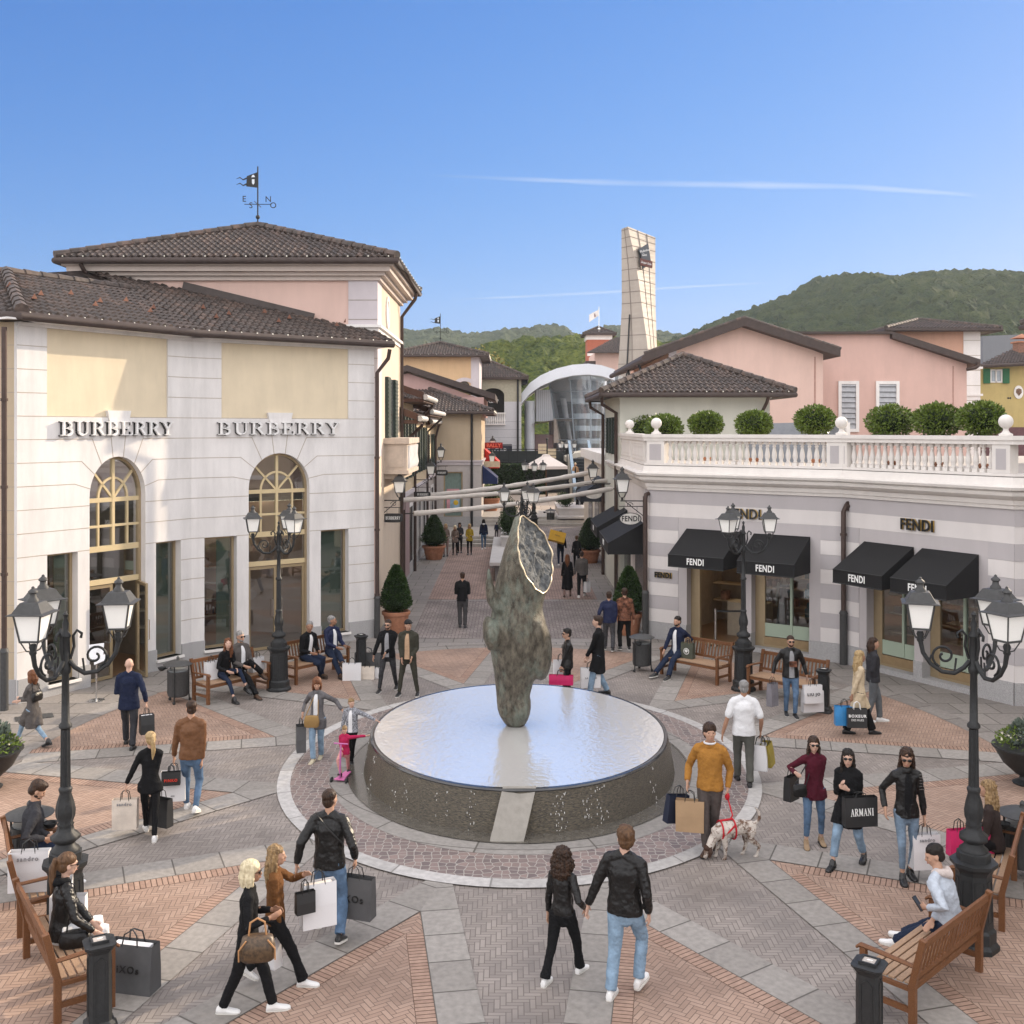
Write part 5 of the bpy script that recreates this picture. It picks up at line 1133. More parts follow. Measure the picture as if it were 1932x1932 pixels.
def baluster(M, s):
	global bal_me
	if bal_me is None:
		g = MB(); g.cbox((0, 0, .04), (.12, .12, .08)); g.cbox((0, 0, .575), (.12, .12, .07)); g.lathe([(.045, .08), (.055, .10), (.04, .13), (.062, .20), (.067, .25), (.055, .34), (.034, .45), (.04, .47), (.05, .49), (.035, .51), (.045, .54)], 10); bal_me = g.mesh("baluster", mat("cornice_white"), True); bal_me.set_sharp_from_angle(angle=radians(50))
	part("baluster", bal_me, None, FE, M=M @ T((s, 0, 4.861)))
for k in range(24): baluster(MC, .66 + k * (LC - .42 - .78) / 23)
for k in range(21): baluster(MD, .28 + k * (LD - .42 - .40) / 20)
MS, LSs = frame(SW0, C0)
g = MB();
for a, b in ((.1, 3.6), (3.8, 7.6), (7.8, LSs - .1)):
	g.box(a, b, -.12, .1, 4.862, 5.468)
part("solid_parapet", g, mat("cornice_white"), FE, M=MS)
g = MB()
for a, b in ((.2, 3.5), (3.9, 7.5), (7.9, LSs - .2)):
	frame_rect(g, a, b, 4.92, 5.42, .05, -.14, -.12); frame_rect(g, a + .12, b - .12, 5.02, 5.32, .03, -.135, -.12)
part("parapet_panels", g, mat("cornice_white"), FE, M=MS)
def ball(p, r=.15):
	g = MB(); g.lathe([(.14, 0), (.14, .04), (.09, .06), (.06, .10), (.05, .14), (.07, .16)], 14); g.ell((0, 0, .15 + r), (r, r, r), 20, 14); part("ball_finial", g, mat("cornice_white"), FE, True, 60, M=T(p))
for M, s in ((MC, .22), (MC, LC - .1), (MD, LD - .2), (MS, LSs - 5.5), (MS, LSs - 9.8)): ball(tuple(M @ V((s, 0, 5.652))))
g = MB(); g.box(0, LSs, 0, .34, .47, 4.11); part("street_wall", g, white_band, FE, M=MS)
gg = MB()
for k in range(10):
	if k % 2 == 0: gg.box(LSs - .9, LSs + .01, -.012, -.001, 4.11 - .364*(k+1), 4.11 - .364*k)
part("grey_bands", gg, grey_band, FE, M=MS)
g = MB(); g.box(0, LSs, -.04, 0, 0, .47); part("granite_plinth", g, granite, FE, M=MS)
g = MB()
for a, b in ((1.2, 3.2), (4.4, 6.4), (8.0, 10.3)): g.box(a, b, -.02, .0, .3, 2.9)
part("shop_window", g, mat("window_dark"), FE, M=MS)
g = MB(); g.box(10.5, 11.2, -.03, .0, 0, 2.9); part("cream_panel_door", g, mat("cream_door", (.50, .43, .36), .6), FE, M=MS)
MR, LR = frame(C2, line[-1]); g = MB(); g.box(0, LR + 3, 0, .3, .47, 4.11); part("wall", g, white_band, FE, M=MR)
gg = MB()
for k in range(10):
	if k % 2 == 0: gg.box(.0, LR + 3, -.012, -.001, 4.11 - .364*(k+1), 4.11 - .364*k)
part("grey_bands", gg, grey_band, FE, M=MR); g = MB(); g.box(0, LR + 3, -.04, 0, 0, .47); part("granite_plinth", g, granite, FE, M=MR)
g = MB(); P = [(p.x, p.y) for p in offs(line, -ns_ * .1)]; g.prism(P + [(16, 22), (20, 41)], 4.55, 4.75); part("terrace_floor", g, mat("terrace_stone", (.38, .34, .31), .8), FE)
nD = MD.to_3x3() @ V((0, -1, 0)); cp = V((C1.x, C1.y, 0)) + (MD.to_3x3() @ V((1, 0, 0))) * .05 + nD * .12
g = MB(); e = cp + V((0, 0, 3.78)); pp_ = cp + nD * .0
pipe("downpipe", [e + nD * -.14 + V((.12, .0, .12)), e + nD * .0 + V((.06, 0, .12)), e + V((0, 0, -.02)), cp + V((0, 0, 0))], .062, "", parent=FE, z_shoe=1.25, collars=[tuple(cp + V((0, 0, z))) for z in (2.2, 3.2)])
g = MB(); g.lathe([(.02, -.02), (.12, -.02), (.12, .02), (.02, .03)], 14); part("pipe_rosette", g, pipe_m, FE, True, M=T(e + V((.13, .02, .12))) @ Matrix.Rotation(pi/2, 4, 'X') @ Matrix.Rotation(.5, 4, 'Y'))
q = V((C0.x - .12, C0.y - .08, 0)); pipe("downpipe", [q + V((.1, .08, 4.0)), q + V((.02, 0, 3.98)), q + V((0, 0, 3.85)), q], .062, "", parent=FE, z_shoe=1.25)
NC = broot("rear_shade_block", "plain cream block added far beyond the right edge to shade the square", "building", (20, 26, 0))  # unseen block added to keep the low sun off the paving
NM, _ = frame((16.3, 33, 0), (16.3, 19.2, 0)); g = wall_mb(13.8, 0, 9, [(1.5 + 3.2*k, 2.8 + 3.2*k, 5.2, 7.2) for k in range(4)], .3); part("wall", g, stucco_c, NC, M=NM); g = MB(); g.box(0, 13.8, .35, 7, 0, 8.95); part("inner_block", g, dark_room, NC, M=NM); hip_roof(16.3, 23.4, 19.2, 33, 9.05, 1.5, NC, over=.3, lamps=False)
NB = broot("side_shade_block", "plain cream block added just beyond the right edge to shade the square", "building", (16, 13, 0))  # unseen block added so its shadow covers the near paving
g = wall_mb(13, 0, 6.9, [(1.5 + 3.2*k, 3.1 + 3.2*k, .3, 3.0) for k in range(4)] + [(1.7 + 3.2*k, 2.9 + 3.2*k, 4.2, 5.9) for k in range(4)], .3); NM, _ = frame((13.6, 18.2, 0), (13.6, 5.2, 0)); part("wall", g, stucco_b, NB, M=NM)
g = MB(); g.box(0, 13, .35, 7, 0, 6.85); part("inner_block", g, dark_room, NB, M=NM)
g = MB(); g.box(0, 13, -.12, 0, 3.4, 3.6); part("string_course", g, trim_w, NB, M=NM)
for k in range(4): g = MB(); frame_rect(g, 1.5 + 3.2*k, 3.1 + 3.2*k, .3, 3.0, .07, .1, .2); part("window", g, bronze, NB, M=NM)
hip_roof(13.6, 20.6, 5.2, 18.2, 6.95, 1.7, NB, over=.6)
def leaves(name, parent, m, centre, r, n, size, shell=.35, M=None, rnd=None, flat=1.0, cone=None, droop=0.0):
	rnd = rnd or random.Random(n); g = MB(); c = V(centre)
	for _ in range(n):
		z = rnd.uniform(-1, 1); t_ = rnd.uniform(0, 2*pi); q = sqrt(1 - z*z); d = V((q*cos(t_), q*sin(t_), z)); k = 1 - shell * rnd.random() ** 1.6
		lump = 1 + .10 * noise.noise(d * 2.3 + c)
		if cone:
			h = rnd.random() ** .8; rr = cone(h) * k * lump; p = c + V((rr*cos(t_), rr*sin(t_), h * r[2])); d = V((cos(t_), sin(t_), .35)).normalized()
		else: p = c + V((d.x*r[0], d.y*r[1], d.z*r[2])) * k * lump
		s_ = size * rnd.uniform(.6, 1.3); up = (d + V((rnd.uniform(-.7, .7), rnd.uniform(-.7, .7), rnd.uniform(-.5, .9) - droop))).normalized()
		x = up.cross(V((rnd.uniform(-1, 1), rnd.uniform(-1, 1), rnd.uniform(-1, 1)))).normalized(); y = up
		g.add([p - x*s_*.22, p + y*s_*.55 - x*s_*.30, p + y*s_*1.1, p + y*s_*.55 + x*s_*.30], [(0, 1, 2, 3)])
	return part(name, g, m, parent, False, M=M)
spots = [("MC", 1182, 805, 22), ("MC", 1213, 808, 34), ("MC", 1252, 808, 34), ("MC", 1331, 800, 31), ("MC", 1421, 800, 33), ("MC", 1537, 793, 36), ("MD", 1680, 796, 42), ("MD", 1767, 793, 42), ("MD", 1851, 790, 42)]
labs = ["laurel ball at the street end of the roof terrace, half hidden behind another", "laurel ball behind the second white ball finial from the street", "laurel ball just right of the corner ball finial on the terrace", "laurel ball standing alone in front of the pale mint wall", "laurel ball before the right edge of the mint pavilion, under its eave", "small-stemmed laurel ball left of the middle ball finial, before the pink wall", "laurel ball right of the louvred windows, lowest of the last three", "laurel ball in the middle of the last three on the terrace", "largest laurel ball, nearest the right end of the terrace"]
for (mm_, u, v, r_), lb in zip(spots, labs):
	M, L_ = (MC, LC) if mm_ == "MC" else (MD, LD); s = 0
	while s < L_ + 4:
		p = M @ V((s if u > 1225 else 0, .75, 0));
		if CX + p.x * FOC / p.y >= u or u < 1225: break
		s += .02
	if u < 1225: y = 2000 * 4.55 / (u - CX); p = V((4.55, y, 0))
	z = EYE - (v - HOR) * p.y / FOC; rr = r_ * p.y / FOC; R_ = root("potted_laurel", lb, "topiary", (p.x, p.y, 4.75), group="clipped laurels in pots on the terrace")
	g = MB(); g.tube([(0, 0, .2), (.02, 0, .6), (0, 0, z - 4.75)], [.022, .018, .015], 6);
	for k in range(5): a = k * 1.26; g.tube([(0, 0, z - 4.75 - .35*rr*2), (rr*.4*cos(a), rr*.4*sin(a), z - 4.75 - .1)], [.012, .006], 5)
	part("trunk", g, bark, R_, True)
	g = MB(); g.lathe([(.10, 0), (.13, .22), (.145, .22), (.145, .27), (.12, .27), (.11, .22)], 14); part("pot", g, terracotta, R_, True, 40)
	cr = leaves("crown", R_, leaf_l, (0, 0, z - 4.75), (rr, rr, rr * .74), 2600, .075, rnd=random.Random(int(u)))
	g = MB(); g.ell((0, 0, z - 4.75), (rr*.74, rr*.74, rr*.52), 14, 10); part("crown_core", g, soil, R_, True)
hb = broot("grey_roof_hatch", "low grey curved hood on the terrace behind the laurels", "roof hood", (11, 33, 4.75))
g = MB(); rings = []
for u, v in ((1425, 806), (1440, 799), (1520, 797), (1585, 803), (1600, 815), (1602, 830)): p = PT(u, v, 33); rings.append([p, V((p.x, 33, 4.75)), V((p.x, 34.5, 4.75)), p + V((0, 1.5, 0))])
g.loft(rings); part("hood", g, mat("hood_grey", (.25, .27, .30), .6), hb)
for (nm, u, v, wl, hh) in (("", 1545, 0, 0, 0),):
	g = MB(); p = PT(1560, 797, 32.6); g.box(p.x - .45, p.x + .4, 32.6, 33.0, p.z - .1, p.z); g.box(PT(1597, 0, 32.6).x, PT(1604, 0, 32.6).x, 32.6, 33.2, 4.75, PT(0, 797, 32.6).z); part("white_duct", g, trim_w, hb)
MP = broot("mint_pavilion_building", "small pale mint house with hipped tile roof behind the roof terrace", "building", (6.3, 39, 0))
g = MB(); g.box(3.72, 8.9, 36.6, 42.4, 0, 7.0); part("wall", g, stucco_m, MP)
hip_roof(3.72, 8.9, 36.6, 42.4, 7.03, 1.45, MP, over=.7, ridge_len=.9)
g = MB(); g.box(3.66, 8.95, 36.5, 42.45, 6.85, 6.98); part("eave_moulding", g, stucco_m, MP)
for y in (38.0, 40.2): shutters(MP, 3.72, y - .7, y + .7, 4.9, 6.2, -1)
pipe("downpipe", [V((3.1, 36.6, 6.9)), V((3.12, 36.7, 6.65)), V((3.62, 36.9, 6.35)), V((3.62, 36.9, 4.6)), V((3.62, 36.9, 0))], .065, "", parent=MP)
pipe("downpipe", [V((3.1, 42.2, 6.9)), V((3.12, 42.2, 6.65)), V((3.62, 42.2, 6.35)), V((3.62, 42.2, 0))], .065, "", parent=MP)
pipe("downpipe", [V((8.7, 35.95, 6.9)), V((8.68, 36.1, 6.7)), V((8.6, 36.5, 6.35)), V((8.6, 36.5, 5.6))], .06, "", parent=MP)
RS = broot("right_street_building", "cream shop wall with cornice and small awnings further down the street, right side", "building", (4, 47, 0))
g = MB(); g.box(3.95, 9, 42.5, 58, 0, 4.3); part("wall", g, mat("cream_far_stucco", (.60, .53, .45), .9), RS); g = MB(); g.box(3.75, 9, 42.5, 58, 4.3, 4.75); part("cornice", g, mat("cornice_white"), RS)
g = MB();
for y in (44, 48, 52): g.box(3.92, 3.96, y, y + 2.4, .3, 2.7)
part("shop_window", g, mat("window_dark"), RS)
PK = broot("pink_gabled_building", "large pale pink gabled hall with dark brown verge behind the terrace", "building", (11, 50, 0))
y = 50.0
def pz(u, v, yy=None): return PT(u, v, yy or y)
wl = [(1262, 900), (1553, 900), (1553, 668), (1405, 610), (1262, 655)]; g = MB(); f_ = [pz(u, v) for u, v in wl]
g.add(f_ + [p + V((0, 14, 0)) for p in f_], [(0, 1, 2, 3, 4), (2, 7, 8, 3), (1, 6, 7, 2), (0, 4, 9, 5), (3, 8, 9, 4)]); part("gable_wall", g, stucco_p, PK)
g = MB(); a = pz(1262, 660); g.box(a.x - .02, a.x + .35, y - .04, y, 3, a.z + .1); part("corner_quoin", g, trim_l, PK)
g = MB(); g.box(pz(1536, 0).x, pz(1539, 0).x, y - .01, y, 3, 9.2); part("expansion_joint", g, mat("pink_joint", (.42, .25, .21), .9), PK)
g = MB(); V0, V1, V2 = pz(1216, 668, 49.3), pz(1405, 600, 49.3), pz(1586, 658, 49.3)
for a, b in ((V0, V1), (V1, V2)):
	n_ = V((0, 15, 0)); h = V((0, 0, -.36)); g.add([a, b, b + h, a + h, a + n_, b + n_, b + n_ + h, a + n_ + h], [(3, 2, 1, 0), (0, 1, 5, 4), (2, 3, 7, 6), (1, 2, 6, 5), (0, 4, 7, 3)])
part("gable_roof", g, fascia_m, PK); ridge(V0 + V((0, .1, .03)), V1 + V((0, .1, .03)), PK, .1); ridge(V1 + V((0, .1, .03)), V2 + V((0, .1, .03)), PK, .1)
g = MB(); e0, e1 = V0 + V((0, 0, -.2)), V((V0.x + .02, 66, V0.z - .2)); gutter([e0, e1], PK, .14)
g = MB(); x = pz(1262, 0).x; g.box(x - .02, x, 50, 66, 3, V0.z + .3); part("side_wall", g, stucco_s, PK)
for yy in (52, 57): pipe("downpipe", [V((V0.x + .05, yy, V0.z - .3)), V((V0.x + .15, yy, V0.z - .6)), V((x - .08, yy, V0.z - 1.0)), V((x - .08, yy, 4))], .08, "", parent=PK, m=iron)
g = MB(); wd = [(1553, 655), (1490, 628), (1680, 628), (1824, 676), (1824, 900), (1553, 900)]
P2_ = broot("pink_louvre_building", "pink hall with two white-framed louvred windows, right of the gabled one", "building", (18, 55, 0)); y = 54.0
wd = [pz(1540, 900), pz(1824, 900), pz(1824, 672), pz(1684, 629), pz(1500, 629), pz(1540, 660)]; g = MB(); g.add(wd, [tuple(range(6))]); g.add([wd[2], wd[2] + V((0, 10, 0)), wd[1] + V((0, 10, 0)), wd[1]], [(0, 1, 2, 3)]); part("wall", g, mat("rose_stucco", (.64, .43, .37), .9, var=.04, scale=.8, dirt=.1), P2_)
g = MB(); a, b, c = pz(1490, 625, 53.6), pz(1684, 625, 53.6), pz(1850, 678, 53.4); n_ = V((0, 10, 0))
for p, q, h in ((a, b, V((0, 0, -.12))), (b, c, V((0, 0, -.34)))): g.add([p, q, q + h, p + h, p + n_, q + n_, q + n_ + h, p + n_ + h], [(3, 2, 1, 0), (0, 1, 5, 4), (2, 3, 7, 6), (1, 2, 6, 5), (0, 4, 7, 3)])
part("verge_roof", g, fascia_m, P2_)
for u0, u1 in ((1581, 1620), (1652, 1696)):
	p, q = pz(u0, 719), pz(u1, 815); w_ = q.x - p.x; zt_, zb_ = p.z, q.z; g = MB(); frame_rect(g, p.x, q.x, zb_, zt_, .16, y - .1, y); fr = part("window_frame", g, trim_w, P2_)
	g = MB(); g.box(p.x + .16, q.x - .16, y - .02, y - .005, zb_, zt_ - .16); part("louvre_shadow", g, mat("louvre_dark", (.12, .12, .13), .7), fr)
	g = MB(); n = int((zt_ - zb_) / .27)
	for k in range(n): z = zb_ + .16 + k * .27; g.add([(p.x + .17, y - .02, z + .24), (q.x - .17, y - .02, z + .24), (q.x - .17, y - .09, z), (p.x + .17, y - .09, z)], [(0, 1, 2, 3)])
	part("louvre_blades", g, mat("louvre_grey", (.40, .41, .43), .5), fr)
g = MB(); g.box(pz(1797, 0).x, pz(1799.5, 0).x, y - .01, y, 3, 9.0); part("expansion_joint", g, mat("pink_joint"), P2_)
pipe("downpipe", [pz(1846, 684, 53.3), pz(1846, 690, 53.3), pz(1840, 694, 53.3), pz(1824, 697, 53.6)], .09, "", parent=P2_)
P3_ = broot("salmon_tower_building", "salmon tower with hipped roof and white quoins behind the pink halls", "building", (24, 62, 0)); y = 60.0
a, b = pz(1690, 624), pz(1849, 800); g = MB(); g.box(a.x, b.x - .75, y, y + 6, 3, a.z); part("wall", g, stucco_s, P3_)
g = MB(); g.box(b.x - .95, b.x, y - .05, y + 6, 3, a.z); part("corner_quoin", g, trim_w, P3_)
g = MB()
for k in range(9): stroke(g, [(b.x - .95, 4 + .85*k), (b.x, 4 + .85*k)], .03, y=y - .058)
part("wall_joints", g, mat("pale_joint_line"), P3_)
g = MB()
for z in (pz(0, 694).z, pz(0, 733).z if False else pz(0, 745).z): g.box(b.x - 1.0, b.x + .12, y - .12, y + 1, z - .06, z + .06)
part("string_course", g, trim_w, P3_)
hip_roof(a.x - .0, b.x, y, y + 6, a.z + .05, .85, P3_, over=.85, lamps=False, ridge_len=-1)
YE = broot("yellow_house", "ochre yellow house with green shutters and brick chimney at the right edge", "house", (31, 66, 0)); y = 66.0
a, b = pz(1850, 690), pz(1990, 860); g = MB(); g.box(a.x, b.x, y, y + 8, 0, a.z); part("wall", g, stucco_y, YE)
g = MB(); g.box(a.x, b.x, y - .03, y, 0, pz(0, 806).z); part("painted_plinth", g, mat("plum_plinth", (.14, .07, .075), .8), YE)
tile_plane([pz(1846, 690, 65.2), pz(1995, 682, 65.2), pz(1995, 640, 70), pz(1928, 655, 70)], YE)
gutter([pz(1846, 691, 65.1), pz(1995, 684, 65.1)], YE, .12)
p, q = pz(1867, 697), pz(1890, 722); g = MB(); frame_rect(g, p.x, q.x, q.z, p.z, .08, y - .1, y); g.box((p.x + q.x)/2 - .04, (p.x + q.x)/2 + .04, y - .1, y, q.z, p.z); w1 = part("window", g, trim_w, YE)
g = MB(); g.quad((p.x, y - .02, q.z), (q.x, y - .02, q.z), (q.x, y - .02, p.z), (p.x, y - .02, p.z)); part("pane", g, mat("pale_pane", (.35, .40, .45), .15), w1)
for x0_, x1_ in ((p.x - .42, p.x - .02), (q.x + .02, q.x + .42)):
	g = MB(); g.box(x0_, x1_, y - .16, y - .06, q.z - .05, p.z + .05); part("shutter", g, mat("green_shutter", (.03, .13, .06), .6), YE)
p, q = pz(1868, 790), pz(1893, 812); g = MB(); g.box(p.x, q.x, y - .05, y, q.z, p.z); part("window", g, mat("window_dark"), YE)
p = pz(1921, 740); g = MB(); g.tube([(0, 0, 0), (0, .06, 0)], .36, 20); me_ = g; part("oval_plaque", g, trim_w, YE, True, 40, M=T((p.x, y - .08, p.z)) @ Matrix.Diagonal((.8, 1, 1.15, 1)))
g = MB(); g.add([(-.16, -.01, .18), (-.18, -.01, -.02), (0, -.01, -.24), (.18, -.01, -.02), (.16, -.01, .18), (0, -.01, .24)], [tuple(range(6))]); g.tube([(-.05, -.02, .1), (.06, -.02, -.1)], .04, 6); part("painted_crest", g, mat("crest_brown", (.20, .12, .08), .7, var=.5, scale=12), YE, M=T((p.x, y - .09, p.z)))
g = MB()
for u, v in ((1901, 688), (1905, 688), (1902, 751), (1906, 751)): p = pz(u, v); g.ell((p.x, y - .02, p.z), (.06, .02, .06), 8, 5)
part("wall_vents", g, iron, YE)
ch = MB(); p = pz(1925, 665, 68); ch.box(p.x - .3, p.x + .5, 67.6, 68.4, p.z - 1.5, p.z + .6); part("chimney", ch, mat("chimney_brick", (.26, .14, .10), .9, var=.3, scale=12), YE); g = MB(); g.box(p.x - .4, p.x + .6, 67.5, 68.5, p.z + .6, p.z + .7); g.add([(p.x - .45, 67.45, p.z + .9), (p.x + .65, 67.45, p.z + .9), (p.x + .65, 68.55, p.z + .9), (p.x - .45, 68.55, p.z + .9), (p.x + .1, 68, p.z + 1.2)], [(0, 1, 4), (1, 2, 4), (2, 3, 4), (3, 0, 4)]); part("chimney_cap", g, terracotta, YE)
GS = broot("grey_shed", "plain grey corrugated shed roofline behind the yellow house", "shed", (36, 80, 0)); a, b = PT(1855, 634, 80), PT(2010, 628, 80); g = MB(); g.add([(a.x, 80, 0), (b.x, 80, 0), (b.x, 80, b.z), (a.x, 80, a.z), (a.x, 92, 0), (b.x, 92, 0), (b.x, 92, b.z), (a.x, 92, a.z)], [(0, 1, 2, 3), (3, 2, 6, 7), (0, 3, 7, 4), (4, 7, 6, 5)]); part("shed_wall", g, mat("grey_sheet", (.17, .18, .20), .6, var=.1, scale=8, stretch=(6, 1, .1)), GS)
# ================================================================= HILLS
def hill(name, prof, y0, y1, seed, m, label=None, x_pad=1.0, amp=3.0, base=-2):
	"prof: list of (u, v) of the ridge line seen at distance y1; slopes down to the base at y0"
	g = MB(); us = [p[0] for p in prof]; n = 160; rows = 26; rings = []
	def vv(u):
		for (a, b), (c, d) in zip(prof[:-1], prof[1:]):
			if a <= u <= c: t_ = (u - a) / (c - a); t_ = t_*t_*(3-2*t_) if False else t_; return b + (d - b) * t_
		return prof[0][1] if u < us[0] else prof[-1][1]
	for j in range(rows + 1):
		t_ = j / rows; y = y0 + (y1 - y0) * t_; r_ = []
		for i in range(n + 1):
			u = us[0] + (us[-1] - us[0]) * i / n; top = EYE - (vv(u) - HOR) * y1 / FOC; x = (u - CX) * y1 / FOC
			z = base + (top - base) * (sin(t_ * pi / 2) ** .9); p = V((x, y, z));
			p.z += amp * .5 * noise.noise(V((x, y, 0)) / 18 + V((seed, 0, 0))) * (1 if j < rows else .4); r_.append(p)
		rings.append(r_)
	back = [p + V((0, 60, -30)) for p in rings[-1]]; rings.append(back)
	g.loft(rings, cap=False, closed=False); o = struct(name, g, m, smooth=True); return rings
def crown_mat(name, c1, c2, scale=.12):
	m = bpy.data.materials.new(name); m.use_nodes = True; nt = m.node_tree; b = nt.nodes["Principled BSDF"]; tc = N(nt, 'ShaderNodeTexCoord')
	n1 = N(nt, 'ShaderNodeTexNoise'); n1.inputs['Scale'].default_value = scale; n1.inputs['Detail'].default_value = 3; nt.links.new(tc.outputs['Object'], n1.inputs['Vector'])
	n2 = N(nt, 'ShaderNodeTexNoise'); n2.inputs['Scale'].default_value = 1.6; n2.inputs['Detail'].default_value = 6; nt.links.new(tc.outputs['Object'], n2.inputs['Vector'])
	a = N(nt, 'ShaderNodeMath', operation='MULTIPLY_ADD'); a.inputs[1].default_value = .6; nt.links.new(n2.outputs[0], a.inputs[0]); m2 = N(nt, 'ShaderNodeMath', operation='MULTIPLY'); m2.inputs[1].default_value = .45; nt.links.new(n1.outputs[0], m2.inputs[0]); nt.links.new(m2.outputs[0], a.inputs[2])
	r = N(nt, 'ShaderNodeMapRange'); r.inputs[1].default_value = .38; r.inputs[2].default_value = .68; nt.links.new(a.outputs[0], r.inputs[0])
	mx = N(nt, 'ShaderNodeMix', data_type='RGBA'); nt.links.new(r.outputs[0], mx.inputs[0]); mx.inputs[6].default_value = tuple(c1) + (1,); mx.inputs[7].default_value = tuple(c2) + (1,); nt.links.new(mx.outputs[2], b.inputs['Base Color']); b.inputs['Roughness'].default_value = .9; b.inputs['Specular IOR Level'].default_value = .1
	bp = N(nt, 'ShaderNodeBump'); bp.inputs['Strength'].default_value = 1; bp.inputs['Distance'].default_value = 1.2; nt.links.new(n2.outputs[0], bp.inputs['Height']); nt.links.new(bp.outputs[0], b.inputs['Normal']); return m
_ico = None
def wood_stuff(name, rings, n, r, m, seed, tall=1.1, sparse=1.0):
	"a closed wood: many lumpy crowns in one object"
	import numpy as np
	bm = bmesh.new(); bmesh.ops.create_icosphere(bm, subdivisions=2, radius=1); vs = [v.co.copy() for v in bm.verts]; fs = [tuple(v.index for v in f.verts) for f in bm.faces]; bm.free()
	rnd = random.Random(seed); g = MB(); R_, C_ = len(rings) - 1, len(rings[0]) - 1
	var = []
	for k in range(6): var.append([v * (1 + .38 * noise.noise(v * 1.7 + V((k * 9, 0, 0))) + .30 * noise.noise(v * 4.5 + V((k * 5, 3, 0)))) for v in vs])
	for _ in range(n):
		j = rnd.random() ** .8 * (R_ - 1); i = rnd.random() * C_; j0, i0 = min(int(j), R_ - 2), min(int(i), C_ - 1)
		p = rings[j0][i0].lerp(rings[j0 + 1][i0], j - j0).lerp(rings[j0][i0 + 1].lerp(rings[j0 + 1][i0 + 1], j - j0), i - i0)
		s_ = r * rnd.uniform(.6, 1.35); q = var[rnd.randrange(6)]; a = rnd.uniform(0, 6.28); ca, sa = cos(a), sin(a)
		g.add([(p.x + (v.x*ca - v.y*sa) * s_, p.y + (v.x*sa + v.y*ca) * s_, p.z + v.z * s_ * tall + s_ * .25) for v in q], fs)
	return struct(name, g, m, smooth=True, kind='stuff')
base_g = mat("hillside_floor", (.025, .045, .018), .95, var=.3, scale=.2)
r1 = hill("hill", [(u_ + 16, v_ + 27) for u_, v_ in [(1180, 700), (1245, 642), (1290, 622), (1340, 600), (1390, 585), (1440, 566), (1475, 548), (1500, 531), (1525, 527), (1560, 538), (1600, 537), (1650, 528), (1700, 524), (1760, 528), (1810, 534), (1860, 542), (1910, 550), (1990, 560), (2100, 585), (2300, 640)]], 200, 420, 1, base_g)
wood_stuff("wooded_hillside", r1, 9500, 2.9, crown_mat("autumn_green_wood", (.014, .030, .010), (.060, .074, .020)), 1)
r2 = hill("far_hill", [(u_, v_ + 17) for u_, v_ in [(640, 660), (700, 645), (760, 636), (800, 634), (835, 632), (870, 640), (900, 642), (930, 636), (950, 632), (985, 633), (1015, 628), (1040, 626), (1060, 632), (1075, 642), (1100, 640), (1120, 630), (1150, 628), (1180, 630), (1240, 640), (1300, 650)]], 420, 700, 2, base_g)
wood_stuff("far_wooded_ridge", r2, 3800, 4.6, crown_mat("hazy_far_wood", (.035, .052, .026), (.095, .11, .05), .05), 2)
r3 = hill("near_knoll", [(800, 740), (860, 715), (930, 688), (985, 680), (1030, 680), (1080, 676), (1130, 674), (1180, 682), (1240, 690), (1400, 700)], 130, 240, 3, base_g)
wood_stuff("near_wood", r3, 2600, 2.1, crown_mat("bright_near_wood", (.022, .045, .014), (.15, .17, .03), .09), 3, tall=1.3)
def tree(name, loc, h, r, m, label, n=2600, leaf=.3, seed=1, group=None):
	R_ = root(name, label, "tree", loc, group=group); rnd = random.Random(seed); g = MB(); g.tube([(0, 0, 0), (.1, 0, h*.4), (0, 0, h*.8)], [.05*h, .035*h, .012*h], 8)
	for k in range(7): a = k * .95; z = h * (.35 + .06*k); g.tube([(0, 0, z), (r*.6*cos(a), r*.6*sin(a), z + h*.18)], [.018*h, .006*h], 5)
	part("trunk", g, bark, R_, True); g = MB()
	for k in range(16):
		c = V((rnd.uniform(-.6, .6)*r, rnd.uniform(-.6, .6)*r, h*.68 + rnd.uniform(-.28, .3)*h)); rr = r * rnd.uniform(.35, .6)
		for _ in range(n // 16):
			d = V((rnd.gauss(0, 1), rnd.gauss(0, 1), rnd.gauss(0, 1))).normalized(); p = c + d * rr * rnd.uniform(.6, 1.05); x = V((rnd.gauss(0, 1), rnd.gauss(0, 1), rnd.gauss(0, 1))).normalized() * leaf; y = x.cross(d).normalized() * leaf
			g.add([p - x*.5, p + y*.5, p + x*.5, p - y*.5], [(0, 1, 2, 3)])
	part("crown", g, m, R_); return R_
p = PT(912, 700, 110); tree("autumn_tree", (p.x, 110, 0), 12.8, 3.0, mat("yellow_leaf", (.16, .15, .03), .7, var=.4, scale=1.5, col2=(.30, .24, .05)), "yellowing tree just right of the orange arcade block", seed=4)
cm_ = bpy.data.materials.new("contrail_vapour"); cm_.use_nodes = True; nt = cm_.node_tree; nt.nodes.clear(); o_ = N(nt, 'ShaderNodeOutputMaterial'); mx = N(nt, 'ShaderNodeMixShader'); tr = N(nt, 'ShaderNodeBsdfTransparent'); em = N(nt, 'ShaderNodeEmission'); em.inputs[0].default_value = (.92, .95, 1, 1); em.inputs[1].default_value = .9
tc = N(nt, 'ShaderNodeTexCoord'); nz = N(nt, 'ShaderNodeTexNoise'); nz.inputs['Scale'].default_value = .0022; nz.inputs['Detail'].default_value = 6; sx = N(nt, 'ShaderNodeSeparateXYZ')
at = N(nt, 'ShaderNodeAttribute'); at.attribute_name = "soft"
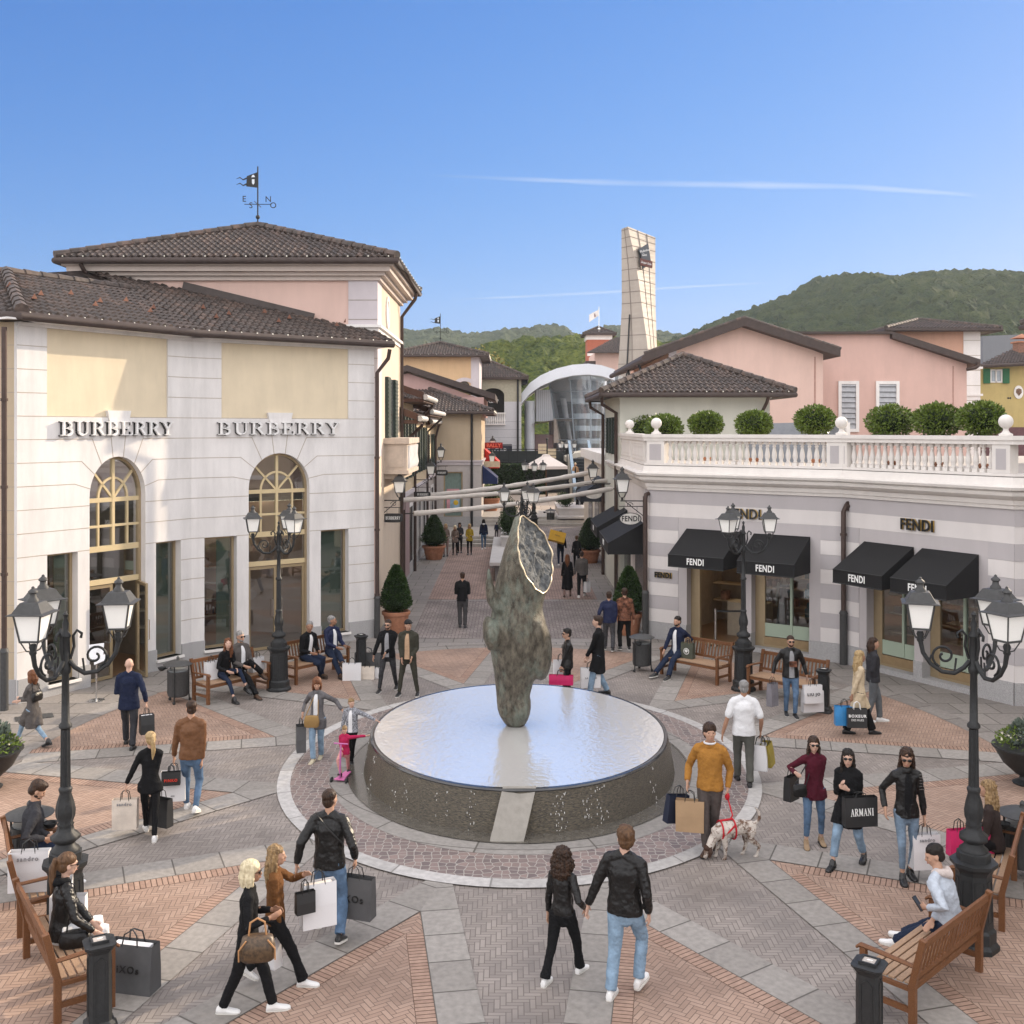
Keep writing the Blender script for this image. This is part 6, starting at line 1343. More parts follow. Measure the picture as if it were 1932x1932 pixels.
nt.links.new(tc.outputs['Object'], nz.inputs['Vector']); mr = N(nt, 'ShaderNodeMapRange'); mr.inputs[1].default_value = .2; mr.inputs[2].default_value = .65; mr.inputs[3].default_value = .08; mr.inputs[4].default_value = .30; nt.links.new(nz.outputs[0], mr.inputs[0]); ml = N(nt, 'ShaderNodeMath', operation='MULTIPLY'); nt.links.new(mr.outputs[0], ml.inputs[0]); nt.links.new(at.outputs['Fac'], ml.inputs[1])
nt.links.new(ml.outputs[0], mx.inputs[0]); nt.links.new(tr.outputs[0], mx.inputs[1]); nt.links.new(em.outputs[0], mx.inputs[2]); nt.links.new(mx.outputs[0], o_.inputs[0])
def contrail(pts, wd, lab, y=4500):
	rows = [[], [], [], [], []]; n = 40
	for i in range(n + 1):
		t_ = i / n * (len(pts) - 1); k = min(int(t_), len(pts) - 2); f_ = t_ - k; u = pts[k][0] + (pts[k+1][0] - pts[k][0]) * f_; v = pts[k][1] + (pts[k+1][1] - pts[k][1]) * f_
		w_ = wd * (.4 + .6 * sin(pi * i / n)) * (1 + .3 * noise.noise(V((i * .4, wd, 0))))
		for r_, q in zip(rows, (-1, -.4, 0, .4, 1)): r_.append(PT(u, v + q * w_, y))
	g = MB(); g.loft(rows, cap=False, closed=False); o = struct("contrail", g, cm_, smooth=True, kind='stuff'); at_ = o.data.attributes.new("soft", 'FLOAT', 'POINT')
	for r_ in range(5):
		for i in range(n + 1): at_.data[r_ * (n + 1) + i].value = (0, .7, 1, .7, 0)[r_] * min(1, i / 8, (n - i) / 8)
	o['label'] = lab
contrail([(800, 330), (1000, 339), (1200, 346), (1400, 349), (1600, 352), (1800, 365), (1880, 372)], 8, "long thin contrail across the sky")
contrail([(840, 566), (1000, 559), (1150, 551), (1300, 541), (1480, 532)], 4, "faint low contrail behind the pylon")
hz_ = MB(); hz_.box(-700, 700, -59, 790, -1.5, 95)
hm_ = bpy.data.materials.new("summer_haze"); hm_.use_nodes = True; nt = hm_.node_tree; nt.nodes.clear(); o_ = N(nt, 'ShaderNodeOutputMaterial'); pv = N(nt, 'ShaderNodeVolumePrincipled')
pv.inputs['Color'].default_value = (.80, .88, 1, 1); pv.inputs['Density'].default_value = .00022; pv.inputs['Anisotropy'].default_value = .3; nt.links.new(pv.outputs[0], o_.inputs['Volume'])
struct("haze", hz_, hm_, kind='stuff')
# ================================================================= STREET FURNITURE
def lantern_parts(parent, M, s=1.0):
	"four sided lantern, its glass bottom at z = 0"
	def sq(r, z): return [M @ V((r*s*cos(pi/4 + k*pi/2)*1.414, r*s*sin(pi/4 + k*pi/2)*1.414, z*s)) for k in range(4)]
	g = MB(); g.loft([sq(.235, .345), sq(.235, .355), sq(.185, .37), sq(.115, .49), sq(.095, .495)]); o = part("lantern", g, iron_g, parent, M=Matrix.Identity(4) if in_world(parent) else None)
	g2 = MB(); g2.loft([sq(.108, .02), sq(.163, .345)]); part("frosted_glass", g2, opal, o)
	g3 = MB()
	for k in range(4): a, b = sq(.112, 0)[k], sq(.168, .35)[k]; g3.bar(a, b, .018*s, .018*s)
	q = sq(.112, .012)
	for k in range(4): g3.bar(q[k], q[(k+1) % 4], .02*s, .025*s)
	for k in range(4):
		c = sq(.105, 0)[k]; e = M @ V((0, 0, -.14*s)); mid = c.lerp(e, .45) + V((0, 0, -.05*s)); g3.tube([c, mid, e], .009*s, 5)
	part("lantern_frame", g3, iron_g, o)
	g4 = MB(); g4.lathe([(.075*s, .49*s), (.07*s, .52*s), (.045*s, .55*s), (.04*s, .59*s), (.06*s, .605*s), (.058*s, .625*s), (.04*s, .64*s), (.018*s, .66*s), (.02*s, .672*s), (.003, .685*s)], 12); g4.v = [tuple(M @ V(p)) for p in g4.v]; part("finial", g4, iron_g, o, True, 50)
	return o
def make_lamp(label, loc, rz, group):
	R_ = root("street_lamp", label, "street lamp", loc, rz, group); g = MB()
	def oc(r, z): return [V((r*cos(pi/8 + k*pi/4), r*sin(pi/8 + k*pi/4), z)) for k in range(8)]
	g.loft([oc(.27, 0), oc(.27, .06), oc(.235, .10), oc(.235, .22), oc(.205, .25), oc(.19, .84), oc(.205, .88), oc(.25, .93), oc(.255, .97), oc(.18, .98), oc(.18, 1.07), oc(.16, 1.08)]); part("pedestal", g, iron, R_)
	g = MB()
	for k in range(8):
		a = k * pi/4; n_ = V((cos(a), sin(a), 0)); t_ = V((-sin(a), cos(a), 0)); c = n_ * .187
		P = [c - t_*.05 + V((0, 0, .32)), c + t_*.05 + V((0, 0, .32)), c*.955 + t_*.045 + V((0, 0, .78)), c*.955 - t_*.045 + V((0, 0, .78))]
		for a_, b_ in zip(P, P[1:] + P[:1]): g.bar(a_, b_, .012, .012, up=n_)
	part("pedestal_panels", g, iron, R_)
	g = MB(); prof = [(.15, 1.07), (.155, 1.10), (.11, 1.14), (.10, 1.17), (.15, 1.21), (.155, 1.25), (.09, 1.30), (.075, 1.36), (.085, 1.38), (.07, 1.40), (.095, 1.47), (.10, 1.54), (.085, 1.62), (.062, 1.72), (.07, 1.75), (.075, 1.77), (.055, 1.80)]
	n = 24; rings = []
	for i, (r, z) in enumerate(prof): rings.append([V(((r + (.008 * cos(8*2*pi*k/n) if 1.2 < z < 1.72 else 0)) * cos(2*pi*k/n), (r + (.008 * cos(8*2*pi*k/n) if 1.2 < z < 1.72 else 0)) * sin(2*pi*k/n), z)) for k in range(n)])
	g.loft(rings); part("ornamental_base", g, iron, R_, True, 60)
	g = MB(); rings = []
	for r, z in ((.052, 1.80), (.046, 2.44)): rings.append([V(((r + .004*cos(6*2*pi*k/48*2)) * cos(2*pi*k/48), (r + .004*cos(6*2*pi*k/48*2)) * sin(2*pi*k/48), z)) for k in range(48)])
	g.loft(rings); g.lathe([(.045, 2.44), (.07, 2.46), (.07, 2.49), (.045, 2.52), (.038, 3.05), (.055, 3.07), (.06, 3.12), (.04, 3.16), (.05, 3.30), (.045, 3.45), (.06, 3.48), (.03, 3.54), (.035, 3.62), (.015, 3.68), (.03, 3.72), (.002, 3.76)], 16); part("column", g, iron, R_, True, 50)
	for k in range(3):
		a = k * 2*pi/3; d = V((cos(a), sin(a), 0)); g = MB(); pts = [(.04, 3.20), (.10, 3.12), (.20, 3.05), (.33, 3.06), (.45, 3.14), (.53, 3.26), (.56, 3.40)]
		g.tube([d*r + V((0, 0, z)) for r, z in pts], [.028, .026, .026, .025, .024, .024, .028], 8)
		pts = [(.05, 3.22), (.09, 3.36), (.08, 3.48), (.12, 3.54), (.17, 3.50), (.16, 3.45)]; g.tube([d*r + V((0, 0, z)) for r, z in pts], .017, 6)
		sp = []
		for i in range(22): t_ = i / 21; an = -1.2 + t_ * 8.6; rr = .135 * (1 - t_ * .82); sp.append(d * (.31 + rr*cos(an)) + V((0, 0, 3.24 + rr*sin(an))))
		g.tube(sp, [.015] * 22, 6); g.lathe([(.028, -.02), (.04, 0), (.032, .03), (.042, .07), (.03, .10)], 10, c=tuple(d*.56 + V((0, 0, 3.40)))); g.tube([d*.18 + V((0, 0, 3.22)), d*.2 + V((0, 0, 3.06))], .012, 5); g.tube([d*.44 + V((0, 0, 3.24)), d*.47 + V((0, 0, 3.15))], .012, 5)
		part("scroll_arm", g, iron, R_, True, 60)
		M = T(d*.56 + V((0, 0, 3.53))) @ Matrix.Rotation(a + .2 * (k - 1), 4, 'Z'); lantern_parts(R_, M, .86)
	return R_
LG = "triple lantern street lamps"
lamp0 = make_lamp("large triple lantern lamp post rising between the wooden benches at the left", (-5.0, 11.87, 0), radians(18), LG)
def lamp(label, x, y, rz, z=0):
	o = copy_tree(lamp0); o.location = (x, y, z); o.rotation_euler = (0, 0, radians(rz)); o['label'] = label; return o
lamp("large triple lantern lamp post behind the youth in the pale hooded jacket", 5.17, 11.87, 42)
lamp("triple lantern lamp post in front of the white boutique's second arched door", -5.17, 23.5, 78)
lamp("triple lantern lamp post in front of the striped shop's doorway", 5.13, 23.5, 102)
lamp("triple lantern lamp post standing behind the tip of the bronze horse head", .30, 33.3, 70)
lamp("triple lantern lamp post further up the street, beside the wheeled bin", 1.2, 57.5, 30)
lamp("most distant triple lantern lamp post, in front of the curved glass pavilion", 3.95, 76, 20, .9)
def make_bench(label, group):
	R_ = root("park_bench", label, "bench", group=group); L2 = .76
	g = MB()
	for k in range(6): g.box(-L2, L2, -.27 + k*.083, -.205 + k*.083, .405 + (.006 if k in (0, 5) else 0), .428)
	part("seat", g, wood_pale, R_, bevel=.004)
	g = MB(); tl = .14
	def back(z): return .235 + (z - .42) * .24
	g.box(-L2, L2, -.265, -.235, .34, .40); g.box(-L2, L2, .20, .23, .34, .40)
	part("apron", g, wood, R_)
	g = MB(); a0, a1 = .47, .84
	for z0, z1, t_ in ((.80, .875, .035), (.47, .525, .03)):
		y = back((z0 + z1)/2); g.box(-L2, L2, y - t_/2, y + t_/2, z0, z1)
	n = 17
	for k in range(n):
		if k in (8,): continue
		x = -L2 + .07 + k * (2*L2 - .14) / (n - 1); g.bar((x, back(.5), .5), (x, back(.81), .81), .035, .016, up=(0, 1, 0))
	g.bar((0, back(.5), .5), (0, back(.81), .81), .10, .016, up=(0, 1, 0))
	part("backrest", g, wood, R_, bevel=.003)
	for sx in (-1, 1):
		x = sx * (L2 + .02); g = MB(); g.box(x - .03, x + .03, -.30, -.235, 0, .62); part("leg", g, wood, R_, bevel=.005)
		g = MB(); g.bar((x, .24, 0), (x, back(.44), .44), .06, .07, up=(0, 1, 0)); g.bar((x, back(.44), .43), (x, back(.90), .90), .06, .065, up=(0, 1, 0)); part("leg", g, wood, R_, bevel=.005)
		g = MB(); g.tube([(x, -.34, .60), (x, -.30, .635), (x, -.1, .63), (x, back(.63), .61)], [.026, .034, .034, .03], 8, sq=.6); part("armrest", g, wood, R_, True, 60)
		g = MB(); g.box(x - .02, x + .02, -.24, .24, .15, .20); g.box(x - .02, x + .02, -.24, .22, .36, .40); part("stretcher", g, wood, R_)
	return R_
bench0 = None
def bench(label, p, q, face, front_line=True, group="teak benches round the square"):
	global bench0
	if bench0 is None: b = bench0 = make_bench(label, group);
	else: b = copy_tree(bench0); b['label'] = label
	p, q, f = V(p), V(q), V(face).normalized(); d = (q - p); d.z = 0; d.normalize(); n_ = V((d.y, -d.x, 0))
	if n_.dot(f) < 0: d = -d; n_ = -n_         # n_: facing; local -y
	c = (p + q) / 2; c = c + n_ * (-.27 if front_line else .27); c.z = 0
	ang = atan2(d.y, d.x); y = V((-d.y, d.x, 0))
	if y.dot(n_) > 0: ang += pi
	b.location = c; b.rotation_euler = (0, 0, ang); return b
bn = {}
bn['l1'] = bench("bench with the red-haired woman and the man in dark glasses", G(397, 1330), G(503, 1305), (1, -1, 0))
bn['l2'] = bench("bench with two older men, right of the lamp post before the boutique", G(555, 1294), G(660, 1269), (1, -1, 0))
bn['r1'] = bench("bench with a lone seated man and a dark green bag, beside the round bin", G(1252, 1273), G(1349, 1293), (-1, -1, 0))
bn['r2'] = bench("empty bench between the lamp post and the square post, striped shop side", G(1416, 1311), G(1531, 1334), (-1, -1, 0))
bn['l3'] = bench("bench at the left edge with a man looking at his phone", (-5.65, 12.1, 0), (-6.35, 13.4, 0), (1, .6, 0), False)
bn['l4'] = bench("nearest left bench, with the ponytailed woman and white bags", G(100, 1929), G(46, 1813), (1, .6, 0), False)
bn['r4'] = bench("nearest right bench with a youth in a pale jacket", G(1731, 1942), G(1850, 1838), (-1, 1, 0), False)
bn['r3'] = bench("bench at the right edge with a long-haired woman seen from behind", (5.72, 12.29, 0), (6.42, 13.5, 0), (-1, .6, 0), False)
def make_post(label, group):
	R_ = root("ashtray_post", label, "post", group=group)
	def sq(r, z, c=.3):
		o = []
		for k in range(4):
			a = k * pi/2;
			for s_ in (-1, 1): o.append(V((r*cos(a) - s_*r*(1-c)*-sin(a)*-1 if False else r*cos(a) + s_*r*(1-c)*-sin(a), r*sin(a) + s_*r*(1-c)*cos(a), z)))
		return o
	g = MB(); g.loft([sq(.17, 0), sq(.17, .03), sq(.14, .06), sq(.135, .10), sq(.105, .13), sq(.10, .78), sq(.11, .80), sq(.12, .82), sq(.14, .84), sq(.145, .865), sq(.10, .872)]); part("shaft", g, iron, R_)
	g = MB()
	for k in range(4):
		a = k*pi/2; n_ = V((cos(a), sin(a), 0)); t_ = V((-sin(a), cos(a), 0)); c = n_*.104
		P = [c - t_*.05 + V((0, 0, .2)), c + t_*.05 + V((0, 0, .2)), c + t_*.05 + V((0, 0, .7)), c + V((0, 0, .745)), c - t_*.05 + V((0, 0, .7))]
		for a_, b_ in zip(P, P[1:] + P[:1]): g.bar(a_, b_, .012, .01, up=n_)
	part("shaft_panels", g, iron, R_)
	g = MB(); frame_rect_z = [(-.075, .075)]; g.box(-.08, .08, -.08, -.06, .87, .90); g.box(-.08, .08, .06, .08, .87, .90); g.box(-.08, -.06, -.06, .06, .87, .90); g.box(.06, .08, -.06, .06, .87, .90); tr = part("tray_rim", g, iron, R_)
	g = MB(); g.box(-.06, .06, -.06, .06, .87, .888); part("ash_sand", g, mat("ash_sand", (.42, .38, .35), .9, var=.3, scale=60), tr); g = MB(); g.tube([(-.02, 0, .892), (.03, .01, .893)], .006, 5); part("cigarette_end", g, white_paint, tr)
	return R_
post0 = make_post("square cast iron post near the grey shopping bag, bottom left", "square iron posts with ash trays"); post0.location = (-3.97, 10.2, 0); post0.rotation_euler = (0, 0, .5)
for lb, x, y, r_ in (("square cast iron post in the bottom right foreground, by the bench end", 3.3, 9.79, -.6), ("square cast iron post beside the bench of the two older men", -3.60, 25.3, .5), ("square cast iron post at the end of the empty bench", 6.38, 21.7, -.5)):
	o = copy_tree(post0); o.location = (x, y, 0); o.rotation_euler = (0, 0, r_); o['label'] = lb
def make_bin(label, group):
	R_ = root("litter_bin", label, "bin", group=group); g = MB(); g.lathe([(.20, .14), (.21, .16), (.215, .20), (.215, .62), (.225, .64), (.225, .67), (.205, .67)], 24)
	for k in range(24): a = k*2*pi/24; g.bar((.217*cos(a), .217*sin(a), .2), (.217*cos(a), .217*sin(a), .62), .008, .004, up=(cos(a), sin(a), 0))
	part("drum", g, iron_g, R_, True, 40)
	g = MB(); g.lathe([(.30, .80), (.305, .81), (.22, .85), (.10, .88), (.04, .89), (.03, .92), (.035, .94), (.02, .97), (.002, .985)], 28); g.lathe([(.30, .80), (.05, .80)], 28); part("lid", g, iron_g, R_, True, 40)
	g = MB()
	for k in range(3):
		a = k*2*pi/3 + .5; c_, s_ = cos(a), sin(a); g.tube([(.235*c_, .235*s_, .06), (.225*c_, .225*s_, .2), (.225*c_, .225*s_, .82)], .014, 6); g.ell((.25*c_, .25*s_, .035), (.035, .035, .035), 8, 6)
	part("stand", g, iron, R_, True)
	g = MB(); g.lathe([(.02, .66), (.06, .68), (.085, .72), (.09, .74), (.07, .735), (.05, .71)], 14, c=(-.34, 0, 0)); g.tube([(-.22, 0, .72), (-.28, 0, .70)], .012, 5); part("ash_cup", g, iron, R_, True)
	g = MB(); g.lathe([(.20, .60), (.19, .66), (.205, .69)], 20); part("bin_liner", g, mat("clear_liner", (.35, .37, .38), .3), R_, True)
	return R_
bin0 = make_bin("round lidded litter bin on small wheels left of the first bench", "round lidded litter bins"); bin0.location = (-7.09, 22.5, 0)
for lb, x, y, z, r_ in (("round lidded litter bin behind the man with the phone", -6.26, 13.75, 0, 2.8), ("round lidded litter bin beside the lone man's bench", 3.11, 25.4, 0, 1.2), ("small distant round bin beside the white stone planter", 2.15, 59, .0, 0), ("round lidded litter bin cut by the right edge", 6.62, 13.75, 0, .4)):
	o = copy_tree(bin0); o.location = (x, y, z + (.45 if y > 50 else 0)); o.rotation_euler = (0, 0, r_); o['label'] = lb
def cone_tree(label, x, y, h, r, n=5200, z=0.0):
	R_ = root("potted_cone_tree", label, "potted tree", (x, y, z), group="clipped cones in terracotta pots"); g = MB(); k = r / .46
	g.lathe([(.25*k, 0), (.27*k, .03), (.36*k, .5), (.40*k, .52), (.41*k, .60), (.38*k, .62), (.34*k, .60), (.33*k, .52)], 28); part("pot", g, terracotta, R_, True, 40); g = MB(); g.lathe([(.34*k, .54), (.02, .56)], 20); part("potting_soil", g, mat("earth", (.05, .035, .025), .95), R_)
	H_ = h - .55; f = lambda t_: r * (sin(min(1, t_ * 4.5) * pi/2) ** .7) * (1 - t_) ** .62 * 1.12
	leaves("crown", R_, leaf_d, (0, 0, .58), (r, r, H_), n, .062, rnd=random.Random(int(x*100)), cone=f, shell=.22)
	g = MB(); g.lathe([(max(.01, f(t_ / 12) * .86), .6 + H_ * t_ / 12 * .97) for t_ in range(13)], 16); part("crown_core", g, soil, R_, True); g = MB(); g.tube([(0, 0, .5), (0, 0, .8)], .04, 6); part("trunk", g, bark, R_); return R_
cone_tree("clipped cone in a terracotta pot by the white boutique's street corner", -3.30, 30.2, 1.87, .46)
cone_tree("clipped cone in a terracotta pot by the striped shop's street corner", 3.30, 29.9, 1.87, .46)
cone_tree("clipped cone in a terracotta pot further up, behind the group of women", -3.47, 47.1, 1.95, .60, 3000)
cone_tree("clipped cone in a terracotta pot further up, right side of the street", 3.33, 45.5, 1.92, .55, 3000)
def bowl(label, x, y):
	R_ = root("bowl_planter", label, "planter", (x, y, 0), group="dark iron bowl planters"); g = MB(); g.lathe([(.20, 0), (.22, .03), (.12, .08), (.10, .14), (.18, .18), (.36, .34), (.49, .56), (.53, .60), (.53, .625), (.49, .62)], 28); part("bowl", g, iron, R_, True, 40)
	leaves("foliage", R_, leaf_l, (0, 0, .66), (.46, .46, .24), 900, .06, rnd=random.Random(int(y*10))); leaves("grey_tuft", R_, mat("silver_leaf", (.12, .15, .12), .7, var=.3, scale=20), (.05, .1, .78), (.22, .22, .22), 500, .09, rnd=random.Random(8))
	g = MB(); rnd = random.Random(2)
	for k in range(26): a = rnd.uniform(0, 6.28); q = rnd.uniform(.1, .42); g.ell((q*cos(a), q*sin(a), .84 - q*.25), (.02, .02, .015), 6, 4)
	part("blossom", g, mat("cream_petal", (.7, .66, .5), .6), R_, True)
bowl("dark bowl planter with green leaves cut by the left edge", -8.45, 17.1); bowl("dark bowl planter with cream blossom cut by the right edge", 8.4, 17.3)
def island(label, x0, x1, y0, y1, z, zt, bush, extra=None):
	R_ = broot("stone_planter_bench", label, "planter", ((x0 + x1)/2, y0, z)); st = mat("pale_island_stone", (.50, .48, .47), .7, var=.06, scale=4, dirt=.1)
	g = MB(); g.box(x0, x1, y0, y1, z + zt - .12, z + zt); part("bench_slab", g, st, R_); g = MB(); g.box(x0 + .2, x1 - .2, y0 + .3, y1 - .1, z, z + zt - .12); part("plinth", g, mat("dark_plinth", (.20, .19, .19), .8), R_)
	bx0, bx1, by0, by1 = bush; g = MB(); g.box(bx0, bx1, by0, by1, z + zt, z + zt + .35); g.box(bx0 - .05, bx1 + .05, by0 - .05, by1 + .05, z + zt + .35, z + zt + .42); part("planting_box", g, st, R_); return R_
I1 = island("pale stone bench and planting box in the middle of the street, behind the horse head", -.85, .65, 40, 49.5, 0, .75, (-.45, .65, 45.5, 49.5))
def topiary(label, p, r, n, leafm=leaf_d, size=.06, grp=None):
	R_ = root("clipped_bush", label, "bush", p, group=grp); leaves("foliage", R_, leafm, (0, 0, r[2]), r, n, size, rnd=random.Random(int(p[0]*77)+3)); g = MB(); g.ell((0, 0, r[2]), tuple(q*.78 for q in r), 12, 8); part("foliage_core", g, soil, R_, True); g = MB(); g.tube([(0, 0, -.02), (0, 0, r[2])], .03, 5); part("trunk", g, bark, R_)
topiary("dark rounded bush in front of the street planter, lower of two", (-.18, 46.4, 1.17), (.42, .42, .5), 1400); topiary("taller dark bush behind, upper of two in the street planter", (-.12, 48.3, 1.17), (.40, .40, .75), 1400)
I2 = island("pale stone planter with a built-in bench beyond the wheeled bin", 2.5, 5.2, 58.6, 64, .45, .5, (2.6, 4.2, 59.2, 64))
topiary("ball bush on the pale stone planter, nearest the steps", (3.05, 60.2, 1.37), (.42, .42, .38), 900); topiary("second ball bush behind on the pale stone planter", (2.95, 62.4, 1.37), (.40, .40, .36), 700)
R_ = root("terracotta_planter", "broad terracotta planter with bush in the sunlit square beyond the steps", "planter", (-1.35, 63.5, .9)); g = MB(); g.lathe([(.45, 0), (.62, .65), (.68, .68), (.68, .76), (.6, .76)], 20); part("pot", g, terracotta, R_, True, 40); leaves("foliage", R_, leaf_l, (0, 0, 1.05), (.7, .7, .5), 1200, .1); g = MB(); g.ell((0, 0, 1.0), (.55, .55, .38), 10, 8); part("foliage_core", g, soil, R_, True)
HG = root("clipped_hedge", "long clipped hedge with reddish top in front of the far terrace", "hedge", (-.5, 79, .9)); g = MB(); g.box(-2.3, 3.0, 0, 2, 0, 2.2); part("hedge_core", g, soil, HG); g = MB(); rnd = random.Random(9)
for _ in range(5200):
	x = rnd.uniform(-2.35, 3.05); top_ = rnd.random() < .3; z = 2.25 if top_ else rnd.uniform(0, 2.25); y = rnd.uniform(0, 2) if top_ else -.04 + rnd.uniform(-.06, .04); s_ = .12; d = V((rnd.gauss(0, 1), rnd.gauss(0, 1), rnd.gauss(0, 1))).normalized(); u_ = d.cross(V((0, 0, 1))).normalized() * s_; w_ = d * s_
	p = V((x, y, z)); g.add([p - u_*.4, p + w_*.5, p + u_*.4, p - w_*.5], [(0, 1, 2, 3)])
part("foliage", g, leaf_d, HG)
RL = root("terrace_railing", "dark railing with glass panels above the far hedge", "railing", (-.5, 81, .9)); g = MB(); g.box(-2.6, 5, 0, .05, 3.3, 3.36); g.box(-2.6, 5, 0, 2, 2.2, 2.4)
for k in range(12): x = -2.5 + k*.68; g.box(x, x + .05, 0, .05, 2.3, 3.36)
part("rail_frame", g, iron, RL); g = MB(); g.box(-2.6, 5, .5, .6, .0, 3.2); part("dark_backing", g, mat("dark_terrace", (.04, .045, .045), .7), RL)
PS = root("market_parasol", "square off-white parasol standing in the far sunlit square", "parasol", (2.35, 73, .9)); g = MB()
def sqp(r, z): return [V((r*cos(pi/4 + k*pi/2 + .3)*1.414, r*sin(pi/4 + k*pi/2 + .3)*1.414, z)) for k in range(4)]
g.loft([sqp(1.15, 2.15), sqp(1.15, 2.35), sqp(.25, 3.0), sqp(.2, 3.12), sqp(.03, 3.15)]); part("canopy", g, mat("parasol_cloth", (.66, .60, .56), .85, var=.03), PS); g = MB(); g.tube([(0, 0, 0), (0, 0, 3)], .04, 8); g.box(-.4, .4, -.4, .4, 0, .08); part("pole", g, wood, PS)
SP = root("signpost", "dark post with small cream direction boards near the parasol", "signpost", (2.55, 77, .9)); g = MB(); g.tube([(0, 0, 0), (0, 0, 4.1)], .06, 8); g.ell((0, 0, 4.15), (.1, .1, .1), 8, 6); part("post", g, iron, SP)
for k, (x, z) in enumerate(((-.35, 3.7), (-.35, 3.45), (-.35, 3.2), (.35, 3.35), (.35, 3.1), (.35, 2.85))): g = MB(); g.box(x - .3, x + .3, -.06, -.02, z - .1, z + .1); part("direction_board", g, mat("board_cream", (.60, .50, .34), .6), SP)
def wall_lantern(label, x, y, z, wx, s=1.0, grp="wall lanterns along the street"):
	R_ = broot("wall_lantern", label, "wall lantern", (x, y, z), group=grp); lantern_parts(R_, T((x, y, z)), s); g = MB(); sg = 1 if wx > x else -1; L_ = abs(wx - x)
	g.tube([(x, y, z - .14*s), (x, y, z - .2*s)], .03*s, 8); g.bar((x - sg*.05, y, z - .22*s), (wx, y, z - .22*s), .03, .03)
	sp = [V((x + sg*(L_*.35 + .10*(1 - i/16)*cos(i*.55)), y, z - .33*s + .09*(1 - i/16)*sin(i*.55))) for i in range(15)]; g.tube(sp, .009, 5); g.tube([(x + sg*.1, y, z - .24*s), (x + sg*L_*.5, y, z - .40*s), (wx, y, z - .62*s)], .013, 6); g.box(wx - .02, wx + .02, y - .04, y + .04, z - .75*s, z - .1*s)
	part("bracket", g, iron, R_, True, 50); return R_
wall_lantern("wall lantern above the rectangular black hanging sign at the boutique corner", -3.36, 31.7, 3.88, -3.86)
wall_lantern("wall lantern over the middle black hanging sign, left side of the street", -3.4, 44.5, 3.88, -4.1)
wall_lantern("wall lantern furthest up of the three on the cream street building", -3.35, 50, 4.45, -4.2)
wall_lantern("wall lantern beside the small iron balcony past the beige corner building", -1.2, 66, 4.7, -1.7)
wall_lantern("wall lantern above the red awning in the far street", -1.15, 61, 3.9, -1.68)
wall_lantern("wall lantern hung over the oval sign at the striped shop's street corner", 3.18, 30.6, 3.96, 3.80, 1.1)
wall_lantern("wall lantern further along the right side of the street", 3.05, 40, 3.96, 3.95)
def hang_sign(label, x0, x1, y, z0, z1, word, wx, oval=False, m=None, tm=None, ts=.12, grp=None, ser=True):
	R_ = broot("hanging_sign", label, "hanging sign", ((x0+x1)/2, y, (z0+z1)/2), group=grp); cx_, cz_ = (x0+x1)/2, (z0+z1)/2; a, b = (x1-x0)/2, (z1-z0)/2; n = 28; P = []
	for k in range(n):
		t_ = 2*pi*k/n; c_, s_ = cos(t_), sin(t_); e = 1 if oval else .45; P.append((a*abs(c_)**e*(1 if c_ > 0 else -1), b*abs(s_)**e*(1 if s_ > 0 else -1)))
	def rr(k_, ya, yb): g = MB(); g.loft([[V((cx_ + p[0]*k_, yy, cz_ + p[1]*k_)) for p in P] for yy in (ya, yb)]); return g
	if oval: part("sign_rim", rr(1, y - .02, y + .02), iron, R_); part("sign_board", rr(.90, y - .03, y + .03), m, R_)
	else: part("sign_board", rr(1, y - .025, y + .025), m or iron, R_)
	if ser: g = serif_mb(word, ts, a * 1.45, .005, .2, .1); part("lettering", g, tm, R_, M=T((cx_ - a*.72, y - .026, cz_ - ts/2)))
	else: text(word, ts * 1.35, tm, R_, T((cx_, y - .034, cz_)), .003, .006, 1.1, .8)
	g = MB(); g.bar((cx_ - (.0 if wx < cx_ else a), y, z1 + .18), (wx, y, z1 + .18), .02, .02); g.bar((cx_ + (a if wx < cx_ else 0), y, z1 + .18), (wx, y, z1 + .18), .02, .02)
	for q in (-.6, .6): g.bar((cx_ + a*q, y, z1 - .02), (cx_ + a*q, y, z1 + .18), .01, .01)
	part("sign_bracket", g, iron, R_); return R_
SG = "black hanging signs of the boutique"
for k, (x0, x1, y, z0, z1, lb) in enumerate(((-3.86, -3.26, 31.7, 3.0, 3.27, "nearest black hanging sign, on the boutique corner"), (-3.93, -3.3, 43, 3.03, 3.25, "middle black hanging sign, on the cream street building"), (-3.6, -3.05, 50.3, 3.58, 3.85, "furthest of the black hanging signs up the street"))): hang_sign(lb, x0, x1, y, z0, z1, "BURBERRY", x0 - .2, m=mat("sign_black", (.015, .014, .014), .4), tm=white_paint, ts=.09, grp=SG)
hang_sign("oval cream hanging sign by the striped shop's corner pipe", 3.05, 3.69, 30.2, 3.06, 3.41, FW, 3.85, True, mat("sign_cream", (.62, .60, .56), .5), black_gloss, .16, ser=False)
hang_sign("oval cream hanging sign further along, behind the fabric pole", 2.75, 3.45, 40.3, 3.12, 3.5, "KENZO", 3.95, True, mat("sign_cream"), black_gloss, .12, ser=False) if False else hang_sign("oval cream hanging sign further along, behind the fabric pole", 2.75, 3.45, 40.3, 3.12, 3.5, "II", 3.95, True, mat("sign_cream"), mat("sign_cream"), .02, ser=False)
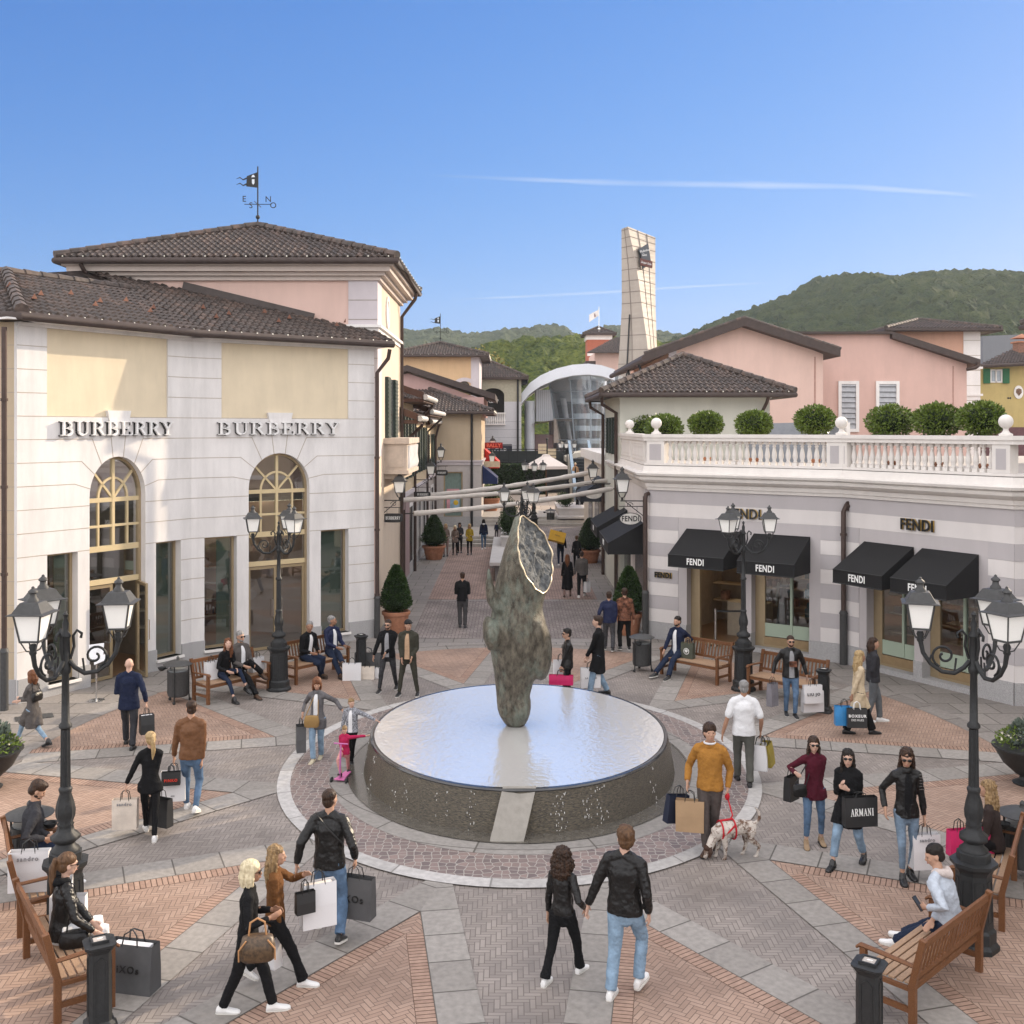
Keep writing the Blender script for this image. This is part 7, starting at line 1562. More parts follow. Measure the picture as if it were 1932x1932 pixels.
for lb, p, q in (("lowest and nearest white fabric roll slung across the street", (-3.25, 35.0, 3.0), (3.55, 37.5, 3.68)), ("middle white fabric roll slung across the street", (-3.88, 37.6, 3.27), (3.9, 41.5, 3.80)), ("upper and furthest white fabric roll slung across the street", (-4.1, 50.6, 2.6), (3.9, 54, 3.55))):
	R_ = broot("fabric_roll", lb, "rolled awning", p, group="rolled white sails across the street"); g = MB(); P = []; rad = []; a, b = V(p), V(q)
	for k in range(33): t_ = k/32; P.append(a.lerp(b, t_) + V((0, 0, -.10*sin(pi*t_)))); rad.append((.085 if p[1] < 45 else .12) * (1 + .10*sin(k*1.9) + .06*sin(k*.7)))
	g.tube(P, rad, 10); part("rolled_cloth", g, mat("rolled_canvas", (.58, .54, .50), .9, var=.08, scale=4, dirt=.2), R_, True); g = MB(); g.tube([a + V((-.3, 0, 0)), a], .02, 5); g.tube([b, b + V((.3, 0, 0))], .02, 5); part("tie_cord", g, iron, R_)
MSa = MS
awning("awning", MS, 41 - 34.2, 41 - 30.6, 3.08, 0, 2.5, .33, 1.05, "black awning on the street side of the striped shop, under the oval sign", FW, tsx=.72)
awning("awning", MS, 41 - 38.8, 41 - 35.4, 3.08, 0, 2.5, .33, 1.05, "second black awning along the street side of the striped shop", FW, tsx=.72)
Mr_, _ = frame((3.9, 56, 0), (3.9, 43, 0))
awning("awning", Mr_, 8.2, 11.0, 3.7, 0, 3.0, .3, 1.0, "dark ribbed awning beyond the striped shop, under the second oval sign", None, group="awnings further up the street", m=mat("navy_black_canvas", (.03, .035, .045), .8))
Ml2, _ = frame((-1.66, 58.3, 0), (-1.66, 70, 0))
awning("awning", Ml2, .4, 3.2, 3.75, 0, 3.05, .3, .85, "navy awning on the side of the beige corner building", None, group="awnings further up the street", m=mat("navy_canvas", (.02, .03, .09), .8))
awning("awning", Ml2, 4.8, 8.4, 4.6, 0, 3.8, .35, .9, "bright red awning in the far street past the navy one", None, group="awnings further up the street", m=mat("red_canvas", (.50, .03, .02), .7))
o_ = broot("shop_fascia_sign", "red lit shop name board over the red awning far up the street", "shop sign", (-1.2, 62, 4.9)); g = MB(); g.box(-1.6, -.55, 62, 62.08, 4.65, 5.0); part("board", g, mat("board_dark_red", (.30, .02, .02), .6), o_); text("BALLY", .3, mat("red_glow_letter", (.8, .15, .1), .5), o_, T((-1.07, 61.98, 4.82)), .01, .01)
o_ = broot("stone_name_board", "small cream name board hanging beside the navy awning", "hanging sign", (-1.1, 60.2, 3.75)); g = MB(); g.box(-1.6, -.7, 60.2, 60.26, 3.62, 3.95); part("board", g, mat("board_cream"), o_)
o_ = root("leaflet_stand", "slim metal stand with white leaflets by the boutique's open door", "stand", tuple(G(182, 1322))); g = MB(); g.lathe([(.17, 0), (.17, .015), (.02, .02)], 16); g.tube([(0, 0, 0), (0, 0, .95)], .02, 8); part("pole", g, mat("steel"), o_, True, 40); g = MB(); g.quad((-.16, -.05, .88), (.16, -.05, .92), (.14, .06, 1.22), (-.18, .06, 1.18)); g.quad((-.02, -.08, .78), (.22, -.07, .88), (.2, -.02, 1.0), (-.04, -.02, .95)); part("leaflet", g, mat("paper_white", (.74, .74, .76), .6), o_)
o_ = root("queue_stanchion", "steel queue post with black belt in the striped shop's doorway", "stanchion", tuple(G(1350, 1219))); g = MB(); g.lathe([(.16, 0), (.16, .02), (.02, .04)], 16); g.tube([(0, 0, 0), (0, 0, .95)], .03, 10); g.tube([(0, 0, .95), (0, 0, 1.0)], .035, 10); part("pole", g, mat("steel"), o_, True, 40); g = MB(); d = MC.to_3x3() @ V((1, 0, 0)); g.bar((0, 0, .93), tuple(d * .9 + V((0, .2, .99))), .006, .05); part("belt", g, black_gloss, o_)
# ================================================================= PEOPLE
def ik(a, b, l1, l2, hint):
	d = b - a; L_ = min(d.length, (l1 + l2) * .998); d.normalize(); b = a + d * L_
	x = (l1*l1 - l2*l2 + L_*L_) / (2*L_); h = sqrt(max(0, l1*l1 - x*x)); n_ = V(hint) - d * V(hint).dot(d); n_.normalize()
	return a + d*x + n_*h, b
SK = {k: mat("skin_" + k, c, .5, var=.08, scale=12, spec=.4) for k, c in dict(fair=(.52, .33, .25), mid=(.44, .26, .18), tan=(.33, .18, .115)).items()}
def cloth(name, c, rough=.85, var=.15, scale=18, **k): k.setdefault('spec', .12); return mat(name, c, rough, var=var, scale=scale, bump=k.pop('bump', .35), bscale=k.pop('bscale', 35), **k)
BLK = cloth("black_wool", (.010, .010, .011)); LEA = cloth("black_leather", (.009, .0085, .0085), .36, bscale=18, spec=.32, bump=.6); DEN = cloth("blue_denim", (.09, .145, .23), .9, var=.35, scale=7); DENL = cloth("light_denim", (.21, .30, .40), .9, var=.3, scale=7)
DEND = cloth("dark_denim", (.018, .026, .05), .9); WHT = cloth("white_cotton", (.68, .68, .69), .85, var=.05); GRYT = cloth("grey_trouser", (.055, .053, .055), .9); TAUPE = cloth("taupe_trouser", (.085, .07, .065), .9)
MUST = cloth("mustard_knit", (.33, .155, .035), .95, bscale=90); NAVY = cloth("navy_wool", (.014, .019, .042), .9); BRNL = cloth("brown_leather", (.155, .075, .038), .42, bscale=10, bump=.9); SUED = cloth("brown_suede", (.13, .058, .022), .95)
GRYK = cloth("grey_knit", (.12, .115, .12), .95, bscale=120); OLIV = cloth("olive_cotton", (.045, .043, .033), .9); TANS = cloth("tan_jersey", (.42, .28, .18), .9); GRYS = cloth("grey_jersey", (.26, .26, .27), .9); BURG = cloth("burgundy_knit", (.075, .012, .022), .95, bscale=90)
BEIG = cloth("beige_coat", (.52, .42, .29), .85); CHAR = cloth("charcoal_wool", (.035, .035, .04), .9); PINK = cloth("magenta_fleece", (.38, .02, .075), .95); PINKL = cloth("pale_pink_leggings", (.56, .27, .25), .9); PALEB = cloth("pale_denim_jacket", (.42, .46, .52), .9, var=.12); CREAMF = cloth("cream_fleece", (.52, .45, .42), .95, bscale=90)
PUFF = cloth("navy_puffer", (.017, .022, .055), .55, scale=3); YEL = cloth("mustard_jacket", (.34, .24, .03), .8); CAMO = cloth("camouflage_jacket", (.04, .03, .025), .8, var=.9, scale=9, col2=(.30, .13, .08)); TAUPJ = cloth("taupe_jacket", (.17, .13, .11), .9); TWEED = cloth("grey_tweed", (.10, .09, .085), .95, bscale=80); ROSE = cloth("dusty_rose_trouser", (.24, .16, .14), .9)
def plaid():
	m = cloth("plaid_flannel", (.05, .055, .07), .9, var=.8, scale=30, col2=(.45, .46, .5)); return m
PLD = plaid()
SW = mat("white_shoe", (.72, .71, .70), .5, var=.05); SB = mat("black_shoe", (.015, .015, .016), .4); SBR = mat("brown_shoe", (.07, .04, .025), .5); STAN = mat("tan_boot", (.30, .21, .13), .8); SOLE = mat("pale_sole", (.62, .60, .56), .6)
def hair_mat(n, c, c2): return mat("hair_" + n, c, .5, var=.3, scale=38, col2=c2, bump=.5, bscale=60, stretch=(1, 1, .12), spec=.25)
HR = dict(black=hair_mat("black", (.006, .005, .0045), (.022, .015, .011)), dark=hair_mat("dark", (.014, .008, .006), (.060, .031, .018)), brown=hair_mat("brown", (.06, .03, .015), (.15, .08, .04)), auburn=hair_mat("auburn", (.09, .03, .012), (.20, .08, .035)),
		  blonde=hair_mat("blonde", (.30, .19, .08), (.52, .38, .20)), pale=hair_mat("pale", (.55, .45, .27), (.75, .66, .46)), grey=hair_mat("grey", (.16, .155, .15), (.34, .33, .32)), dblond=hair_mat("dark_blonde", (.12, .07, .035), (.38, .25, .12)))
EYE_M = mat("eye_dark", (.015, .01, .01), .2); LIP = mat("lip", (.30, .12, .10), .5); DG = mat("dark_lens", (.008, .008, .009), .12);
def person(label, loc, yaw, h=1.75, sex='m', skin='mid', hair='short', hc='dark', top=BLK, toplen=.84, tshirt=None, trous=DEN, leg='slim', shoes=SW, L=(-.09, .0, 0), R=(.09, .0, 0), lh=None, rh=None, head=(0, 0), lean=0.0, seat=None, glasses=False, beard=False,
		   cap=None, bulk=1.0, short_sleeve=False, lod=1, sole=None, z=0.0, boots=False, group=None, coat_open=False, collar=None, skirt=None, bag=None, hood=None, scarf=None, hair_tie=False, flare=0):
	"""yaw 0 = walking away (+y); L, R feet and lh, rh hands in the person's frame (x right, y forward, z up), metres at 1.75 m"""
	s = h / 1.75; base = V(loc) + V((0, 0, z)); Rt = root("person", label, "person", base, radians(yaw)); Rt.scale = (s, s, s)
	if group: Rt['group'] = group
	fem = sex == 'f'; vox = (.0095, .013, .021)[lod]; sh_w = .150 if fem else .178; hip_w = .088
	Lf, Rf = V(L), V(R); ank = .085
	if seat is None:
		mx_ = max(abs(Lf.y), abs(Rf.y)); hz_ = ank + sqrt(.835**2 - min(.8, mx_ * .95)**2) - .005; hz_ = min(hz_, .915); P = V((0, 0 if seat is None else 0, hz_))
	else: P = V((0, 0, seat + .10)); hz_ = P.z
	legs = []
	for s_, F in ((-1, Lf), (1, Rf)):
		hip = P + V((s_*hip_w, 0, 0)); a_ = V((F.x, F.y, F.z + ank)); kn, an = ik(hip, a_, .43, .41, (s_*.10, 1, .25 if seat is not None else 0)); legs.append((hip, kn, an, F))
	ln = radians(lean); up = V((0, sin(ln), cos(ln))); chest = P + up * .30; neckb = P + up * .545; shz = P + up * .50
	hy, hp = radians(head[0]), radians(head[1]); headc = P + up * .60 + V((0, .02, .105)) + V((0, sin(ln)*.03, 0))
	HM = T(headc) @ Matrix.Rotation(hy, 4, 'Z') @ Matrix.Rotation(hp, 4, 'X')
	arms = []
	for s_, Hn in ((-1, lh), (1, rh)):
		shd = shz + V((s_*sh_w, 0, -.035)); t_ = V(Hn) if Hn else V((s_*(sh_w + .09), .03, hz_ - .10)); el, wr = ik(shd, t_, .29, .25, (s_*.55, -1, -.25)); arms.append((shd, el, wr))
	g = MB(); k = 1.0
	g.tube([P + V((0, 0, -.05)), P + up*.1, P + up*.25, chest + up*.1, shz - up*.02, neckb - up*.01], [.115, .12, .105, .118, .085, .050], 14, sq=.66, ref=(0, 1, 0), round_=True)
	g.tube([neckb - up*.05, neckb + up*.05, headc + V((0, -.02, -.06))], [.058 if not fem else .046, .055 if not fem else .043, .05], 10)
	hd = [((0, -.005, .02), (.074, .092, .098)), ((0, .018, -.035), (.062, .072, .075)), ((0, .045, -.075), (.036, .04, .034)), ((0, .03, .0), (.066, .062, .06))]
	for c, r_ in hd:
		e = MB(); e.ell(c, r_, 16, 10); g.merge(e, HM)
	e = MB(); e.tube([(0, .088, .015), (0, .106, -.022), (0, .098, -.034)], [.010, .014, .010], 8, round_=True); e.ell((-.076, -.005, -.01), (.010, .02, .03), 8, 6); e.ell((.076, -.005, -.01), (.010, .02, .03), 8, 6); e.ell((0, .078, .03), (.05, .018, .012), 10, 6); e.ell((-.035, .068, -.02), (.024, .02, .02), 8, 6); e.ell((.035, .068, -.02), (.024, .02, .02), 8, 6); e.ell((0, .088, -.058), (.022, .012, .012), 8, 6); g.merge(e, HM)
	for (sd, el, wr), s_ in zip(arms, (-1, 1)):
		g.tube([sd, sd.lerp(el, .5), el, el.lerp(wr, .35), wr], [.048, .044, .036, .038, .026], 10, round_=True)
		d = (wr - el).normalized(); f_ = (d * .6 + V((0, 0, -.75))).normalized() if seat is None and wr.z < hz_ + .15 else d
		pal = wr + f_ * .05; sd_ = f_.cross(V((s_, 0, 0))); sd_ = sd_.normalized() if sd_.length > .1 else V((0, 1, 0))      # across the palm
		g.tube([wr, wr + f_*.03, pal + f_*.04], [.024, .032, .034], 8, sq=.5, round_=True, ref=tuple(V((s_, 0, 0))))
		if lod < 2:
			nin = V((-s_, 0, 0));
			for i, q in enumerate((-.026, -.009, .009, .026)):
				l_ = (.052, .062, .066, .055)[i] if s_ > 0 else (.055, .066, .062, .052)[i]; b0 = pal + f_*.045 + sd_*q; b1 = b0 + f_*l_*.55 + nin*.006; b2 = b1 + (f_*.6 + nin*.8).normalized()*l_*.5; g.tube([b0 - f_*.02, b0, b1, b2], [.0098, .0098, .009, .0075], 6, round_=True)
			b0 = wr + f_*.03 - sd_*-.028; b1 = b0 + (f_*.7 + sd_*.55 + nin*.3).normalized()*.035; b2 = b1 + (f_*.9 + nin*.4).normalized()*.028; g.tube([wr + f_*.015 + sd_*.012, b0, b1, b2], [.013, .012, .0105, .008], 6, round_=True)
	for hip, kn, an, F in legs: g.tube([hip, kn, kn.lerp(an, .3), an, an + V((0, 0, -.03))], [.058, .040, .038, .028, .030], 10, round_=True)
	clay("body", g, SK[skin], Rt, vox * (.82 if lod == 0 else .9), 3)
	if lod < 2:
		e = MB()
		for x in (-.030, .030): e.ell((x, .079, .008), (.011, .008, .006), 8, 6)
		e.v = [tuple(HM @ V(p)) for p in e.v]; part("eyes", e, EYE_M, Rt, True)
		e = MB(); e.ell((0, .099, -.058), (.020, .008, .006), 8, 6); e.v = [tuple(HM @ V(p)) for p in e.v]; part("mouth", e, LIP, Rt, True)
	if glasses:
		e = MB()
		for x in (-.033, .033): e.ell((x, .094, .008), (.028, .010, .021), 10, 6)
		e.tube([(-.06, .085, .015), (-.08, .0, .012)], .004, 5); e.tube([(.06, .085, .015), (.08, .0, .012)], .004, 5); e.tube([(-.01, .105, .012), (.01, .105, .012)], .005, 5); e.v = [tuple(HM @ V(p)) for p in e.v]; part("sunglasses", e, DG, Rt, True)
	hm = HR[hc]
	if beard:
		e = MB(); e.ell((0, .040, -.070), (.052, .050, .042), 12, 8); e.ell((0, .020, -.05), (.066, .050, .040), 12, 8); e.v = [tuple(HM @ V(p)) for p in e.v]; part("beard", e, hm, Rt, True)
	e = MB()
	if hair != 'bald':
		vol = dict(short=.0, crew=-.001, quiff=.006, wavy=.012, long=.003, wavyl=.006, bob=.016, tail=.004, bun=.004, curly=.02).get(hair, 0)
		e.ell((0, -.019, .056), (.082 + vol, .097 + vol, .078 + vol), 18, 12)
		e.ell((0, -.045, -.005), (.076 + vol, .062 + vol, .080), 16, 10)
		if hair == 'quiff': e.ell((0, .045, .098), (.055, .045, .032), 12, 8)
		if hair == 'wavy': e.ell((0, .03, .10), (.06, .05, .035), 12, 8); e.ell((0, -.05, -.04), (.075, .05, .06), 12, 8)
		if hair in ('long', 'wavyl'):
			for x, y_, r_, zz in ((0, -.085, .075, -.38), (-.062, -.05, .040, -.30), (.062, -.05, .040, -.30), (-.078, -.005, .026, -.24), (.078, -.005, .026, -.24)): e.tube([(x*.9, y_*.8, .03), (x*1.05, y_, -.08), (x*1.15, y_*1.15, -.2), (x*1.05, y_*1.1, zz)], [r_*.9, r_, r_*1.05, r_*.55], 10, sq=.7 if x == 0 else 1, round_=True, ref=(0, 1, 0))
		if hair == 'bob':
			for x, y_, r_ in ((0, -.075, .075), (-.068, -.03, .038), (.068, -.03, .038), (-.078, .015, .024), (.078, .015, .024)): e.tube([(x*.85, y_*.8, .04), (x*1.05, y_, -.05), (x, y_, -.125)], [r_*.9, r_*1.05, r_*.75], 10, round_=True)
		if hair == 'shag':
			for x, y_, r_ in ((0, -.08, .07), (-.066, -.045, .04), (.066, -.045, .04)): e.tube([(x*.85, y_*.8, .04), (x*1.1, y_, -.07), (x*1.15, y_, -.19)], [r_*.9, r_*1.1, r_*.6], 10, round_=True)
		if hair == 'tail': e.tube([(0, -.085, .055), (0, -.135, .06), (0, -.155, -.03), (.01, -.14, -.16), (0, -.13, -.30)], [.03, .034, .038, .036, .012], 10, round_=True)
		if hair == 'curly':
			e.ell((0, -.03, .05), (.125, .12, .10), 16, 12); e.ell((0, -.06, -.06), (.150, .105, .14), 16, 12); e.ell((0, -.07, -.17), (.145, .09, .10), 16, 12); e.ell((-.1, .0, -.08), (.055, .06, .11), 12, 8); e.ell((.1, .0, -.08), (.055, .06, .11), 12, 8)
		e.v = [tuple(HM @ V(p)) for p in e.v]
		dsp = dict(curly=.06, wavy=.024, long=.036, wavyl=.04, shag=.03, bob=.016).get(hair, .012)
		clay("hair", e, hm, Rt, max(vox * .8, .008), 2, dsp, .035 if hair != 'curly' else .03)
	if cap:
		e = MB(); e.ell((0, -.008, .055), (.088, .102, .075), 18, 10); e.box(-.06, .06, .06, .16, .062, .074); e.v = [tuple(HM @ V(p)) for p in e.v]; part("cap", e, cap, Rt, True, 50)
	fat = dict(slim=(.088, .062, .046), straight=(.094, .070, .060), wide=(.096, .078, .088), legging=(.080, .054, .040), kids=(.085, .062, .055))[leg]
	if fem: fat = tuple(f * .95 for f in fat)
	e = MB(); wz = .12; e.tube([P + V((0, -.005, -.07)), P + V((0, -.01, 0)), P + up*.07, P + up*.11], [.125, .138 if fem else .136, .118 if fem else .128, .10 if fem else .11], 16, sq=.74, ref=(0, 1, 0), round_=True)
	for (hip, kn, an, F), s_ in zip(legs, (-1, 1)):
		b_ = an + (kn - an).normalized() * (.01 if not boots else .10); mid = kn.lerp(b_, .5); e.tube([hip + V((0, -.01, .02)), hip.lerp(kn, .5), kn, mid, b_], [fat[0]*1.06, fat[0]*.9, fat[1], (fat[1] + fat[2])/2*(.98 if not flare else .9), fat[2]*(1 if not flare else 1.25)], 12, round_=False)
	clay("trousers", e, trous, Rt, vox, 3, .016 if lod < 2 else 0, .09, .010 if lod == 0 else 0, .03)
	e = MB(); zt_ = toplen - .84 if toplen < .84 else 0; hem = toplen; b = bulk * (1 if not fem else .93)
	pts, rad = [], []
	def tp(z, r): pts.append(P + up*(z) if z >= 0 else P + V((0, 0, z))); rad.append(r * b)
	if hem < .80:
		zz = hem - .92
		tp(zz, .19); tp(zz * .5, .185)
	tp(max(hem - .92, -.07) if hem >= .80 else 0.0, .176 if fem else .178); tp(.05, .168 if fem else .172); tp(.14, .140 if fem else .158); tp(.28, .146 if fem else .166); tp(.39, .150 if fem else .172); tp(.46, .125 if fem else .146); tp(.51, .080);
	e.tube(pts, rad, 18, sq=.74, ref=(0, 1, 0), cap=True)
	if hem < .80:
		for hip, kn, an, F in legs:
			k_ = (.90 - hem) / .43; tgt = hip.lerp(kn, min(1, k_)); e.tube([hip, hip.lerp(tgt, .6), tgt] + ([kn.lerp(an, min(.9, k_ - 1))] if k_ > 1.05 else []), [.108, .116, .118] + ([.125] if k_ > 1.05 else []), 12)
	for sd, s_ in ((arms[0][0], -1), (arms[1][0], 1)): e.tube([neckb + V((s_*.02, -.005, -.005)), neckb.lerp(sd, .5) + V((0, -.005, .004)), sd + V((-s_*.01, 0, .01))], [.060*b, .062*b, .062*b], 10, round_=True)
	if collar or (not short_sleeve and tshirt): e.tube([neckb - up*.03, neckb + up*.035], [.085, .078], 12, sq=.9)
	for (sd, el, wr), s_ in zip(arms, (-1, 1)):
		end = wr if not short_sleeve else sd.lerp(el, .75);
		if short_sleeve: e.tube([sd + V((-s_*.06, 0, .0)), sd, end], [.068*b, .066*b, .062*b], 12, round_=True)
		else: e.tube([sd + V((-s_*.08, 0, -.02)), sd, sd.lerp(el, .5), el, el.lerp(wr, .5), wr + (el - wr).normalized()*.01], [.070*b, .068*b, .059*b, .051*b, .047*b, .038*b], 12, round_=False)
	nm = "coat" if hem < .75 else ("t_shirt" if short_sleeve else ("sweater" if top in (MUST, BURG) else "jacket"))
	puffy = top in (PUFF,)
	o_ = clay(nm, e, top, Rt, vox, 4, .022 if lod < 2 else 0, .10, (.010 if top is not LEA else .008) if lod == 0 else (.018 if puffy else 0), .03 if not puffy else .06)
	if tshirt is not None:       # open front: a strip of the shirt beneath shows
		e = MB(); w0 = .058 * b; rows = []
		for z_, fwd, wv in ((max(-.05, hem - .93), .137, 1.0), (.14, .123, .9), (.28, .129, .9), (.39, .131, .85), (.46, .112, .7), (.52, .075, .4)):
			q = P + up*z_; rows.append([q + V((x*w0*wv, fwd*b*(.88 if fem else 1) + .012 - .014*abs(x), 0)) for x in (-1, -.5, 0, .5, 1)])
		e.loft(rows, cap=False, closed=False); part("shirt_front", e, tshirt, Rt, True)
	if hood is not None:
		e = MB(); e.tube([neckb + V((-.07, .02, .0)), neckb + V((-.06, -.07, .02)), neckb + V((0, -.11, .0)), neckb + V((.06, -.07, .02)), neckb + V((.07, .02, .0))], [.035, .045, .06, .045, .035], 10, round_=True); clay("hood", e, hood, Rt, vox, 3, .01, .05)
	if scarf is not None:
		e = MB(); e.tube([neckb + V((.08*cos(t_), .075*sin(t_) + .01, .02)) for t_ in [i*pi/5 for i in range(11)]], .035, 8); clay("scarf", e, scarf, Rt, vox, 2, .012, .05)
	for (hip, kn, an, F), s_ in zip(legs, (-1, 1)):
		pitch = radians(F[3] if len(F) > 3 else 0)
		d = (kn - an); lift = F.z; pt = -atan2(min(lift, .2), .22) if F.y < 0 and lift > .03 else (atan2(lift, .3) if lift > .02 and seat is None else 0)
		if seat is not None and lift > .1: pt = -.35
		M = T(an) @ Matrix.Rotation(s_ * -.10, 4, 'Z') @ Matrix.Rotation(pt, 4, 'X'); e = MB(); rows = []
		for y_, w_, h_ in ((-.075, .020, .045), (-.065, .034, .075), (-.03, .038, .10 if not boots else .15), (.02, .040, .095 if not boots else .15), (.06, .043, .07), (.11, .047, .052), (.155, .044, .042), (.185, .030, .034), (.195, .012, .025)):
			rows.append([V((w_*cos(t_), y_, -ank + .014 + (h_/2 - .004) + (h_/2)*sin(t_))) for t_ in [2*pi*i/10 for i in range(10)]])
		e.loft(rows); e.v = [tuple(M @ V(p)) for p in e.v]; so = part("shoe", e, shoes, Rt, True)
		e = MB(); e.prism([(w_ * q, y_) for q, seq in ((1, ((-.078, .02), (-.06, .036), (.02, .042), (.11, .05), (.16, .046), (.197, .018))), ) for y_, w_ in seq] + [(-w_, y_) for y_, w_ in ((.197, .018), (.16, .046), (.11, .05), (.02, .042), (-.06, .036), (-.078, .02))], -ank, -ank + .022); e.v = [tuple(M @ V(p)) for p in e.v]; part("shoe_sole", e, sole or (SOLE if shoes is SW else SB), so)
	Mw = T(base) @ Matrix.Rotation(radians(yaw), 4, 'Z') @ Matrix.Scale(s, 4)
	info = dict(root=Rt, M=Mw)
	for nm_, (sd, el, wr), s_ in zip(('L', 'R'), arms, (-1, 1)):
		d = (wr - el).normalized(); f_ = (d * .6 + V((0, 0, -.75))).normalized() if seat is None and wr.z < hz_ + .15 else d; info[nm_] = Mw @ (wr + f_ * .10)
	info['neck'] = Mw @ neckb; info['hip'] = Mw @ P; info['HM'] = HM; return info
def paper_bag(label, hand, w_, h_, d_, m, yaw=0, word=None, wm_=None, ws=.06, ser=False, handle=.13, hm=None, tilt=0, z0=None, group=None, inner=None, wz=.75, sub=None, name="shopping_bag", on=None):
	"a paper carrier; hand = world point of the handles' top, or the place it stands on when on is given"
	if on is None: top_z = hand.z - handle; base = V((hand.x, hand.y, max(.0, top_z - h_)))
	else: base = V(on)
	R_ = root(name, label, "shopping bag", base, radians(yaw), group); R_.rotation_euler = (radians(tilt) * .3, radians(tilt), radians(yaw)); g = MB(); a, b = w_/2, d_/2
	def rr(ka, kb, z): return [V((-a*ka, -b*kb, z)), V((a*ka, -b*kb, z)), V((a*ka, b*kb, z)), V((-a*ka, b*kb, z))]
	g.loft([rr(1, 1, 0), rr(1, 1, .01)] , cap=True); g.loft([rr(1, 1, .0), rr(1.0, .95, h_*.5), rr(1.02, .7, h_)], cap=False); g.loft([rr(.985, .92, .01), rr(1.0, .66, h_)], cap=False)
	part("paper", g, m, R_)
	g = MB(); hm = hm or black_gloss
	for s_ in (-1, 1): g.tube([(-a*.35, s_*b*.68, h_ - .02), (-a*.28, s_*b*.5, h_ + handle*.7), (0, s_*b*.12, h_ + handle), (a*.28, s_*b*.5, h_ + handle*.7), (a*.35, s_*b*.68, h_ - .02)], .006 if w_ < .45 else .008, 6)
	part("handle", g, hm, R_, True)
	Mb = WM(R_)
	if word:
		for s_, rot in ((-1, 0), (1, pi)):
			z_ = h_ * wz; yb = -(b * (1 - .3 * max(0, (z_/h_ - .3))) + .004); ML = Mb @ Matrix.Rotation(rot, 4, 'Z') @ T((0, yb - .008, z_)) @ Matrix.Rotation(-.25 * d_ / h_ * 1.0, 4, 'X')
			if ser: q = serif_mb(word, ws, w_*.72, .003, .2, .09); part("lettering", q, wm_ or black_gloss, R_, M=ML @ T((-w_*.36, 0, -ws/2)))
			else: text(word, ws, wm_ or black_gloss, R_, ML, .002, .002, 1.25)
			if sub: text(sub, ws*.5, wm_ or black_gloss, R_, ML @ T((0, 0, -h_*.55)), .002)
	if inner: g = MB(); g.box(-a*.8, a*.8, -b*.4, b*.4, h_*.8, h_*.97); part("wrapped_goods", g, inner, R_)
	return R_
PW = mat("white_bag_paper", (.70, .69, .70), .5, var=.02); PK_ = mat("black_bag_paper", (.02, .02, .021), .45); PG = mat("grey_bag_paper", (.085, .085, .088), .6); PB = mat("kraft_paper", (.36, .24, .14), .8, var=.08); PM = mat("magenta_paper", (.50, .02, .11), .5); PY_ = mat("ochre_paper", (.28, .22, .04), .6); PC = mat("cream_bag_paper", (.66, .58, .50), .5); GREYT = mat("grey_print", (.25, .25, .26), .5)
def shoulder_bag(label, c, w_, h_, d_, m, yaw, strap_top=None, name="handbag"):
	R_ = root(name, label, "handbag", c, radians(yaw)); g = MB(); rows = []
	for z_, k in ((0, .8), (.02, .95), (h_*.5, 1), (h_*.92, .85), (h_, .55)): rows.append([V((w_/2*k*(abs(cos(t_))**.6)*(1 if cos(t_) > 0 else -1), d_/2*k*(abs(sin(t_))**.6)*(1 if sin(t_) > 0 else -1), z_)) for t_ in [2*pi*i/20 for i in range(20)]])
	g.loft(rows); part("bag_body", g, m, R_, True, 60)
	if strap_top: g = MB(); tl = WM(R_).inverted() @ V(strap_top); g.tube([V((-w_*.4, 0, h_*.85)), tl + V((-.02, 0, 0)), tl + V((.02, 0, 0)), V((w_*.4, 0, h_*.85))], .008, 6); part("strap", g, m, R_, True)
	else: g = MB(); g.tube([V((-w_*.25, 0, h_*.9)), V((-w_*.2, 0, h_+.12)), V((0, 0, h_+.16)), V((w_*.2, 0, h_+.12)), V((w_*.25, 0, h_*.9))], .01, 6); part("handle", g, mat("tan_leather", (.42, .22, .10), .5) if m.name.startswith("mono") else m, R_, True)
	return R_
def strap(parent, P0, pts, m=None, r=.008):
	g = MB(); g.tube([V(p) for p in pts], r, 6); part("bag_strap", g, m or black_gloss, parent, True)
# ================================================================= WHO IS WHERE
def loc_h(Lp, Rp, head, base_z=0.0):
	a, b = G(Lp[0], Lp[1], base_z + (Lp[2] if len(Lp) > 2 else 0)), G(Rp[0], Rp[1], base_z + (Rp[2] if len(Rp) > 2 else 0)); m = (a + b) / 2; m.z = base_z
	return a, b, m, (EYE - (head - HOR) * m.y / FOC - base_z)
def walk(label, yaw, Lp, Rp, top_v, lh=None, rh=None, bz=0.0, hmul=1.0, hfix=None, **kw):
	a, b, m, h = loc_h(Lp, Rp, top_v, bz); h = hfix or h * hmul; s = h / 1.75; Mi = (T(m) @ Matrix.Rotation(radians(yaw), 4, 'Z') @ Matrix.Scale(s, 4)).inverted()
	def loc(p): q = Mi @ p; return q
	fa, fb = loc(a), loc(b)
	for f_ in (fa, fb): f_.y = max(-.42, min(.42, f_.y)); f_.z = max(0, f_.z)
	fa.x = max(-.24, min(.03, fa.x)); fb.x = min(.24, max(-.03, fb.x))
	def hand(p):
		if p is None: return None
		if len(p) == 3 and isinstance(p[0], float): return p
		return tuple(loc(PT(p[0], p[1], m.y + (p[2] if len(p) > 2 else 0))))
	return person(label, m, yaw, h=h, L=tuple(fa), R=tuple(fb), lh=hand(lh), rh=hand(rh), **kw)
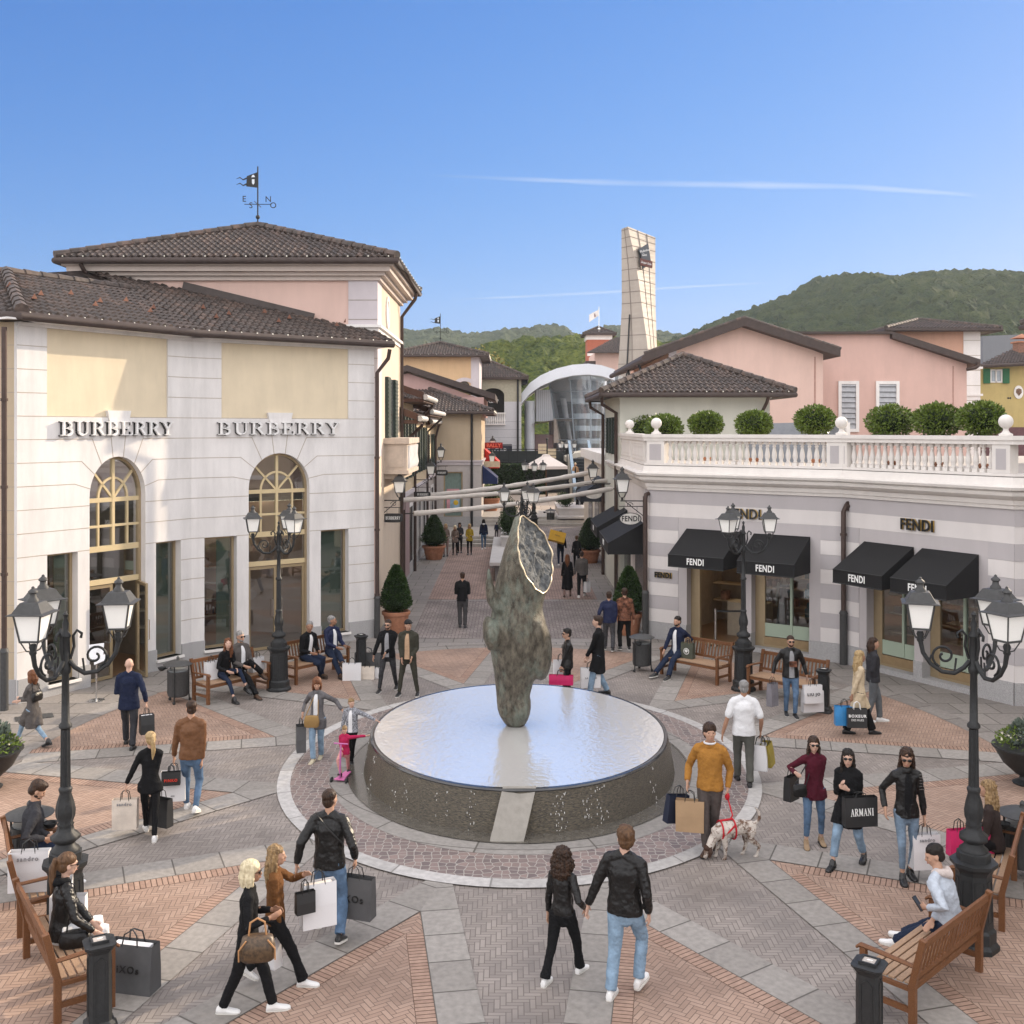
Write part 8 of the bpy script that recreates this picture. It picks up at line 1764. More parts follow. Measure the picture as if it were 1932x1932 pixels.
def sit(label, b, u, h=1.74, Lp=None, Rp=None, lh=None, rh=None, turn=0, back=.05, **kw):
	M = WM(b); best = min(((abs(CX + (M @ V((t_, 0, .6))).x * FOC / (M @ V((t_, 0, .6))).y - u), t_) for t_ in [(-.55 + i*.02) for i in range(56)])); p = M @ V((best[1], back, 0)); yaw = math.degrees(b.rotation_euler.z) + 180 + turn; s = h / 1.75
	Mi = (T(p) @ Matrix.Rotation(radians(yaw), 4, 'Z') @ Matrix.Scale(s, 4)).inverted()
	def foot(q, dflt):
		if q is None: return dflt
		f_ = Mi @ G(q[0], q[1], q[2] if len(q) > 2 else 0); f_.y = max(.25, min(.80, f_.y)); f_.x = max(-.35, min(.35, f_.x)); return tuple(f_)
	def hand(q, sd):
		if q is None: return (sd*.12, .32, .66)
		return tuple(Mi @ PT(q[0], q[1], p.y + (q[2] if len(q) > 2 else 0)))
	return person(label, p, yaw, h=h, seat=.43 / s, L=foot(Lp, (-.10, .45, 0)), R=foot(Rp, (.10, .45, 0)), lh=hand(lh, -1), rh=hand(rh, 1), **kw)
I = walk("woman in a long grey coat striding out past the bowl planter at the left edge", 75, (30, 1403), (94, 1408, .05), 1256, lh=(36, 1318, .1), rh=(38, 1322, -.1), sex='f', skin='fair', hair='bob', hc='auburn', top=TWEED, toplen=.52, trous=DENL, leg='slim', shoes=SB, boots=True, lod=1)
shoulder_bag("small black shoulder bag with tassel at the grey-coated woman's hip", PT(70, 1322, 19.3), .26, .17, .1, LEA, 75, PT(60, 1270, 19.4))
I = walk("bald man in a navy blazer seen from behind, heading for the boutique door", 8, (238, 1404), (249, 1416), 1239, rh=(276, 1325), lh=(-.12, .22, 1.05), hair='bald', skin='fair', top=NAVY, toplen=.78, trous=CHAR, leg='straight', shoes=SB, bulk=1.1, lod=1)
paper_bag("black and white glossy carrier held by the bald man", I['R'], .24, .34, .20, PK_, 30, inner=PW)
I = walk("man in a brown leather jacket and jeans seen from behind", 5, (352, 1526), (369, 1533, .06), 1319, lh=(326, 1440, .1), rh=(381, 1436), beard=True, top=BRNL, toplen=.86, trous=DEN, leg='slim', shoes=SW, bulk=1.04, head=(20, 0), lod=1)
paper_bag("large white carrier hanging from the brown-jacketed man's left hand", I['L'], .36, .44, .15, PW, 8, "miu", GREYT, .03, wz=.2)
paper_bag("small black carrier with red print in front of the large white one", I['L'] + V((0, -.12, 0)), .27, .20, .10, PK_, 12, "PINKO", mat("red_print", (.6, .05, .03), .5), .055, handle=.1, wz=.4)
I = walk("blonde ponytailed woman in a black blazer walking away with two carriers", 20, (276, 1568), (291, 1588), 1376, lh=(232, 1492), rh=(284, 1488), sex='f', skin='fair', hair='tail', hc='blonde', top=BLK, toplen=.76, trous=BLK, leg='slim', shoes=SW, head=(15, 0), lod=1)
SA = "sandro"
paper_bag("white carrier with black handles in the ponytailed walker's left hand", I['L'], .34, .42, .14, PC, 6, SA, GREYT, .06, wz=.86)
paper_bag("large matt black carrier in the ponytailed walker's right hand", I['R'] + V((.1, .15, .0)), .34, .40, .14, PK_, -25)
I = walk("woman with a pale blonde bob and dark glasses, all in black with white trainers", -82, (515, 1908), (420, 1914, .0), 1617, lh=(514, 1716, .12), rh=(508, 1732, -.12), sex='f', skin='tan', hair='bob', hc='pale', glasses=True, top=BLK, toplen=.80, trous=BLK, leg='straight', shoes=SW, lean=2, lod=0)
MONO = mat("mono_brown_canvas", (.055, .032, .022), .45, var=.6, scale=28, col2=(.13, .08, .04))
hb_ = shoulder_bag("brown patterned handbag with tan handles on the bobbed woman's arm", PT(486, 1811, 10.18), .34, .24, .17, MONO, 8)
g = MB(); g.tube([(-.17, -.06, .02), (-.17, -.07, .13), (-.10, -.075, .22)], .008, 5); g.tube([(.17, -.06, .02), (.17, -.07, .13), (.10, -.075, .22)], .008, 5); part("leather_piping", g, mat("tan_leather"), hb_, True)
paper_bag("slim white carrier held behind the brown handbag", PT(514, 1742, 11.05), .12, .32, .16, PW, 60)
I = walk("woman with long ombre hair in a brown suede jacket and black flared trousers", -84, (466, 1838, .12), (572, 1862), 1584, lh=(574, 1650, .15), rh=(528, 1752, -.1), sex='f', skin='mid', hair='long', hc='dblond', top=SUED, toplen=.82, trous=BLK, leg='straight', flare=1, shoes=SW, lod=0)
paper_bag("tall white carrier with open top held before the suede-jacketed woman", I['L'] + V((.08, .1, 0)), .36, .46, .16, PW, 25, inner=PC)
paper_bag("small black glossy carrier in front of the tall white one", I['L'] + V((-.02, -.10, -.02)), .20, .22, .09, PK_, 30)
I = walk("man in a black leather jacket and jeans seen from behind with a big grey carrier", -6, (603, 1748), (641, 1778, .05), 1484, lh=(560, 1630, -.1), rh=(670, 1618, .0), hair='crew', hc='dark', top=LEA, toplen=.85, trous=DEN, leg='straight', shoes=SB, bulk=1.08, skin='mid', head=(-18, 0), lod=0, sole=SOLE)
paper_bag("big dark grey carrier swinging from the leather-jacketed man's right hand", I['R'], .44, .46, .17, PG, -18, "iXOs", black_gloss, .11, wz=.5)
strap(I['root'], 0, [(-.12, -.14, 1.48), (.02, -.165, 1.33), (.19, -.12, 1.14)])
I = walk("woman with big dark curls in a short black leather jacket, holding hands", -32, (1028, 1860), (1094, 1836, .0), 1594, rh=(1103, 1712, -.06), sex='f', skin='mid', hair='curly', hc='dark', top=LEA, toplen=.90, trous=BLK, leg='straight', flare=1, shoes=SW, lod=0)
cb = I; shoulder_bag("small black shoulder bag on the curly-haired woman's back", PT(1063, 1712, 11.2), .22, .16, .09, LEA, 10, PT(1052, 1640, 11.25))
I = walk("tall man in a black leather bomber and pale jeans seen from behind, holding hands", -26, (1152, 1885), (1205, 1862, .05), 1557, lh=(1106, 1714, .14), rh=(1224, 1722, -.05), hair='wavy', hc='brown', top=LEA, toplen=.87, trous=DENL, leg='straight', shoes=SW, bulk=1.08, skin='fair', head=(34, 0), lod=0)
I = walk("man in a mustard sweater walking a dog, carriers in his other hand", 158, (1346, 1596), (1333, 1612), 1362, rh=(1297, 1474, .0), lh=(1373, 1488, -.1), hair='wavy', hc='dark', top=MUST, toplen=.86, trous=TAUPE, leg='straight', shoes=SBR, bulk=1.04, skin='mid', collar=True, head=(25, 5), lod=0)
mh = I['L']; q = I['root']; g = MB(); g.tube([(.0 + .075*cos(t_), .012 + .075*sin(t_), 1.475) for t_ in [i*pi/6 for i in range(13)]], .014, 6); part("white_collar", g, WHT, q, True)
paper_bag("brown kraft carrier in the mustard-sweatered man's right hand", I['R'] + V((.03, -.05, 0)), .38, .42, .16, PB, -12)
paper_bag("dark blue carrier tilted behind the brown kraft one", I['R'] + V((-.16, .10, .02)), .32, .38, .12, mat("navy_bag_paper", (.015, .02, .04), .5), 25, tilt=8)
def dog():
	c = G(1385, 1618); R_ = root("dog", "brown and white spotted dog in a red harness sniffing the paving", "dog", c, radians(12)); m = mat("spotted_coat", (.10, .05, .03), .8, var=.3, scale=30, col2=(.10, .05, .03)); nt = m.node_tree; b = nt.nodes["Principled BSDF"]; tc = nt.nodes.get('Texture Coordinate'); nz = N(nt, 'ShaderNodeTexNoise'); nz.inputs['Scale'].default_value = 9; nz.inputs['Detail'].default_value = 6; nz.inputs['Roughness'].default_value = .75; nt.links.new(tc.outputs['Object'], nz.inputs['Vector'])
	r = N(nt, 'ShaderNodeMapRange'); r.inputs[1].default_value = .42; r.inputs[2].default_value = .52; nt.links.new(nz.outputs[0], r.inputs[0]); mx = N(nt, 'ShaderNodeMix', data_type='RGBA'); nt.links.new(r.outputs[0], mx.inputs[0]); mx.inputs[6].default_value = (.13, .075, .05, 1); mx.inputs[7].default_value = (.52, .47, .42, 1); nt.links.new(mx.outputs[2], b.inputs['Base Color'])
	g = MB(); g.tube([(.24, 0, .40), (.12, 0, .41), (-.05, 0, .39), (-.17, 0, .39), (-.24, 0, .37)], [.085, .095, .115, .12, .09], 14, round_=True); g.tube([(-.20, 0, .38), (-.30, 0, .28), (-.36, -.01, .18)], [.085, .062, .055], 12, round_=True)
	g.ell((-.375, -.01, .14), (.062, .058, .07), 12, 8); g.tube([(-.385, -.01, .12), (-.42, -.015, .05)], [.042, .028], 10, round_=True)
	for x, y, px in ((-.17, -.06, -.15), (-.20, .06, -.23)): g.tube([(x, y, .32), (x + .02, y, .18), (px, y, .10), (px, y, .03)], [.05, .032, .024, .022], 8, round_=True); g.ell((px - .015, y, .02), (.035, .026, .02), 8, 6)
	for x, y, px in ((.22, -.06, .30), (.20, .06, .16)): g.tube([(x, y, .36), (x - .01, y, .25), (px + .04, y, .15), (px, y, .03)], [.075, .05, .026, .022], 8, round_=True); g.ell((px - .015, y, .02), (.038, .026, .02), 8, 6)
	g.tube([(.30, 0, .43), (.37, 0, .50), (.36, 0, .59), (.30, .0, .66)], [.03, .024, .018, .01], 8, round_=True); clay("body", g, m, R_, .010, 3, .012, .05)
	g = MB(); bm_ = mat("liver_fur", (.045, .022, .014), .7)
	for s_ in (-1, 1): g.tube([(-.36, s_*.055, .19), (-.37, s_*.078, .13), (-.385, s_*.07, .07)], [.02, .034, .024], 8, sq=.5, round_=True)
	clay("ears", g, bm_, R_, .009, 2); g = MB(); g.ell((-.385, -.01, .165), (.058, .06, .05), 10, 8); g.ell((-.43, -.016, .045), (.016, .02, .014), 8, 6); part("dark_mask", g, bm_, R_, True)
	g = MB(); rd = mat("red_webbing", (.42, .01, .02), .6)
	for x0_, rr in ((-.02, .128), (-.20, .118)): g.tube([(x0_, rr*cos(t_), .39 + rr*1.02*sin(t_)) for t_ in [i*pi/9 for i in range(19)]], .012, 6)
	for s_ in (-1, 1): g.tube([(-.02, s_*.09, .47), (-.11, s_*.12, .41), (-.20, s_*.09, .33)], .012, 6)
	g.tube([(-.02, 0, .525), (-.20, 0, .515)], .014, 6); part("harness", g, rd, R_, True); tip = WM(R_) @ V((-.05, 0, .53)); L_ = broot("dog_leash", "slack red leash between the dog's harness and the man's hand", "leash", tip); g = MB(); mid = tip.lerp(mh, .5) + V((.03, -.03, -.05)); g.tube([tip, tip.lerp(mid, .5) + V((.02, 0, 0)), mid, mid.lerp(mh, .6), mh], .010, 6); part("leash_strap", g, rd, L_, True); g = MB(); g.ell(mh, (.035, .05, .055), 10, 8); part("leash_grip", g, rd, L_, True)
dog()
I = walk("grey-haired man in a white T-shirt seen from behind right of the fountain", -6, (1392, 1473), (1415, 1487), 1281, lh=(1362, 1388, .0), rh=(1435, 1378, .05), hair='short', hc='grey', top=WHT, toplen=.84, short_sleeve=True, trous=mat("olive_grey_trouser", (.085, .085, .075), .9), leg='straight', shoes=SB, bulk=1.1, skin='tan', lod=1)
paper_bag("white carrier in the T-shirted man's right hand", I['R'], .20, .42, .24, PW, 70); paper_bag("ochre carrier behind the T-shirted man's white one", I['R'] + V((.14, .1, 0)), .22, .38, .2, PY_, 60, tilt=-8)
I = walk("mother in a grey cardigan and pale jeans leading two children", 172, (606, 1431), (591, 1440), 1277, rh=(571, 1345, 0), lh=(646, 1340, 0), sex='f', skin='mid', hair='bob', hc='auburn', top=GRYK, toplen=.70, tshirt=WHT, trous=DENL, leg='straight', shoes=mat("cream_shoe", (.50, .44, .32), .7), head=(20, -15), lod=1)
paper_bag("dark grey carrier in the mother's right hand, seen edge on", I['R'] + V((-.02, .0, 0)), .16, .44, .30, PG, 15); shoulder_bag("tan crossbody bag on the mother's hip", PT(588, 1372, 14.9 * 1.247 - .3), .27, .2, .1, mat("mustard_suede", (.26, .16, .06), .9), 0, I['neck'])
I = walk("boy in a checked shirt touching the rim of the fountain", 172, (660, 1438), (667, 1443), 1316, lh=(712, 1360, -.1), hair='short', hc='dblond', skin='fair', top=PLD, toplen=.80, tshirt=WHT, trous=BLK, leg='kids', shoes=SB, head=(45, -10), bulk=1.0, lod=1)
I = walk("small girl in a magenta fleece riding a scooter and touching the fountain", 168, (656, 1458), (645, 1465, .09), 1363, lh=(702, 1387, .0), rh=(645, 1412, -.12), sex='f', hair='tail', hc='dblond', skin='fair', top=PINK, toplen=.80, trous=PINKL, leg='kids', shoes=SB, head=(20, -20), bulk=1.05, lod=1)
R_ = root("kick_scooter", "pink three-wheeled kick scooter under the small girl", "scooter", G(645, 1474), radians(168)); g = MB(); g.prism([(-.05, -.30), (.05, -.30), (.07, 0), (.09, .12), (-.09, .12), (-.07, 0)], .055, .075); part("deck", g, mat("pink_plastic", (.62, .16, .38), .4), R_); g = MB(); g.tube([(0, .10, .08), (0, .04, .62)], .015, 8); g.tube([(-.12, .04, .63), (.12, .04, .63)], .012, 8); part("steering_column", g, mat("pink_metal", (.45, .12, .32), .4), R_, True)
for x, y in ((-.13, .12), (.13, .12), (0, -.30)): g = MB(); g.tube([(x - .012, y, .05), (x + .012, y, .05)], .05, 16); part("wheel", g, iron, R_, True, 40)
I = walk("bearded man in dark glasses and an open black jacket, left of the cap wearer", 172, (748, 1299), (716, 1307), 1166, rh=(704, 1240, 0), lh=(727, 1232, -.15), hair='crew', beard=True, glasses=True, top=BLK, toplen=.80, tshirt=GRYS, trous=mat("ripped_black_denim", (.03, .03, .033), .8, var=.6, scale=14), leg='slim', shoes=SB, sole=SOLE, bulk=1.03, head=(-5, 0), lod=1)
I = walk("man in a black cap, olive jacket and tan shirt left of the horse head", 172, (788, 1312), (753, 1313), 1168, rh=(758, 1242, -.1), lh=(777, 1240, -.15), hair='crew', cap=mat("black_cap", (.015, .015, .016), .8), top=OLIV, toplen=.80, tshirt=TANS, trous=OLIV, leg='slim', shoes=SB, sole=SOLE, head=(35, 0), bulk=1.05, lod=1)
I = walk("youth in dark glasses and black leather jacket behind the fountain, holding carriers", 95, (1064, 1326), (1078, 1331), 1190, lh=(1056, 1268, .0), rh=(1062, 1270, -.1), hair='quiff', hc='black', glasses=True, top=LEA, toplen=.84, trous=BLK, leg='slim', shoes=SB, head=(15, 0), lod=1, hfix=1.6)
paper_bag("magenta carrier held low behind the fountain", I['L'] + V((.0, -.1, .05)), .5, .20, .14, PM, -8, handle=.12); paper_bag("white carrier with pale pink edge behind the magenta one", I['L'] + V((.0, .25, .30)), .30, .42, .12, PW, 10)
I = walk("tall man in a long black coat behind the fountain, looking left", 78, (1112, 1322), (1146, 1310, .03), 1160, lh=(1098, 1256, .0), rh=(1102, 1250, -.1), hair='quiff', hc='dark', top=BLK, toplen=.56, trous=DENL, leg='straight', shoes=SB, skin='fair', bulk=1.03, lod=1)
paper_bag("white carrier held by the man in the long black coat", I['L'] + V((.10, -.05, 0)), .42, .42, .15, PW, 6, "LA PERLA", GREYT, .05, wz=.5)
I = walk("man in dark glasses and black leather jacket coming forward with white carriers", 178, (1500, 1354), (1483, 1349), 1198, rh=(1458, 1272, 0), lh=(1522, 1274, 0), hair='crew', beard=True, glasses=True, top=LEA, toplen=.84, tshirt=GRYS, trous=DEN, leg='slim', shoes=SB, sole=SOLE, lod=1)
bb = I; g = MB(); g.cbox((-.02, .17, 1.16), (.15, .06, .11)); part("patterned_pouch", g, CAMO, I['root']); paper_bag("grey translucent carrier in the bearded man's right hand", I['R'] + V((0, 0, .05)), .22, .46, .14, mat("smoke_bag", (.20, .19, .21), .5), 40)
paper_bag("white carrier with dark print in the bearded man's left hand", I['L'] + V((.08, -.08, .05)), .38, .36, .12, PW, 10, "LIU JO", black_gloss, .08, wz=.5); paper_bag("second larger white carrier below the printed one", I['L'] + V((.12, .06, -.10)), .44, .42, .14, PW, 10)
I = walk("fair-haired woman in a beige trench coat carrying printed bags", -88, (1646, 1386), (1596, 1385), 1224, lh=(1612, 1312, .1), rh=(1606, 1316, -.1), sex='f', skin='tan', hair='wavyl', hc='blonde', top=BEIG, toplen=.50, trous=BLK, leg='wide', shoes=SB, lod=1)
paper_bag("bright blue carrier behind the black printed one", I['R'] + V((-.12, .05, 0)), .36, .36, .14, mat("blue_bag", (.03, .22, .50), .4), -4)
bx = paper_bag("black plastic bag with white print held by the trench-coated woman", I['R'] + V((.06, -.12, .0)), .36, .36, .10, PK_, -4, "BOXEUR", white_paint, .072, ser=False, wz=.62, hm=white_paint); text("DES RUES", .055, white_paint, bx, WM(bx) @ T((0, -.065, .15)), .002)
I = walk("long-haired man in a dark grey zip jacket beside the trench coat", -92, (1660, 1362), (1634, 1363, .0), 1201, rh=(1653, 1284, -.1), hair='shag', hc='dark', top=CHAR, toplen=.80, trous=mat("grey_jeans", (.11, .12, .13), .9, var=.2), leg='straight', shoes=SW, skin='mid', collar=True, bulk=1.05, lod=1)
I = walk("woman in dark glasses and a burgundy knit, leftmost of the three friends", 176, (1549, 1592), (1521, 1599), 1388, rh=(1501, 1458, -.12), lh=(1542, 1503, 0), sex='f', skin='fair', hair='long', hc='dark', glasses=True, top=BURG, toplen=.76, trous=DEN, leg='slim', shoes=STAN, boots=True, sole=SB, lod=0)
paper_bag("black carrier hanging from the burgundy-clad woman's forearm", PT(1493, 1450, 15.0), .24, .34, .12, PK_, 45, handle=.1); shoulder_bag("small black crossbody bag over the burgundy knit", PT(1509, 1503, 14.65), .2, .17, .08, LEA, 0, I['neck'])
I = walk("woman in glasses and a fluffy black coat, middle of the three friends", 146, (1630, 1624, .02), (1571, 1640), 1408, rh=(1586, 1482, -.15), lh=(1600, 1490, -.15), sex='f', skin='fair', hair='long', hc='black', glasses=True, top=BLK, toplen=.62, trous=DENL, leg='straight', shoes=SB, boots=True, bulk=1.1, head=(15, 0), lod=0)
paper_bag("square black carrier with bold white lettering on the fluffy coat's arm", PT(1622, 1494, 13.9), .44, .38, .13, PK_, 8, "ARMANI", white_paint, .09, ser=True, wz=.52, handle=.06)
I = walk("woman in a studded leather jacket and pale jeans, rightmost of the three friends", 176, (1717, 1655), (1703, 1665), 1409, rh=(1670, 1524, 0), lh=(1744, 1542, 0), sex='f', skin='mid', hair='long', hc='dark', glasses=True, top=LEA, toplen=.80, tshirt=BLK, trous=mat("mid_denim", (.15, .21, .28), .9, var=.35, scale=6), leg='legging', shoes=SB, boots=True, head=(-15, -15), lod=0)
g = MB(); Mi = I['M'].inverted()
for i in range(6):
	for j in range(6): p = PT(1736 + i*3.0, 1462 + j*5.5, 13.46); p = Mi @ p; g.ell(p, (.006,) * 3, 5, 3)
part("metal_studs", g, mat("steel"), I['root'], True)
paper_bag("tall white carrier with black ribbon handles in the studded jacket's hand", I['L'], .36, .44, .15, PW, 6, SA, GREYT, .06, wz=.86)
walk("man in a black jacket alone in the street, seen from behind", 0, (868, 1184), (877, 1185), 1079, lh=(-.1, .2, 1.05), rh=(.1, .2, 1.05), hair='crew', top=BLK, toplen=.80, trous=GRYT, leg='straight', shoes=SB, lod=1)
walk("youth in a navy puffer jacket near the right-hand pot, seen from behind", -8, (1142, 1225), (1156, 1229, .03), 1114, rh=(1160, 1174, .0), lh=(1128, 1172, 0), hair='short', top=PUFF, toplen=.80, trous=mat("check_trouser", (.05, .05, .055), .9, var=.6, scale=40), leg='straight', shoes=SB, sole=SOLE, bulk=1.08, lod=1)
walk("youth in a colourful camouflage jacket beside the navy puffer", 4, (1170, 1226, .03), (1187, 1226), 1109, hair='quiff', top=CAMO, toplen=.82, trous=BLK, leg='straight', shoes=SB, sole=SOLE, bulk=1.05, lod=1)
walk("woman in an ankle-long black coat walking up the street", 0, (1065, 1127), (1076, 1125), 1045, sex='f', hair='long', hc='auburn', top=BLK, toplen=.30, trous=ROSE, leg='slim', shoes=SBR, lod=2)
I = walk("man in a grey tweed jacket with a white carrier walking up the street", 0, (1092, 1128), (1103, 1124), 1038, rh=(1108, 1098, 0), hair='short', top=TWEED, toplen=.80, trous=BLK, leg='straight', shoes=SW, lod=2); paper_bag("small white carrier in the tweed-jacketed man's hand", I['R'], .2, .36, .15, PW, 40)
walk("figure in black partly hidden behind the tweed jacket", 0, (1084, 1076), (1092, 1075), 1010, sex='f', hair='bun', hc='brown', top=BLK, toplen=.80, trous=BLK, shoes=SB, lod=2)
I = walk("man carrying a big yellow box on his shoulder up the street", 0, (1054, 1068), (1061, 1065), 997, lh=(1048, 1016, -.2), hair='short', hc='grey', top=BLK, toplen=.80, trous=DEND, shoes=SW, lod=2); p = PT(1051, 1013, 44.6)
R_ = root("gift_box", "big flat yellow box carried on a man's shoulder", "box", p, .2); g = MB(); g.box(-.34, .34, -.12, .12, -.22, .22); Mx = T(p) @ Matrix.Rotation(.25, 4, 'Y') @ Matrix.Rotation(-.4, 4, 'X'); part("box_body", g, mat("yellow_box", (.52, .30, .03), .6), R_, M=Mx); text(FW, .08, black_gloss, R_, Mx @ T((0, -.125, .02)), .002)
for lb, f1, f2, hd_, kw in (("woman in taupe with dusty trousers by the left street pot", (838, 1050), (844, 1049), 988, dict(hc='blonde', top=TAUPJ, trous=ROSE, toplen=.80)), ("woman in a patterned taupe shawl, second from the left street pot", (855, 1047), (862, 1047), 991, dict(hc='pale', top=TAUPJ, trous=BLK, toplen=.74, scarf=CAMO)), ("dark-haired woman half hidden behind the shawl", (865, 1043), (870, 1043), 986, dict(hc='dark', top=CHAR, trous=BLK, toplen=.8)), ("woman in a mustard yellow jacket facing down the street", (883, 1047), (889, 1046), 988, dict(hc='blonde', top=YEL, trous=BLK, toplen=.78))):
	walk(lb, 180, f2, f1, hd_, sex='f', hair='bob', shoes=SB, lod=2, lh=(-.08, .2, 1.1), rh=(.1, .22, 1.0), **kw)
walk("person in a navy hooded top and jeans standing before the lower steps", 0, (910, 1037), (915, 1036), 979, hair='long', hc='black', sex='f', top=NAVY, toplen=.8, hood=WHT, trous=DEN, shoes=SW, lod=2)
walk("child in dark clothes standing on the lower steps", 0, (935, 1014), (939, 1014), 985, bz=.45, hair='short', hc='black', top=NAVY, trous=BLK, shoes=SB, lod=2)
walk("man in an open dark jacket standing beside the far stone planter", 180, (1097, 982), (1090, 982), 934, bz=.45, hair='short', cap=mat("blue_cap", (.05, .07, .2), .8), top=BLK, tshirt=GRYS, trous=DEN, shoes=SB, lod=2)
walk("walker in navy at the top of the far steps", 0, (990, 973), (994, 973), 921, bz=.9, hair='short', top=NAVY, trous=DEND, shoes=SB, lod=2)
walk("little child in red at the top of the far steps", 60, (1004, 971), (1007, 971), 948, bz=.9, hair='short', top=mat("red_jacket", (.35, .02, .03), .8), trous=DEND, shoes=SB, lod=2)
walk("person with a pink hat in the sunlit far square", 0, (1107, 963), (1112, 963), 914, bz=.9, hair='short', cap=mat("pink_cap", (.5, .05, .2), .8), top=CHAR, trous=DEN, shoes=SB, lod=2)
person("woman in a camel coat coming down the escalator", V((4.3, 72.0, 1.85)), 180, h=1.66, sex='f', hair='short', hc='pale', top=mat("camel_coat", (.36, .22, .12), .9), toplen=.75, tshirt=BLK, trous=BLK, lod=2)
I = sit("red-haired woman in black with crossed legs, left end of the first bench", bn['l1'], 424, 1.66, Lp=(466, 1304, .18), Rp=(442, 1327), sex='f', skin='fair', hair='long', hc='auburn', top=BLK, toplen=.82, trous=DEND, leg='legging', shoes=SB, boots=True, head=(-30, 8), lean=14, lod=1)
I = sit("bearded man in dark glasses and grey blazer beside the red-haired woman", bn['l1'], 455, 1.78, Rp=(484, 1319), Lp=(494, 1276, .38), hair='short', hc='grey', beard=True, glasses=True, top=TWEED, toplen=.80, tshirt=WHT, trous=BLK, leg='straight', shoes=SBR, lod=1)
I = sit("older man in a dark blazer and open white shirt on the second bench", bn['l2'], 580, 1.76, Rp=(600, 1278), Lp=(596, 1274, .05), hair='short', hc='grey', skin='tan', top=BLK, toplen=.80, tshirt=WHT, trous=DEND, leg='straight', shoes=SBR, head=(-35, 0), lean=10, lod=1)
I = sit("white-haired man in a navy quilted jacket with crossed legs", bn['l2'], 635, 1.76, Rp=(637, 1285), Lp=(658, 1262, .30), hair='short', hc='grey', skin='tan', top=PUFF, toplen=.80, tshirt=WHT, trous=DEND, leg='straight', shoes=SBR, head=(35, 5), lod=1)
I = sit("lone bearded man in a navy jacket and white T-shirt with an arm along the bench", bn['r1'], 1268, 1.76, Rp=(1231, 1281), Lp=(1261, 1283), lh=(1288, 1218, .0), rh=(1251, 1232, -.2), hair='short', beard=True, hc='black', top=NAVY, toplen=.80, tshirt=WHT, trous=DEND, leg='straight', shoes=SB, sole=SOLE, lod=1)
I = sit("man in a grey gilet reading his phone at the left edge", bn['l3'], 46, 1.76, rh=(84, 1583, -.15), lh=(92, 1577, -.05), hair='quiff', hc='dark', beard=True, top=CHAR, toplen=.82, trous=DEND, collar=True, head=(-5, -35), lean=6, lod=0)
def phone(lb, p, yaw): R_ = root("mobile_phone", lb, "phone", p, yaw); g = MB(); Mx = T(p) @ Matrix.Rotation(yaw, 4, 'Z') @ Matrix.Rotation(.9, 4, 'X'); g.box(-.037, .037, -.08, .08, -.005, .005); part("phone_case", g, black_gloss, R_, M=Mx); g = MB(); g.box(-.033, .033, -.074, .074, .0051, .0056); part("screen", g, mat("phone_screen", (.05, .06, .08), .1), R_, M=Mx)
phone("dark phone in the gilet wearer's hands", I['L'] + V((.03, 0, .03)), -1.2)
I = sit("ponytailed woman in dark glasses, leather jacket and white trousers on the left bench", bn['l4'], 122, 1.70, lh=(184, 1752, .05), rh=(178, 1757, -.1), sex='f', skin='fair', hair='tail', hc='brown', glasses=True, top=LEA, toplen=.84, trous=WHT, leg='wide', shoes=SB, hood=BLK, head=(0, -8), lean=6, lod=0)
I = sit("long-haired blonde woman in dark brown seen from behind on the right-hand bench", bn['r3'], 1898, 1.68, sex='f', hair='long', hc='dblond', top=mat("dark_brown_knit", (.03, .02, .018), .95), toplen=.82, trous=BLK, shoes=SB, lean=8, lod=0)
I = sit("youth in a pale denim jacket with cream hood looking at his phone", bn['r4'], 1793, 1.72, Lp=(1690, 1788), Rp=(1702, 1775), lh=(1750, 1712, -.05), rh=(1760, 1735, .0), hair='short', hc='black', top=PALEB, toplen=.82, trous=DEND, leg='straight', shoes=SW, hood=CREAMF, head=(35, -20), lean=16, lod=0)
phone("dark phone held by the youth in pale denim", I['L'] + V((-.03, 0, .04)), .8)
def on_bench(b, t_, y=.02): return WM(b) @ V((t_, y, .43))
def bu(b, u):
	M = WM(b); t_ = min(((abs(CX + (M @ V((q, 0, .5))).x * FOC / (M @ V((q, 0, .5))).y - u), q) for q in [(-.72 + i*.02) for i in range(73)]))[1]; return M @ V((t_, .0, .43))
def yb(b, d=0): return math.degrees(b.rotation_euler.z) + d
paper_bag("white carrier with dark ribbon on the right end of the first bench", None, .36, .30, .14, PW, yb(bn['l1'], 8), on=bu(bn['l1'], 484))
paper_bag("white carrier behind the red-haired woman at the bench's left end", None, .30, .38, .12, PW, yb(bn['l1']), on=bu(bn['l1'], 400) + V((-.05, .12, 0)))
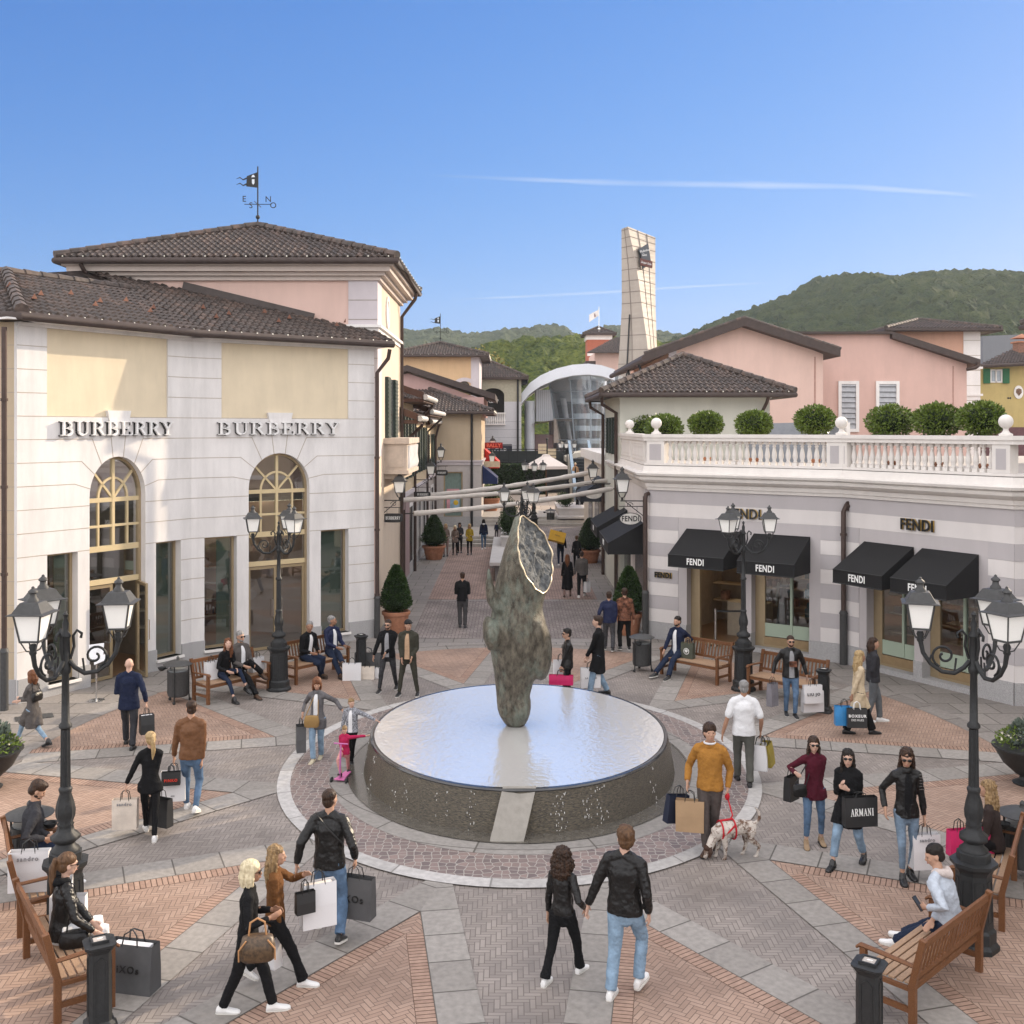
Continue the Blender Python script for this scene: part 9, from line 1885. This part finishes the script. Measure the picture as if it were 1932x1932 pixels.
for lb, u, v, w_, h_, m_, y_ in (("largest white carrier on the ground in front of the quilted jacket", 664, 1284, .42, .40, PW, 2), ("pink-tinged white carrier on the ground, between two others", 693, 1282, .32, .30, PC, 0), ("smallest white carrier at the end of the row on the ground", 711, 1279, .2, .24, PW, 4), ("wide dark grey carrier behind the row of white ones", 694, 1263, .62, .40, PG, -4)): paper_bag(lb, None, w_, h_, .14, m_, y_, on=G(u, v))
tb = paper_bag("dark green carrier with a round white tree mark on the lone man's bench", None, .32, .36, .13, mat("green_bag_paper", (.07, .075, .055), .6), yb(bn['r1'], 4), on=bu(bn['r1'], 1298), hm=PB); Mt = WM(tb); g = MB()
g.tube([(0, -.0705, .17), (0, -.0745, .17)], .075, 24); part("round_mark", g, white_paint, tb, M=Mt); g = MB(); g.tube([(0, -.075, .17), (0, -.077, .17)], .06, 20); part("round_mark_inner", g, mat("green_bag_paper"), tb, M=Mt); g = MB(); g.box(-.008, .008, -.081, -.077, .125, .17)
for x, z in ((-.025, .19), (.025, .19), (0, .205), (-.02, .17), (.02, .17)): g.ell((x, -.079, z), (.02, .003, .014), 8, 5)
part("tree_mark", g, white_paint, tb, M=Mt)
paper_bag("big white carrier on the bench beside the man with the phone", None, .44, .46, .16, PW, 8, SA, GREYT, .07, wz=.84, on=V((-5.62, 12.35, .43)))
paper_bag("white carrier at the near end of the left bench, before the backrest", None, .36, .40, .14, PW, 6, SA, GREYT, .06, wz=.86, on=bu(bn['l4'], 112) + V((.12, -.05, 0)))
paper_bag("white carrier on the far side of the ponytailed woman", None, .16, .46, .3, PW, 20, on=WM(bn['l4']) @ V((.52, -.1, .43)) if (WM(bn['l4']) @ V((.52, 0, 0))).y > (WM(bn['l4']) @ V((-.52, 0, 0))).y else WM(bn['l4']) @ V((-.52, -.1, .43)))
shoulder_bag("slouchy black leather bag lying on the left bench", bu(bn['l4'], 118) + V((.22, -.22, 0)), .32, .16, .16, LEA, 20)
paper_bag("big grey carrier standing on the ground beside the left iron post", None, .50, .50, .22, PG, -12, "iXOs", black_gloss, .10, wz=.52, on=G(252, 1868), inner=PW)
paper_bag("magenta carrier beside the long-haired blonde woman", None, .28, .32, .12, PM, 10, on=G(1852, 1603, .62) if False else WM(bn['r3']) @ V((.0, -.32, .50)))
paper_bag("magenta carrier cut by the right edge on the bench", None, .3, .3, .12, PM, -10, on=WM(bn['r3']) @ V((-.45, -.1, .43)))
